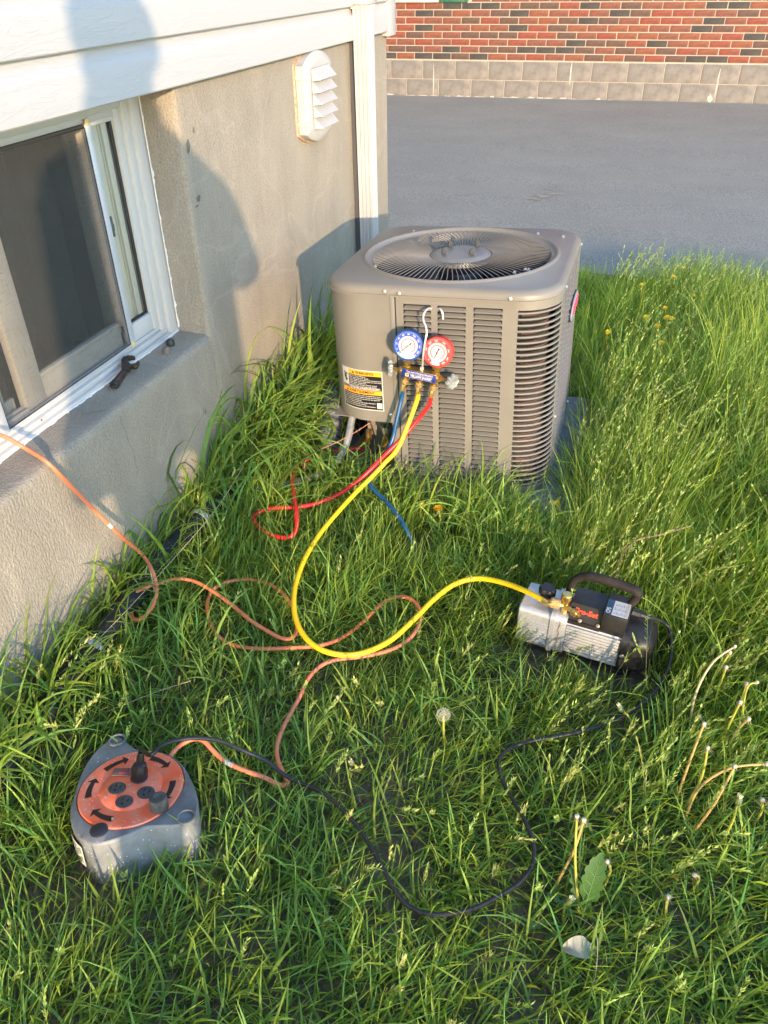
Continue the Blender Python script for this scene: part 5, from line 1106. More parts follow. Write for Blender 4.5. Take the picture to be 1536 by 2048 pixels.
for p, n_ in [((-1.178, 1.72, 0.060), (0, 1, 0)), ((-1.172, 1.14, 0.050), (0.05, 1, 0))]:
    b = MB(); p = (p[0], p[1], p[2]+0.006); b.lathe([(0.0340, -0.010), (0.0355, -0.009), (0.0355, 0.009), (0.0340, 0.010)], 24, close=False, M=align(p, n_)); b.box(-0.012, 0.012, 0.033, 0.039, -0.008, 0.008, c=0.002, M=align(p, n_) @ Matrix.Rotation(R(120), 4, 'Z')); o = b.build('pipe_clamp', mat('clamp_white', (0.30, 0.33, 0.37), 0.5)); o.parent = dp
# pale grey conduit from the wall side into the valve bay, corrugated whip
mb = MB(); mb.tube(spline([(-1.16, 1.86, 0.06), (-1.05, 1.93, 0.075), (-0.95, 1.985, 0.085), (-0.87, 2.05, 0.105), (-0.835, 2.13, 0.15), (-0.83, 2.20, 0.23), (-0.835, 2.26, 0.30)], 6), 0.0125, 10)
cdt = tag(mb.build('grey_conduit', mat('conduit_grey', (0.16, 0.17, 0.18), 0.55, scale=40, col2=(0.23, 0.24, 0.25))), 'pale grey conduit curving up through the grass into the valve bay', 'conduit')
mb = MB(); cw = spline([(-1.24, 2.75, 0.10), (-1.10, 2.60, 0.12), (-1.00, 2.45, 0.165), (-0.955, 2.33, 0.17), (-0.935, 2.24, 0.12), (-0.93, 2.20, 0.0)], 14)
mb.tube(cw, [0.040+0.0035*(1 if (i//2) % 2 else -1) for i in range(len(cw))], 16)
tag(mb.build('corrugated_duct', mat('duct_grey', (0.10, 0.108, 0.118), 0.5, metal=0.2, scale=20, col2=(0.17, 0.18, 0.19))), 'ribbed grey flexible duct half hidden in the tall grass between wall and condenser', 'duct')
mb = MB(); mb.tube(spline([(-0.752, 2.16, 0.245), (-0.79, 2.12, 0.225), (-0.84, 2.07, 0.205), (-0.895, 2.03, 0.185), (-0.925, 2.01, 0.16), (-0.930, 2.00, 0.13), (-0.922, 1.995, 0.10)], 6), 0.0014, 6)
tag(mb.build('copper_wire', mat('thin_copper', (0.50, 0.22, 0.15), 0.5, metal=0.4)), 'thin bent copper-coloured wire sticking out below the control panel', 'wire')
mb = MB(); mb.tube(spline([(-1.165, 1.40, 0.10), (-1.160, 1.41, 0.125), (-1.145, 1.40, 0.130), (-1.135, 1.385, 0.10), (-1.13, 1.375, 0.03)], 6), 0.0022, 6)
tag(mb.build('wire_staple', mat('galvanised', (0.55, 0.55, 0.54), 0.4, metal=0.5)), 'bent galvanised wire hook stuck in the grass inside the small cord loop', 'wire')

# ================================================================== ON THE SILL: wrench and two caps
m_wr = mat('wrench_steel', (0.050, 0.042, 0.036), 0.42, metal=0.7, scale=40, col2=(0.11, 0.09, 0.075), rvar=0.1)
wa = Vector((-1.330, 1.652, 0.533)); wb = Vector((-1.352, 1.800, 0.552)); d_ = (wb-wa)
WMx = Matrix.Translation(wa); yv = d_.normalized(); zv = Vector((0.25, 0, 1)); zv = (zv-yv*zv.dot(yv)).normalized(); xv = yv.cross(zv)
WM = Matrix(((xv.x, yv.x, zv.x, wa.x), (xv.y, yv.y, zv.y, wa.y), (xv.z, yv.z, zv.z, wa.z), (0, 0, 0, 1)))
wr = thing('adjustable_wrench', 'small dark adjustable wrench lying on the concrete sill against the window frame', 'wrench', mw=WM)
b = MB()
def outline_solid(mb, pts, z0, z1, inset=0.0012):
    cx = sum(p[0] for p in pts)/len(pts); cy = sum(p[1] for p in pts)/len(pts)
    def ins(p, k): v_ = Vector((p[0]-cx, p[1]-cy)); L = v_.length; v_ *= (L-k)/L; return (cx+v_.x, cy+v_.y)
    mb.loft([[(*ins(p, inset), z0) for p in pts], [(*p, z0+0.001) for p in pts], [(*p, z1-0.001) for p in pts], [(*ins(p, inset), z1) for p in pts]])
outline_solid(b, [(-0.010, 0.0), (-0.0125, 0.006), (-0.0125, 0.014), (-0.0085, 0.075), (-0.0085, 0.095), (0.0085, 0.095), (0.0085, 0.075), (0.0125, 0.014), (0.0125, 0.006), (0.010, 0.0), (0, -0.004)], 0.0, 0.008)
ring_ = [(0.0075*math.cos(2*math.pi*i/14), 0.010+0.0075*math.sin(2*math.pi*i/14)) for i in range(14)]
obj('handle', b.mesh('handle', m_wr, angle=30), wr)
b = MB(); b.loft([[(0.0055*math.cos(2*math.pi*i/14), 0.009+0.0045*math.sin(2*math.pi*i/14), z) for i in range(14)] for z in (0.0078, 0.0083)]); obj('hanging_hole', b.mesh('hanging_hole', m_black), wr)
b = MB(); b.loft([[(0.009*math.cos(2*math.pi*i/14), 0.009+0.0085*math.sin(2*math.pi*i/14), z) for i in range(14)] for z in (0.0070, 0.0080)]); obj('handle_end', b.mesh('handle_end', mat('worn_steel', (0.45, 0.44, 0.42), 0.35, metal=0.9)), wr)
b = MB(); b.box(-0.0045, 0.0045, 0.025, 0.078, 0.0078, 0.0083, c=0.0002); obj('handle_recess', b.mesh('handle_recess', mat('recess_dark', (0.10, 0.06, 0.045), 0.6, metal=0.4)), wr)
b = MB(); outline_solid(b, [(-0.010, 0.085), (-0.018, 0.105), (-0.026, 0.122), (-0.027, 0.138), (-0.018, 0.150), (-0.004, 0.156), (0.004, 0.152), (-0.004, 0.146), (-0.011, 0.138), (-0.012, 0.128), (0.004, 0.114), (0.012, 0.106), (0.010, 0.085)], -0.001, 0.011, 0.001); obj('fixed_jaw', b.mesh('fixed_jaw', m_wr, angle=30), wr)
b = MB(); outline_solid(b, [(0.004, 0.1145), (0.012, 0.1065), (0.020, 0.104), (0.026, 0.112), (0.026, 0.128), (0.020, 0.140), (0.016, 0.138), (0.016, 0.126), (0.010, 0.120)], -0.0005, 0.0105, 0.0008); obj('movable_jaw', b.mesh('movable_jaw', m_wr, angle=30), wr)
b = MB(); b.tube([(-0.006, 0.105, 0.006), (0.006, 0.098, 0.006)], 0.0055, 10); obj('adjusting_screw', b.mesh('adjusting_screw', m_dark), wr)
for i, (x, y, lab_, c_) in enumerate([(-1.335, 1.972, 'dark round valve cap on the sill, nearer the window corner', (0.025, 0.025, 0.022)), (-1.318, 1.918, 'brownish hexagonal valve cap on the sill, nearer the wrench', (0.13, 0.105, 0.09))]):
    b = MB(); b.lathe([(0.0125, 0), (0.013, 0.002), (0.0125 if i else 0.0135, 0.012), (0.0095, 0.0185), (0, 0.0195)], 18 if i == 0 else 6, close=False)
    o = b.build('valve_cap', mat('cap_%d' % i if False else ('dark_cap_plastic' if i == 0 else 'brown_cap_brass'), c_, 0.5, var=0.3, scale=60), angle=40); o.location = (x, y, 0.5275); tag(o, lab_, 'cap', 'two caps lying on the sill')
# ================================================================== PLANTS
def leaf_mat(name, trans=0.35, rough=0.5, spec=0.4, const=None):
    m = bpy.data.materials.new(name); m.use_nodes = True; nt = m.node_tree; N = nt.nodes; Lk = nt.links; N.clear()
    out = N.new('ShaderNodeOutputMaterial'); p = N.new('ShaderNodeBsdfPrincipled'); p.inputs['Roughness'].default_value = rough; p.inputs['Specular IOR Level'].default_value = spec
    t = N.new('ShaderNodeBsdfTranslucent'); mx = N.new('ShaderNodeMixShader'); mx.inputs[0].default_value = trans
    if const is None:
        a = N.new('ShaderNodeAttribute'); a.attribute_name = 'tint'; src = a.outputs['Color']
    else:
        a = N.new('ShaderNodeRGB'); a.outputs[0].default_value = (*const, 1); src = a.outputs[0]
    g = N.new('ShaderNodeMix'); g.data_type = 'RGBA'; g.blend_type = 'MULTIPLY'; g.inputs['Factor'].default_value = 1; g.inputs['B'].default_value = (1.6, 1.45, 0.6, 1)
    Lk.new(src, p.inputs['Base Color']); Lk.new(src, g.inputs['A']); Lk.new(g.outputs['Result'], t.inputs['Color'])
    Lk.new(p.outputs[0], mx.inputs[1]); Lk.new(t.outputs[0], mx.inputs[2]); Lk.new(mx.outputs[0], out.inputs[0])
    return m
m_leaf = leaf_mat('grass_blade', 0.47, rough=0.58, spec=0.3)
m_seed = leaf_mat('seed_head', 0.25, 0.7)
m_straw = leaf_mat('dry_straw', 0.15, 0.8)

# everything laid on the grass presses it down: sample points of hoses and cords
DAND=[((0.105,0.829),(0.065,0.931,0.170),'spent'),((0.043,0.870),(0.078,0.927,0.170),'spent'),((0.136,0.899),(0.136,0.921,0.070),'spent'),((0.074,0.819),(0.078,0.831,0.070),'closed'),((0.298,1.344),(0.361,1.465,0.200),'bent'),((0.321,1.421),(0.355,1.462,0.170),'spent'),((0.347,1.413),(0.350,1.432,0.150),'spent'),((0.371,1.389),(0.391,1.392,0.150),'spent'),((0.288,1.098),(0.416,1.170,0.170),'bent'),((0.298,1.071),(0.351,1.135,0.170),'spent'),((0.352,1.053),(0.364,1.082,0.150),'closed'),((0.268,1.135),(0.288,1.200,0.200),'spent'),((0.283,1.127),(0.301,1.166,0.170),'spent'),((0.358,1.297),(0.370,1.312,0.170),'spent'),((0.373,1.287),(0.393,1.298,0.140),'spent'),((0.414,1.357),(0.411,1.395,0.170),'bent'),((0.423,1.133),(0.419,1.127,0.100),'spent'),((0.303,0.951),(0.299,0.955,0.050),'spent'),((0.172,1.298),(0.133,1.307,0.090),'closed'),((0.321,1.397),(0.309,1.349,0.060),'spent'),((-0.243,1.157),(-0.242,1.135,0.130),'puff'),((-0.471,1.148),(-0.504,1.161,0.060),'spent'),((-0.407,1.034),(-0.418,1.013,0.050),'closed'),((-0.152,2.051),(-0.167,2.057,0.070),'spent'),((0.258,0.866),(0.251,0.890,0.060),'spent'),((0.343,2.264),(0.330,2.187,0.140),'puffsmall'),((0.200,2.646),(0.179,2.697,0.200),'spent'),((0.271,2.491),(0.232,2.496,0.200),'spent'),((0.170,2.751),(0.150,2.759,0.200),'spent'),((0.234,4.016),(0.187,3.989,0.200),'yellow'),((0.082,3.905),(0.044,3.834,0.200),'yellow'),((0.195,3.623),(0.155,3.552,0.200),'yellow'),((0.123,3.487),(0.080,3.422,0.200),'yellow'),((0.219,3.515),(0.168,3.441,0.200),'yellow'),((0.228,3.506),(0.189,3.461,0.190),'yellow'),((0.176,3.366),(0.130,3.332,0.200),'yellow'),((0.195,3.194),(0.153,3.156,0.200),'yellow'),((-0.042,3.331),(-0.064,3.211,0.200),'yellow'),((0.269,4.241),(0.231,4.202,0.180),'yellow'),((0.363,3.853),(0.318,3.814,0.180),'yellow'),((0.380,3.532),(0.338,3.464,0.180),'yellow'),((0.324,3.842),(0.282,3.805,0.180),'yellow'),((-0.461,1.941),(-0.455,1.916,0.100),'orange'),((-0.098,2.040),(-0.111,2.045,0.100),'yellow'),((0.297,2.035),(0.272,1.980,0.120),'yellow'),((-0.524,1.978),(-0.513,1.943,0.080),'orange')]
HP = [tuple(p) for c in (CY_, CR_, CB_, CO_, CK_) for p in c[::2]]
for _b, _h, _k in DAND:
    for _t in (1.0, 0.75, 0.5): HP.append((_b[0]+(_h[0]-_b[0])*_t, _b[1]+(_h[1]-_b[1])*_t, _h[2]*(_t if _t < 1 else 1.0)))
HP += [(p_[0]+0.01, p_[1], 0.070) for p_ in [tuple(q_) for q_ in spline(PIPE, 6)] if 1.15 < p_[1] < 2.0]
HP = np.array(HP)
HP = HP[HP[:, 2] < 0.45]
PIPEP = np.array([tuple(p) for p in spline(PIPE, 6)])
UMI = np.array(UM.inverted()); RMI = np.array(RM.inverted()); PMI = np.array(PM.inverted())
def to_local(Mi, P): return P @ Mi[:3, :3].T + Mi[:3, 3]
def press(root, L):
    """shorten blades that stand just in front of (camera side) or under a hose"""
    out = L.copy(); n = len(root); keep = rng.random(n) < 0.08
    for i in range(0, n, 4000):
        r = root[i:i+4000]; D = HP[None, :, :2]-r[:, None, :]
        dist = np.hypot(D[..., 0], D[..., 1]); j = dist.argmin(1); k = np.arange(len(r)); d = dist[k, j]; z = HP[j, 2]
        front = (D[k, j, 1] > -0.004)          # blade nearer to the camera than the hose
        lim = np.where(front, z*0.92+1.3*d, z*0.92+2.6*d); lim = np.where(d < 0.012, z*0.8, lim)
        lim = np.maximum(lim+0.35*d, 0.045)
        pl_ = np.column_stack([r, np.zeros(len(r))]) @ PMI[:3, :3].T+PMI[:3, 3]; pd_ = -pl_[:, 1]-0.066
        inpf = (pl_[:, 0] > -0.05) & (pl_[:, 0] < 0.37) & (pd_ > 0) & (pd_ < 0.2); lim = np.where(inpf, np.minimum(lim, 0.045+0.85*pd_), lim)
        cap_ = np.where((d < 0.20) | inpf, lim, 9.0); l = out[i:i+4000]; kk = keep[i:i+4000]
        out[i:i+4000] = np.where(kk, l, np.minimum(l, cap_*rng.uniform(0.8, 1.05, len(r))))
    return out
EDG = [5.33-0.36, 4.33-0.36]
def free(root, inside=False):
    """mask: root not inside an object"""
    x, y = root[:, 0], root[:, 1]; ok = (x > WX+0.004) | (y > CY+0.02)
    ok &= ~((x > -1.0) & (x < -0.105) & (y > 2.065) & (y < 2.95) & True)
    ok &= y < np.interp(x, [-5, 5], EDG)+0.04*np.sin(x*9)+rng.normal(0, 0.025, len(x))
    P = np.column_stack([root, np.zeros(len(x))]); l = to_local(RMI, P); a = np.arctan2(l[:, 1], l[:, 0]); rr = np.hypot(l[:, 0], l[:, 1])
    ro_ = np.array([rout(t) for t in np.linspace(-math.pi, math.pi, 181)]); ok &= rr > np.interp(a, np.linspace(-math.pi, math.pi, 181), ro_)+0.004
    l = to_local(PMI, P); ok &= ~((l[:, 0] > -0.01) & (l[:, 0] < 0.345) & (abs(l[:, 1]) < 0.066))
    return ok
def clampv(V, root):
    """keep vertices out of the walls and cabinets"""
    x, y, z = V[..., 0], V[..., 1], V[..., 2]
    x[:] = np.where((root[:, None, 1] < CY) & (root[:, None, 0] > WX), np.maximum(x, WX+0.004), x)
    l = V @ UMI[:3, :3].T+UMI[:3, 3]; ins = (np.abs(l[..., 0]) < 0.372) & (l[..., 1] > -0.372) & (l[..., 1] < 0.372) & (l[..., 2] > -0.02) & (l[..., 2] < 0.70)
    rl = np.column_stack([root, np.zeros(len(root))]) @ UMI[:3, :3].T+UMI[:3, 3]
    fr_ = (rl[:, 1] < -0.37)[:, None]; lf = (rl[:, 0] < -0.37)[:, None]
    y[:] = np.where(ins & fr_, UO.y-0.375, y); x[:] = np.where(ins & ~fr_ & lf, UO.x-0.375, x); x[:] = np.where(ins & ~fr_ & ~lf, UO.x+0.378, x)
    l = V @ PMI[:3, :3].T+PMI[:3, 3]; ins = (l[..., 0] > -0.006) & (l[..., 0] < 0.345) & (np.abs(l[..., 1]) < 0.066) & (l[..., 2] < 0.15) & (l[..., 2] > -0.02)
    pl_ = np.column_stack([root, np.zeros(len(root))]) @ PMI[:3, :3].T+PMI[:3, 3]
    y[:] = np.where(ins & (pl_[:, 1] < 0)[:, None], y-(0.068-np.abs(l[..., 1]))-0*y-np.where(l[..., 1] > 0, 0.13, 0), y)
    y[:] = np.where(ins & (pl_[:, 1] >= 0)[:, None], y+(0.068+np.where(l[..., 1] > 0, -np.abs(l[..., 1]), np.abs(l[..., 1]))), y)
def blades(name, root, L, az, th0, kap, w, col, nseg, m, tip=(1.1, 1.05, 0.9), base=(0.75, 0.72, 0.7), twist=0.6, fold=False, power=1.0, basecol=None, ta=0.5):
    n = len(root); t = np.linspace(0, 1, nseg+1); th = th0[:, None]+kap[:, None]*t[None, :]**power
    th = np.minimum(th, 2.5); ds = L[:, None]/nseg
    h = np.concatenate([np.zeros((n, 1)), np.cumsum(np.sin((th[:, :-1]+th[:, 1:])/2)*ds, 1)], 1); zz = np.concatenate([np.zeros((n, 1)), np.cumsum(np.cos((th[:, :-1]+th[:, 1:])/2)*ds, 1)], 1)
    bend = az[:, None]+rng.normal(0, 0.25, n)[:, None]*t[None, :]
    gx = root[:, 0]; gy = root[:, 1]; g0 = gz(gx, gy)
    X = gx[:, None]+h*np.cos(bend); Y = gy[:, None]+h*np.sin(bend); Z = np.maximum(g0[:, None]-0.004+zz, g0[:, None]-0.004+0.006*t[None, :])
    V = np.stack([X, Y, Z], -1); clampv(V, root)
    sa = az[:, None]+math.pi/2+(rng.uniform(-1, 1, n)*twist)[:, None]*(0.4+t[None, :])
    pw = w[:, None]*np.minimum(1, 0.55+1.6*t)[None, :]*(1-t**2.6)[None, :]
    tilt_ = rng.uniform(-ta, ta, n)[:, None]
    S = np.stack([np.cos(sa)*np.cos(tilt_), np.sin(sa)*np.cos(tilt_), np.sin(tilt_)*np.ones_like(sa)], -1)*pw[..., None]*0.5
    if fold:
        up_ = np.array([0, 0, 1.0]); T = np.gradient(V, axis=1); T /= np.linalg.norm(T, axis=-1, keepdims=True)+1e-9
        Nn = np.cross(S, T); Nn /= np.linalg.norm(Nn, axis=-1, keepdims=True)+1e-9; mid = V-Nn*(pw*0.22)[..., None]
        A = np.stack([V-S, mid, V+S], 2); k = 3
    else: A = np.stack([V-S, V+S], 2); k = 2
    A = A.reshape(-1, 3); per = (nseg+1)*k
    fb = []
    for i in range(nseg):
        for j in range(k-1): fb.append((i*k+j, i*k+j+1, (i+1)*k+j+1, (i+1)*k+j))
    F = (np.array(fb)[None]+(np.arange(n)*per)[:, None, None]).reshape(-1, 4)
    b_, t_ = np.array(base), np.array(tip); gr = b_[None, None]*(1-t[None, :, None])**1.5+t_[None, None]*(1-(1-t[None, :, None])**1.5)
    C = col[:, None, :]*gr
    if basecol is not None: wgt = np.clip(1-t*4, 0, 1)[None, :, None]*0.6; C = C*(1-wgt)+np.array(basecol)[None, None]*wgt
    C = np.repeat(C, k, 1).reshape(-1, 3)
    return A, F, C
def np_mesh(name, parts, m, kind='stuff', smooth=True):
    V = []; F = []; C = []; b = 0
    for (a, f, c) in parts: V.append(a); F.append(f+b); C.append(c); b += len(a)
    V = np.concatenate(V); F = np.concatenate(F); C = np.concatenate(C); me = bpy.data.meshes.new(name); k = F.shape[1]
    me.vertices.add(len(V)); me.vertices.foreach_set('co', V.astype(np.float32).ravel())
    me.loops.add(F.size); me.loops.foreach_set('vertex_index', F.astype(np.int32).ravel())
    me.polygons.add(len(F)); me.polygons.foreach_set('loop_start', (np.arange(len(F))*k).astype(np.int32)); me.polygons.foreach_set('loop_total', np.full(len(F), k, np.int32))
    at_ = me.color_attributes.new('tint', 'FLOAT_COLOR', 'POINT'); at_.data.foreach_set('color', np.column_stack([C, np.ones(len(C))]).astype(np.float32).ravel())
    me.materials.append(m); me.update(calc_edges=True)
    if smooth: me.polygons.foreach_set('use_smooth', np.ones(len(F), bool))
    o = obj(name, me)
    if kind: o['kind'] = kind
    return o
def sstep(a, b, x): t = np.clip((x-a)/(b-a), 0, 1); return t*t*(3-2*t)
def scatter(n, x0, x1, y0, y1): return np.column_stack([rng.uniform(x0, x1, n), rng.uniform(y0, y1, n)])
def fields(r):
    x, y = r[:, 0], r[:, 1]
    right = sstep(-0.30, 0.10, x)*sstep(1.45, 2.0, y)                   # tall field right of the unit
    wall = sstep(-0.72, -1.0, x)*sstep(0.9, 1.5, y)*sstep(3.4, 2.9, y)    # rank grass at the foot of the wall
    far = sstep(3.6, 4.7, y)
    frontg = sstep(1.25, 0.75, y)*sstep(-1.15, -0.85, x)
    frontr = sstep(1.0, 1.7, y)*sstep(0.12, 0.35, x)
    clump = fbm(x*5+3, y*5+8); return right, wall, far, frontg, frontr, clump
def tintc(n, clump, warm, base=(0.205, 0.315, 0.066)):
    c = np.tile(np.array(base), (n, 1)); v = rng.normal(0.08, 0.32, n)+0.30*(clump-0.5)+0.05; hue = rng.normal(0, 0.16, n)+warm
    c[:, 0] *= (1+v)*(1+1.0*hue); c[:, 1] *= (1+v)*(1+0.25*hue); c[:, 2] *= (1+v)*(1-0.5*hue)
    return np.clip(c, 0.012, 0.6)
# --- fine blades
parts = []
def fine(n, box, dens=None, seed_=0, lscale=1.0):
    r = scatter(n, *box); right, wall, far, fg, frr, cl = fields(r)
    d = 0.30+0.9*sstep(0.30, 0.55, fbm(r[:, 0]*7+40, r[:, 1]*7+10)); d *= 0.45+0.55*np.clip(right+0.3*wall+frr+far+0.35*sstep(1.0, 1.6, r[:, 1]), 0, 1)+0.0*fg
    keep = (rng.random(n) < d) & free(r); r = r[keep]; n = len(r); right, wall, far, fg, frr, cl = fields(r)
    L = 0.105+0.035*sstep(1.0, 1.5, r[:, 1])+0.15*right*(1-0.85*far)+0.07*frr+0.07*wall+-0.02*far
    L *= (0.65+0.7*cl)*rng.uniform(0.5, 1.25, n)*lscale
    L = press(r, L)
    az = rng.vonmises(0.35, 0.9, n)*0.9+(fbm(r[:, 0]*2, r[:, 1]*2+50)-0.5)*5
    mat_ = np.maximum(sstep(1.9, 1.2, r[:, 1])*sstep(0.1, -0.3, r[:, 0]), 0.75*sstep(1.5, 0.9, r[:, 1]))             # matted centre, blades lying over
    th0 = rng.uniform(0.05, 0.60, n)+0.55*mat_*rng.random(n); kap = (rng.gamma(2.0, 0.30, n)+0.35*mat_+0.15*right)*np.where(rng.random(n) < 0.35, 0.3, 1.0)
    w = rng.uniform(0.0020, 0.0042, n)*(1+0.35*fg); warm = 0.10*right-0.05*fg
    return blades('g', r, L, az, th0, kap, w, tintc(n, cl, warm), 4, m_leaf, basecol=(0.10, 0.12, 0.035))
parts.append(fine(90000, (-1.27, 1.0, 0.05, 2.3))); parts.append(fine(72000, (-1.27, 1.25, 2.3, 5.05)))
parts.append(fine(52000, (1.0, 3.0, -0.8, 5.0))); parts.append(fine(26000, (-1.27, 1.0, -0.9, 0.05))); parts.append(fine(7000, (-7, -1.28, 4.0, 5.1)))
far_p = fine(9000, (2.4, 7, -3, 4.8), lscale=1.3); parts.append(far_p)
g1 = np_mesh('grass', parts, m_leaf); tag(g1, 'long unmown green lawn grass round the condenser and cords', 'grass')
# --- broad blades (quack grass)
parts = []
def broad(n, box, wallonly=False):
    r = scatter(n, *box); right, wall, far, fg, frr, cl = fields(r)
    pch = sstep(0.35, 0.6, fbm(r[:, 0]*4+90, r[:, 1]*4+20)); d = 0.25+0.55*pch-0.25*right-0.2*far
    if wallonly: d = wall*(0.25+0.35*pch)
    keep = (rng.random(n) < d) & free(r); r = r[keep]; n = len(r); right, wall, far, fg, frr, cl = fields(r)
    L = (0.13+0.02*sstep(1.0, 1.5, r[:, 1])+0.10*right*(1-0.9*far)+0.05*frr-0.03*far)*rng.uniform(0.6, 1.4, n)
    w = rng.uniform(0.0042, 0.0078, n)
    if wallonly: L = (0.17+0.20*wall)*rng.uniform(0.6, 1.35, n); w = rng.uniform(0.006, 0.0105, n)
    L = press(r, L)
    az = rng.uniform(-math.pi, math.pi, n)
    if wallonly: az = rng.vonmises(0.0, 0.7, n)
    th0 = rng.uniform(0.10, 0.95, n)*(1-0.4*right); kap = rng.gamma(2.0, 0.36, n)*np.where(rng.random(n) < 0.35, 0.35, 1.0) if not wallonly else rng.gamma(5, 0.36, n); 
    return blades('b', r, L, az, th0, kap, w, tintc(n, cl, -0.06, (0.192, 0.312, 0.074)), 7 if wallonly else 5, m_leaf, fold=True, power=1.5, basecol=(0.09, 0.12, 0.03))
parts.append(broad(15000, (-1.26, 0.95, 0.05, 2.4))); parts.append(broad(7000, (-1.26, 1.2, 2.4, 5.0))); parts.append(broad(5000, (-1.26, 2.4, -0.9, 0.05))); parts.append(broad(7000, (0.95, 3.0, 0.05, 4.9)))
parts.append(broad(3600, (-1.262, -0.74, 0.9, 3.3), True))
# tufts standing right against the wall and before the unit
def strip(n, x0, x1, y0, y1, L0, L1, azc, w0=0.005, w1=0.0095, kp=0.33, ta=0.5):
    r = scatter(n, x0, x1, y0, y1); r = r[free(r)]; n = len(r); cl = fbm(r[:, 0]*5+3, r[:, 1]*5+8); L = press(r, rng.uniform(L0, L1, n))
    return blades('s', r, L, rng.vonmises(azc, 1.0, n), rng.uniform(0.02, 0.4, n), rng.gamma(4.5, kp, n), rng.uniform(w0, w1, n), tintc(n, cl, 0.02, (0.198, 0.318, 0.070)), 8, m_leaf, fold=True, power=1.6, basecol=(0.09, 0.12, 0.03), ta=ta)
parts.append(strip(230, -1.24, -1.05, 1.75, 3.1, 0.33, 0.56, 0.0, 0.017, 0.025, 0.62, 0.10)); parts.append(strip(260, -1.15, -0.84, 1.70, 2.45, 0.26, 0.46, 0.0, 0.015, 0.022, 0.60, 0.10))
parts.append(strip(300, -1.25, -1.17, 1.5, 3.2, 0.28, 0.60, 0.2, 0.009, 0.015, 0.42)); parts.append(strip(420, -1.255, -1.12, 0.45, 1.6, 0.18, 0.40, 0.3, 0.007, 0.013)); parts.append(strip(420, -1.18, -0.86, 1.7, 2.6, 0.20, 0.42, 0.3))
parts.append(strip(130, -1.0, -0.80, 1.95, 2.5, 0.20, 0.36, 0.0, 0.009, 0.015, 0.45, 0.2)); parts.append(strip(70, -0.86, -0.70, 1.95, 2.07, 0.16, 0.28, 1.5, 0.008, 0.013, 0.45, 0.2))
parts.append(strip(300, -0.85, -0.05, 1.88, 2.065, 0.16, 0.36, 0.6, 0.005, 0.010)); parts.append(strip(200, -0.45, 0.0, 1.84, 2.06, 0.18, 0.36, 0.4, 0.003, 0.006))
g2 = np_mesh('broad_grass', parts, m_leaf); tag(g2, 'broad arching grass leaves, thickest along the foot of the house wall', 'grass')
# --- seed heads: thin culm + spikelets
def seeds(n, box, hl, dens):
    r = scatter(n, *box); d = dens(r); keep = (rng.random(n) < d) & free(r); r = r[keep]; n = len(r)
    L = hl(r)*rng.uniform(0.75, 1.2, n); near = np.minimum(1, press(r, L)/L); keep = near > 0.8; r = r[keep]; L = L[keep]; n = len(r)
    az = rng.vonmises(0.35, 2.2, n); th0 = rng.uniform(0.02, 0.30, n); kap = rng.uniform(0.15, 0.75, n); NS = 8
    t = np.linspace(0, 1, NS+1); th = th0[:, None]+kap[:, None]*t; ds = L[:, None]/NS
    h = np.concatenate([np.zeros((n, 1)), np.cumsum(np.sin(th[:, 1:])*ds, 1)], 1); zz = np.concatenate([np.zeros((n, 1)), np.cumsum(np.cos(th[:, 1:])*ds, 1)], 1)
    V = np.stack([r[:, :1]+h*np.cos(az)[:, None], r[:, 1:]+h*np.sin(az)[:, None], gz(r[:, 0], r[:, 1])[:, None]+zz], -1); clampv(V, r)
    sa = az[:, None]+math.pi/2; S = np.stack([np.cos(sa)*np.ones_like(th), np.sin(sa)*np.ones_like(th), 0*th], -1)*0.0006
    A = np.stack([V-S, V+S], 2).reshape(-1, 3); fb = [(2*i, 2*i+1, 2*i+3, 2*i+2) for i in range(NS)]; F = (np.array(fb)[None]+(np.arange(n)*(NS+1)*2)[:, None, None]).reshape(-1, 4)
    c0 = tintc(n, np.full(n, .5), 0.15, (0.14, 0.21, 0.035)); C = np.repeat(c0, (NS+1)*2, 0)
    out = [(A, F, C)]
    # spikelets on the last third: small pointed quads standing off the culm
    K = 22; u = rng.uniform(0.60, 1.0, (n, K)); idx = np.minimum((u*NS).astype(int), NS-1); fr_ = u*NS-idx; k = np.arange(n)[:, None]
    P = V[k, idx]*(1-fr_[..., None])+V[k, idx+1]*fr_[..., None]; T = V[k, idx+1]-V[k, idx]; T /= np.linalg.norm(T, axis=-1, keepdims=True)+1e-9
    a = rng.uniform(0, 2*math.pi, (n, K)); side = np.stack([np.cos(a), np.sin(a), rng.uniform(-.3, .3, (n, K))], -1)
    open_ = rng.uniform(0.1, 0.75, (n, 1, 1)); D = T+side*open_; D /= np.linalg.norm(D, axis=-1, keepdims=True)
    ln = (rng.uniform(0.009, 0.017, (n, K))*(1.35-0.55*(u-0.6)/0.4))[..., None]; W = np.cross(D, side+0.01); W /= np.linalg.norm(W, axis=-1, keepdims=True)+1e-9
    wd = rng.uniform(0.0012, 0.0024, (n, K))[..., None]
    P0 = P+side*0.0005; q = np.stack([P0, P0+D*ln*0.45+W*wd, P0+D*ln, P0+D*ln*0.45-W*wd], 2).reshape(-1, 3)
    F = np.arange(n*K*4).reshape(-1, 4); cs = np.tile(np.array((0.32, 0.42, 0.12)), (n, 1))*(1+rng.normal(0, 0.18, (n, 1))); wr_ = rng.random(n)[:, None] < 0.25; cs = np.where(wr_, cs*np.array((1.15, 0.92, 1.1)), cs)
    out.append((q, F, np.repeat(np.clip(cs, .02, .8), K*4, 0))); return out
sd_ = seeds(3600, (-0.12, 1.2, 1.5, 4.7), lambda r: 0.19+0.14*fields(r)[0]*(1-0.8*fields(r)[2]), lambda r: 0.25+0.75*sstep(0.40, 0.62, fbm(r[:, 0]*4+11, r[:, 1]*4+70)))
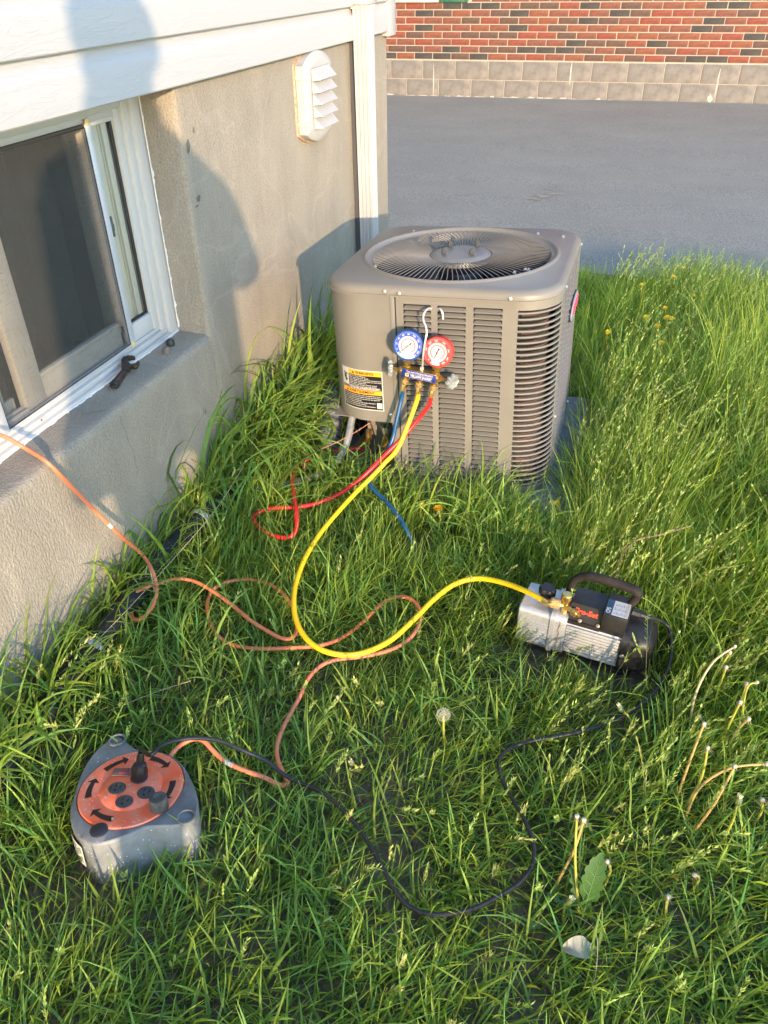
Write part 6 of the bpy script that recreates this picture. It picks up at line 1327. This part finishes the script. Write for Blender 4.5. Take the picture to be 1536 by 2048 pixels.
sd_ += seeds(620, (-1.15, 0.9, 0.1, 1.9), lambda r: 0.11+0.07*sstep(1.0, 1.8, r[:, 1]), lambda r: 0.2+0.8*sstep(0.42, 0.6, fbm(r[:, 0]*5+31, r[:, 1]*5+7)))
sd_ += seeds(300, (-0.1, 0.5, 0.9, 1.6), lambda r: 0.17+0*r[:, 0], lambda r: 0.8+0*r[:, 0])
sd_ += seeds(70, (-1.24, -1.0, 0.5, 2.7), lambda r: 0.30+0*r[:, 0], lambda r: 0.8+0*r[:, 0]); sd_ += seeds(150, (-0.9, -0.1, 1.85, 2.05), lambda r: 0.17+0*r[:, 0], lambda r: 0.6+0*r[:, 0])
g3 = np_mesh('grass_seed_heads', sd_, m_seed); tag(g3, 'pale yellow-green grass flower heads standing above the lawn', 'seed heads')
# --- dead straw and thatch on the soil
r = scatter(15000, -1.25, 1.0, 0.05, 2.2); r = r[free(r)]; n = len(r); cs = np.tile(np.array((0.19, 0.145, 0.085)), (n, 1))*(1+rng.normal(0, 0.3, (n, 1))); grn = rng.random(n)[:, None] < 0.25; cs = np.where(grn, cs*np.array((0.6, 0.9, 0.5)), cs)
g4 = np_mesh('dead_grass', [blades('d', r, rng.uniform(0.03, 0.09, n), rng.uniform(-math.pi, math.pi, n), rng.uniform(1.1, 1.5, n), rng.normal(0.1, 0.25, n), rng.uniform(0.0008, 0.0022, n), np.clip(cs, .01, .6), 3, m_straw, twist=1.2)], m_straw)
tag(g4, 'dry straw-coloured dead grass lying on the soil', 'dead grass')
# low clover-like weeds between the blades
r = scatter(9000, -1.2, 0.9, 0.1, 2.2); cl = fbm(r[:, 0]*6+5, r[:, 1]*6+44); r = r[free(r) & (cl > 0.52)]; n = len(r)
a = rng.uniform(0, 2*math.pi, n); hgt = rng.uniform(0.012, 0.035, n); s_ = rng.uniform(0.003, 0.0065, n); z0 = gz(r[:, 0], r[:, 1])
cx = np.stack([r[:, 0], r[:, 1], z0+hgt], -1); q = []
for k in range(6):
    t = a+k*math.pi/3; q.append(cx+np.stack([np.cos(t)*s_, np.sin(t)*s_, rng.normal(0, 0.0015, n)], -1))
V = np.stack(q, 1).reshape(-1, 3); F = np.concatenate([np.array([(0, 1, 2, 3), (0, 3, 4, 5)])[None]+(np.arange(n)*6)[:, None, None]]).reshape(-1, 4)
cs = np.tile(np.array((0.07, 0.17, 0.025)), (n, 1))*(1+rng.normal(0, 0.2, (n, 1))); g5 = np_mesh('low_weeds', [(V, F, np.repeat(np.clip(cs, .01, .5), 6, 0))], m_leaf); tag(g5, 'tiny round-leaved weeds low between the grass blades', 'weeds')

# --- dandelions: each plant is a thing
m_stem_y = leaf_mat('stem_yellow_green', 0.2, const=(0.42, 0.42, 0.07)); m_stem_b = leaf_mat('stem_tan', 0.15, const=(0.46, 0.33, 0.12)); m_stem_p = leaf_mat('stem_pale', 0.15, const=(0.48, 0.42, 0.24))
m_disc = mat('seed_disc', (0.50, 0.46, 0.35), 0.8, bump=0.6, bscale=400); m_sepal = leaf_mat('sepal_brown', 0.1, const=(0.34, 0.26, 0.15)); m_bud = leaf_mat('bud_green', 0.1, const=(0.17, 0.22, 0.09)); m_fluff = leaf_mat('fluff_white', 0.4, const=(0.75, 0.75, 0.72)); m_petal = leaf_mat('petal_yellow', 0.2, const=(0.72, 0.56, 0.02)); m_petor = leaf_mat('petal_orange', 0.2, const=(0.78, 0.46, 0.010))
m_bigleaf = leaf_mat('dandelion_leaf', 0.30, const=(0.065, 0.150, 0.035))
used_l = set()
def rowlab(p, kind):
    x, y, z = p; near = [(np.hypot(x+0.06-0, y-1.5), 'vacuum pump')]
    return ''
LABS = {0: 'spent dandelion with long orange-tinted stalk rising beside the big toothed leaf', 1: 'spent dandelion with brown leaning stalk crossing behind the longer upright one', 2: 'short spent dandelion head right of the big toothed leaf', 3: 'low closed dandelion bud just left of the big toothed leaf',
 4: 'dead dandelion stalk arching pale to the right, below the pump fan cover', 5: 'spent dandelion with yellow-green stalk just under the pale arching stalk', 6: 'spent dandelion with a small round head, stalk behind the yellow-green pair', 7: 'spent dandelion leaning right at the right edge, below the arching stalk',
 8: 'dead dandelion stalk with long orange arch running out at the right edge', 9: 'spent dandelion whose white head touches the long orange arching stalk', 10: 'large closed dandelion head on yellow stalk at lower right', 11: 'spent dandelion on a long orange stalk, left of the right-edge group', 12: 'spent dandelion with pale round head just right of the long orange stalk',
 13: 'spent dandelion with ragged brown head near the right edge', 14: 'spent dandelion with tan ragged head below the other ragged head at the right edge', 15: 'dandelion stalk bending out of the frame at the right edge, upper one', 16: 'short spent dandelion at the right edge beside the large closed head', 17: 'tiny white spent dandelion head low in the dark gap at lower right',
 18: 'closed dandelion with white tip beside the black cord, left of the weeds', 19: 'small spent dandelion head low at the foot of the pale arching stalk', 20: 'round white dandelion puff in the middle of the lawn', 21: 'small white spent dandelion above the puffless patch, right of the orange cord', 22: 'small closed dandelion lying low between the cords', 23: 'spent dandelion head in front of the corner grille of the condenser',
 24: 'small spent dandelion with white tip right of the toothed leaf', 25: 'small half-closed white dandelion puff in the tall grass above the pump', 26: 'white spent dandelion head in the tall grass right of the condenser, the middle one', 27: 'white spent dandelion head in the tall grass, the lowest and rightmost of three', 28: 'white spent dandelion head in the tall grass, the highest and leftmost of three',
 29: 'yellow dandelion on a tall pale stalk near the driveway edge', 30: 'small yellow dandelion bud right of the condenser top corner', 31: 'yellow dandelion, the uppermost of the tight middle group', 32: 'yellow dandelion left of the tight middle group', 33: 'yellow dandelion, left one of the touching pair', 34: 'yellow dandelion, right one of the touching pair', 35: 'yellow dandelion below the touching pair', 36: 'wide yellow dandelion, the lowest of the group',
 37: 'lone yellow dandelion close to the condenser side', 38: 'farthest yellow dandelion, just before the driveway', 39: 'tiny yellow flower right of the tall-stalked dandelion', 40: 'small yellow flower at the right of the dandelion group', 41: 'tiny yellow flower between the tall-stalked dandelion and the right edge', 42: 'orange-yellow dandelion flower in front of the condenser grille', 43: 'small yellow flower by the corner of the equipment pad', 44: 'yellow-tipped closed dandelion in the tall grass above the pump handle', 45: 'small orange flower just left of the larger orange one'}
rnd = random.Random(21)
for i, (b0, h, kd) in enumerate(DAND):
    base = Vector((b0[0], b0[1], float(gz(np.float64(b0[0]), np.float64(b0[1]))))); H_ = Vector(h)+Vector((0, 0, 0.022 if kd in ('yellow', 'orange') else 0.012 if kd == 'spent' else 0))
    if (H_-base).length > 0.6: continue
    th_ = thing('dandelion', LABS.get(i, 'dandelion in the grass'), 'dandelion', base, group='dandelions in the lawn')
    inv = Matrix.Translation(-base)
    mid = base.lerp(H_, 0.5)
    if kd == 'bent': ctrl = [base, base.lerp(H_, 0.22)+Vector((-0.02, 0, 0.07)), base.lerp(H_, 0.6)+Vector((-0.02, 0, 0.06)), H_]
    else: ctrl = [base, base.lerp(H_, 0.5)+Vector((rnd.uniform(-.012, .012), rnd.uniform(-.01, .01), 0.012)), H_]
    P = spline(ctrl, 8); mb = MB(); r0 = 0.0030 if y < 2 or True else 0.002; n = len(P); mb.tube(P, [r0*(1.05-0.35*k/n) for k in range(n)], 7); me = mb.mesh('stem', m_stem_p if kd == 'bent' and i == 4 else m_stem_b if (i in (1, 8, 11, 14, 9)) else m_stem_y); me.transform(inv); obj('stem', me, th_)
    d = (P[-1]-P[-2]).normalized(); A = align(H_, (d+Vector((0, 0, 0.5))).normalized())
    def part(mb, nm, m, **k): me = mb.mesh(nm, m, **k); me.transform(inv); return obj(nm, me, th_)
    if kd in ('spent', 'bent'):
        mb = MB(); q0 = rnd.uniform(0.75, 1.0); mb.lathe([(0.002, -0.005), (0.0044*q0, -0.002), (0.0050*q0, 0.0012), (0.0044*q0, 0.0034), (0.002, 0.0045), (0, 0.0046)], 9, close=False, M=A @ Matrix.Rotation(rnd.uniform(-.5, .5), 4, 'X')); part(mb, 'seed_disc', m_disc)
        mb = MB()
        for k in range(13):
            a = 2*math.pi*k/13+rnd.random()*0.4; u, v = math.cos(a), math.sin(a); L = rnd.uniform(0.004, 0.012); mb.add([(u*0.003-v*0.001, v*0.003+u*0.001, -0.002), (u*0.003+v*0.001, v*0.003-u*0.001, -0.002), (u*(0.003+L), v*(0.003+L), -0.004-rnd.random()*0.005)], [(0, 1, 2)], M=A)
        part(mb, 'sepals', m_sepal, flat=True)
    elif kd == 'closed':
        mb = MB(); mb.lathe([(0.003, -0.014), (0.0060, -0.010), (0.0070, -0.003), (0.0062, 0.004), (0.0055, 0.007), (0, 0.007)], 10, close=False, M=A); part(mb, 'bud', m_bud)
        mb = MB()
        for k in range(26):
            a = rnd.random()*6.28; u, v = math.cos(a)*rnd.uniform(0.1, 1), math.sin(a)*rnd.uniform(0.1, 1); mb.tube([(u*0.004, v*0.004, 0.005), (u*0.0062, v*0.0062, 0.005+rnd.uniform(0.005, 0.010))], 0.0007, 4, M=A)
        part(mb, 'pappus_tip', m_fluff, flat=True)
    elif kd.startswith('puff'):
        Rp = 0.0175 if kd == 'puff' else 0.011; mb = MB(); mb.lathe([(0.001, -0.003), (0.004, -0.001), (0.0045, 0.002), (0, 0.004)], 10, close=False, M=A); part(mb, 'seed_disc', m_sepal)
        mb = MB(); Nn = 190 if kd == 'puff' else 90
        for k in range(Nn):
            z = 1-1.75*(k+0.5)/Nn; a = k*2.39996; q = math.sqrt(max(0, 1-z*z)); dv = Vector((q*math.cos(a), q*math.sin(a), z)); rr2 = Rp*rnd.uniform(0.85, 1.02); c = Vector((0, 0, 0.001))
            t1 = dv.orthogonal().normalized(); t2 = dv.cross(t1)
            mb.add([c+dv*0.003+t1*0.00012, c+dv*0.003-t1*0.00012, c+dv*rr2*0.82-t1*0.00012, c+dv*rr2*0.82+t1*0.00012], [(0, 1, 2, 3)], M=A)
            for m_ in range(6):
                b_ = 2*math.pi*m_/6+k; tv_ = t1*math.cos(b_)+t2*math.sin(b_); tw_ = dv.cross(tv_)
                mb.add([c+dv*rr2*0.82+tw_*0.00012, c+dv*rr2*0.82-tw_*0.00012, c+dv*rr2+tv_*Rp*0.17], [(0, 1, 2)], M=A)
        part(mb, 'seed_ball', m_fluff, flat=True)
    else:
        mb = MB(); mb.lathe([(0.002, -0.010), (0.006, -0.006), (0.0065, -0.001), (0, 0.0)], 10, close=False, M=A); part(mb, 'bud', m_bud)
        mb = MB(); Rf = 0.0155 if i in (33, 34, 35, 36, 32, 42) else 0.0115
        for ringk in range(4):
            cnt_ = [22, 18, 14, 9][ringk]
            for k in range(cnt_):
                a = 2*math.pi*k/cnt_+ringk*0.2+rnd.uniform(-.08, .08); L = Rf*[1, 0.84, 0.64, 0.42][ringk]*rnd.uniform(0.9, 1.1); zt = [0.001, 0.004, 0.006, 0.0075][ringk]; u, v = math.cos(a), math.sin(a); w2 = 0.0012
                mb.add([(u*0.002-v*w2*.5, v*0.002+u*w2*.5, 0), (u*0.002+v*w2*.5, v*0.002-u*w2*.5, 0), (u*L+v*w2, v*L-u*w2, zt), (u*L-v*w2, v*L+u*w2, zt)], [(0, 1, 2, 3)], M=A)
        part(mb, 'petals', m_petor if kd == 'orange' else m_petal, flat=True)
    # a toothed leaf or two at the base of some plants
    if i in (0, 3, 4, 8, 11, 13, 20, 22, 24, 18):
        for q_ in range({0: 4, 8: 5, 11: 4, 4: 3}.get(i, 2)):
            if i == 0: a, L, W_, el = [(1.35, 0.150, 0.050, 1.30), (2.1, 0.10, 0.026, 1.0), (-1.5, 0.09, 0.024, 0.7), (3.0, 0.085, 0.02, 0.8)][q_]
            else: a, L, W_, el = rnd.uniform(0, 6.28), rnd.uniform(0.06, 0.10), rnd.uniform(0.014, 0.022), rnd.uniform(0.25, 0.7)
            mb = MB(); n = 22; vs = []
            cu, cv = math.cos(a), math.sin(a); x_ = z_ = 0.0
            for k in range(n+1):
                t = k/n; e_ = el-1.1*t*t*(0.6 if i else 0.5); x_ += math.cos(e_)*L/n; z_ += math.sin(e_)*L/n
                wv = W_*(0.22+1.1*t**0.8)*(1-t**4)*((0.90+0.10*(1 if k % 3 < 2 else -1)) if t > 0.45 and i == 0 and q_ == 0 else (0.72+0.28*(1 if k % 4 < 2 else -1)))*0.5
                p = Vector((cu*x_, cv*x_, 0.004+z_)); sd2 = Vector((-cv, cu, 0)); vs += [p-sd2*wv+Vector((0, 0, wv*0.35)), p, p+sd2*wv+Vector((0, 0, wv*0.35))]
            mb.add(vs, [(3*k+j, 3*k+j+1, 3*k+j+4, 3*k+j+3) for k in range(n) for j in range(2)]); o = obj('leaf', mb.mesh('leaf', m_bigleaf, angle=80), th_)
            vm = MB(); mid_ = [vs[3*k+1]+Vector((0, 0, 0.0006)) for k in range(n)]; vm.tube(mid_, [0.0014*(1-0.8*k/n) for k in range(n)], 5)
            for k in range(3, n-3, 3):
                for sg in (0, 2): vm.tube([vs[3*k+1]+Vector((0, 0, 0.0005)), vs[3*k+1].lerp(vs[3*(k+1)+sg], 0.55)+Vector((0, 0, 0.0006)), vs[3*(k+2)+sg].lerp(vs[3*(k+2)+1], 0.15)+Vector((0, 0, 0.0006))], [0.0006, 0.0004, 0.0002], 4)
            obj('leaf_vein', vm.mesh('leaf_vein', leaf_mat('vein_pale', 0.2, const=(0.14, 0.24, 0.08)) if 'vein_pale' not in bpy.data.materials else bpy.data.materials['vein_pale']), o)
# fallen pale leaf, bent straws, dry stalks
m_pale = leaf_mat('pale_dead_leaf', 0.2, const=(0.30, 0.29, 0.22))
mb = MB(); vs = []; n = 14
for k in range(n+1):
    t = k/n; w_ = 0.019*math.sin(math.pi*min(1, t*0.95+0.05))**0.7; x = -0.033+0.066*t; zz_ = 0.010*math.sin(t*5)+0.004
    vs += [(x, -w_*0.9, zz_+0.006), (x, -w_*0.4, zz_), (x, 0, zz_-0.001), (x, w_*0.45, zz_+0.001), (x, w_, zz_+0.007+0.003*math.sin(k))]
mb.add(vs, [(5*k+j, 5*k+j+1, 5*k+j+6, 5*k+j+5) for k in range(n) for j in range(4)]); o = tag(mb.build('fallen_leaf', m_pale, angle=80), 'pale dead leaf lying in the grass below the toothed dandelion leaves', 'leaf'); o.location = (0.105, 0.752, 0.058); o.rotation_euler = (0.25, 0.12, 0.35)
for nm, lb_, pts, r in [('dry_straw', 'long pale straw leaning across the insulated pipe towards the wall', [(-1.20, 1.02, 0.05), (-1.12, 1.20, 0.12), (-1.07, 1.40, 0.17), (-1.045, 1.62, 0.20), (-1.04, 1.80, 0.24)], 0.0009),
                    ('dry_straw', 'short pale straw low in the grass above the reel', [(-1.02, 0.98, 0.05), (-0.93, 1.05, 0.07), (-0.86, 1.10, 0.08)], 0.0010),
                    ('dry_stalk', 'bent pinkish dead stalk rising behind the pump handle', [(0.10, 1.72, 0.05), (0.09, 1.78, 0.13), (0.12, 1.83, 0.18), (0.19, 1.86, 0.20), (0.26, 1.90, 0.215)], 0.0022),
                    ('dry_stalk', 'tan dead stalk lying before the condenser grille', [(-0.33, 2.02, 0.115), (-0.28, 2.04, 0.125), (-0.21, 2.03, 0.115), (-0.17, 2.01, 0.10)], 0.0018),
                    ('dry_straw', 'thin white straw curving down beside the pale dead leaf', [(0.09, 0.80, 0.08), (0.125, 0.77, 0.10), (0.135, 0.72, 0.07), (0.13, 0.67, 0.03)], 0.0007)]:
    mb = MB(); mb.tube(spline(pts, 8), r, 6); tag(mb.build(nm, leaf_mat('straw_'+nm, 0.1, const=(0.34, 0.29, 0.19) if 'straw' in nm else (0.33, 0.20, 0.14))), lb_, 'straw' if 'straw' in nm else 'stalk')
# ================================================================== THE PHOTOGRAPHER (casts the long shadow on the wall)
def person():
    t = thing('person', 'person in dark jacket and jeans taking the photograph with a phone held in both hands', 'person', (0.16, -0.46, 0))
    J = {}  # joints, world coordinates
    pel = Vector((0.16, -0.46, 1.06))
    V = [pel, pel+Vector((0, 0.0, 0.16)), pel+Vector((-0.01, 0.03, 0.34)), pel+Vector((-0.02, 0.06, 0.54)), pel+Vector((-0.035, 0.10, 0.64)), pel+Vector((-0.05, 0.125, 0.74)), pel+Vector((-0.06, 0.14, 0.85))]
    Rr = [(.165, .115), (.155, .105), (.175, .115), (.155, .095), (.058, .058), (.082, .095), (.085, .095)]
    E = [(i, i+1) for i in range(6)]
    def add(par, p, r): V.append(Vector(p)); Rr.append((r, r)); E.append((par, len(V)-1)); return len(V)-1
    for s in (-1, 1):
        a = add(0, pel+Vector((s*0.11, 0, -0.06)), .105); a = add(a, pel+Vector((s*0.135, 0.03, -0.30)), .092); a = add(a, pel+Vector((s*0.155, 0.03, -0.54)), .068); a = add(a, pel+Vector((s*0.165, 0.0, -0.74)), .066); a = add(a, pel+Vector((s*0.17, -0.02, -0.98)), .048)
        a = add(a, pel+Vector((s*0.18, 0.05, -1.02)), .044); a = add(a, pel+Vector((s*0.195, 0.15, -1.025)), .038)
        sh = add(3, pel+Vector((s*0.20, 0.07, 0.52)), .085); el = add(sh, pel+Vector((s*0.27, 0.15, 0.22)), .066)
        wr_ = Vector((0.055 if s > 0 else -0.035, -0.075, 1.455 if s > 0 else 1.465)); m_ = add(el, V[el].lerp(wr_, 0.55), .048); w_ = add(m_, wr_, .027); h_ = add(w_, wr_+Vector((-s*0.012, 0.040, 0.018)), .026)
    me = bpy.data.meshes.new('body'); me.from_pydata([tuple(v-Vector((0.16, -0.46, 0))) for v in V], E, []); me.update()
    o = bpy.data.objects.new('body', me); COL.objects.link(o); bpy.context.view_layer.objects.active = o
    sk = o.modifiers.new('s', 'SKIN')
    for i, v in enumerate(me.skin_vertices[0].data): v.radius = Rr[i]; v.use_root = (i == 0)
    sb = o.modifiers.new('b', 'SUBSURF'); sb.levels = 2; sb.render_levels = 2
    dg = bpy.context.evaluated_depsgraph_get(); m2 = bpy.data.meshes.new_from_object(o.evaluated_get(dg)); bpy.data.objects.remove(o)
    skin = mat('skin', (0.52, 0.33, 0.24), 0.5); jk = mat('jacket', (0.025, 0.030, 0.045), 0.85); jn = mat('jeans', (0.035, 0.055, 0.10), 0.85); shoe = mat('shoe_leather', (0.03, 0.025, 0.02), 0.5)
    m2.materials.clear()
    for m_ in (skin, jk, jn, shoe): m2.materials.append(m_)
    m2.name = 'body'
    for p in m2.polygons:
        c = p.center; p.use_smooth = True; yw = c.y-0.46
        p.material_index = 3 if c.z < 0.085 else 2 if c.z < 0.98 else 0 if (c.z > 1.70 and yw > -0.44+0.0) or (yw > -0.105 and c.z > 1.40) else 1
    body = obj('body', m2, t)
    hc = Vector((-0.055, 0.15, 1.885)); f = Vector((-0.25, 0.85, -0.30)).normalized(); rgt = f.cross(Vector((0, 0, 1))).normalized(); u = rgt.cross(f)
    def P(a, b, c): return hc+rgt*a+f*b+u*c
    def ell(mb, c, r, m=0, n=16):
        prof = [(math.sin(math.pi*i/8), -math.cos(math.pi*i/8)) for i in range(9)]; mb.lathe([(max(p[0], 1e-4), p[1]) for p in prof], n, m, M=Matrix.Translation(c) @ basis((0, 0, 0), rgt, f, u) @ Matrix.Diagonal((*r, 1)), close=False)
    h = MB(); ell(h, P(0, 0.0, 0.0), (0.082, 0.098, 0.118), n=24); ell(h, P(0, 0.045, -0.065), (0.055, 0.052, 0.055)); obj('head', h.mesh('head', skin), t)
    h = MB(); ell(h, P(0, 0.103, -0.012), (0.014, 0.022, 0.026)); obj('nose', h.mesh('nose', skin), t)
    h = MB(); ell(h, P(0, 0.094, -0.058), (0.026, 0.008, 0.007)); obj('mouth', h.mesh('mouth', mat('lips', (0.40, 0.16, 0.13), 0.5)), t)
    for s in (-1, 1):
        h = MB(); ell(h, P(s*0.032, 0.086, 0.014), (0.014, 0.010, 0.009)); e = obj('eye', h.mesh('eye', mat('eye_white', (0.75, 0.74, 0.72), 0.3)), t)
        h = MB(); ell(h, P(s*0.032, 0.0935, 0.012), (0.006, 0.004, 0.006)); obj('iris', h.mesh('iris', m_black), e)
        h = MB(); ell(h, P(s*0.084, 0.0, -0.005), (0.010, 0.022, 0.033)); obj('ear', h.mesh('ear', skin), t)
    h = MB(); ell(h, P(0, -0.014, 0.026), (0.089, 0.100, 0.108), n=24); obj('hair', h.mesh('hair', mat('dark_hair', (0.02, 0.014, 0.010), 0.6)), t)
    # loose jacket over the body
    fd = Vector((-0.30, 0.95, 0)).normalized(); sd_2 = Vector((0.95, 0.30, 0)); jm = MB(); rings = []
    for (z, a, b_, o_) in [(0.84, .262, .175, 0.0), (0.86, .268, .18, 0.0), (1.02, .262, .175, 0.0), (1.22, .250, .165, 0.01), (1.42, .248, .160, 0.03), (1.56, .240, .150, 0.05), (1.64, .205, .125, 0.06), (1.70, .135, .10, 0.07), (1.74, .085, .085, 0.09), (1.78, .080, .080, 0.10), (1.775, .070, .070, 0.10)]:
        rings.append([tuple(fd*(b_*(1+0.03*math.sin(5*t_))*math.sin(t_)+o_)+sd_2*(a*(1+0.02*math.sin(7*t_+z*9))*math.cos(t_))+Vector((0, 0, z))) for t_ in [2*math.pi*i/40 for i in range(40)]])
    jm.loft(rings, cap0=False, cap1=False); obj('jacket', jm.mesh('jacket', jk, angle=70), t)
    # fingers round the phone edges
    fg = MB()
    return t, fg, skin
pt, fg, skin = person()
# phone behind the lens, held upright in both hands
fw_ = Vector((-0.25443, 0.7755922, -0.57768687)); rt_ = Vector((0.95305955, 0.30247471, -0.01365777)); up_ = Vector((-0.16414281, 0.55404494, 0.8161442))
PHM = Matrix(((rt_.x, up_.x, -fw_.x, 0), (rt_.y, up_.y, -fw_.y, 0), (rt_.z, up_.z, -fw_.z, 1.5), (0, 0, 0, 1)))
ph = thing('phone', 'black phone held up by the person taking the picture', 'phone', mw=PHM)
b = MB(); b.box(-0.052, 0.022, -0.125, 0.022, 0.006, 0.014, c=0.003); obj('phone_body', b.mesh('phone_body', m_black), ph)
b = MB(); b.lathe([(0.006, 0), (0.006, 0.0015), (0, 0.0015)], 16, close=False, M=Matrix.Translation((0, 0, 0.0040))); obj('lens', b.mesh('lens', mat('lens_glass', (0.01, 0.01, 0.02), 0.05)), ph)
off = Vector((0.16, -0.46, 0))
for s in (-1, 1):
    for k, L in enumerate((0.066, 0.074, 0.070, 0.056)):
        yb = -0.050-0.019*k; ex_ = 0.022 if s > 0 else -0.052
        pl_ = [(ex_+s*0.020, yb-0.012, 0.045), (ex_+s*0.016, yb-0.004, 0.026), (ex_+s*0.008, yb, 0.009), (ex_-s*0.012, yb+0.002, 0.0035-0.004), (ex_-s*0.026, yb+0.003, 0.002-0.004)]
        mb = MB(); pts = spline([PHM @ Vector(p)-off for p in pl_], 4); mb.tube(pts, [0.0095-0.0022*i/len(pts) for i in range(len(pts))], 10); obj('finger', mb.mesh('finger', skin), pt)
    mb = MB(); pts = spline([PHM @ Vector(p)-off for p in [(ex_+s*0.018, -0.085, 0.045), (ex_+s*0.006, -0.075, 0.030), (ex_-s*0.012, -0.062, 0.021), (ex_-s*0.022, -0.052, 0.019)]], 4); mb.tube(pts, [0.0115-0.0025*i/len(pts) for i in range(len(pts))], 10); obj('thumb', mb.mesh('thumb', skin), pt)
    mb = MB(); mb.tube([PHM @ Vector((ex_+s*0.020, -0.055, 0.046))-off, PHM @ Vector((ex_+s*0.024, -0.090, 0.058))-off, PHM @ Vector((ex_+s*0.028, -0.125, 0.072))-off], [0.024, 0.030, 0.024], 12, flat=0.8); obj('palm', mb.mesh('palm', skin), pt)
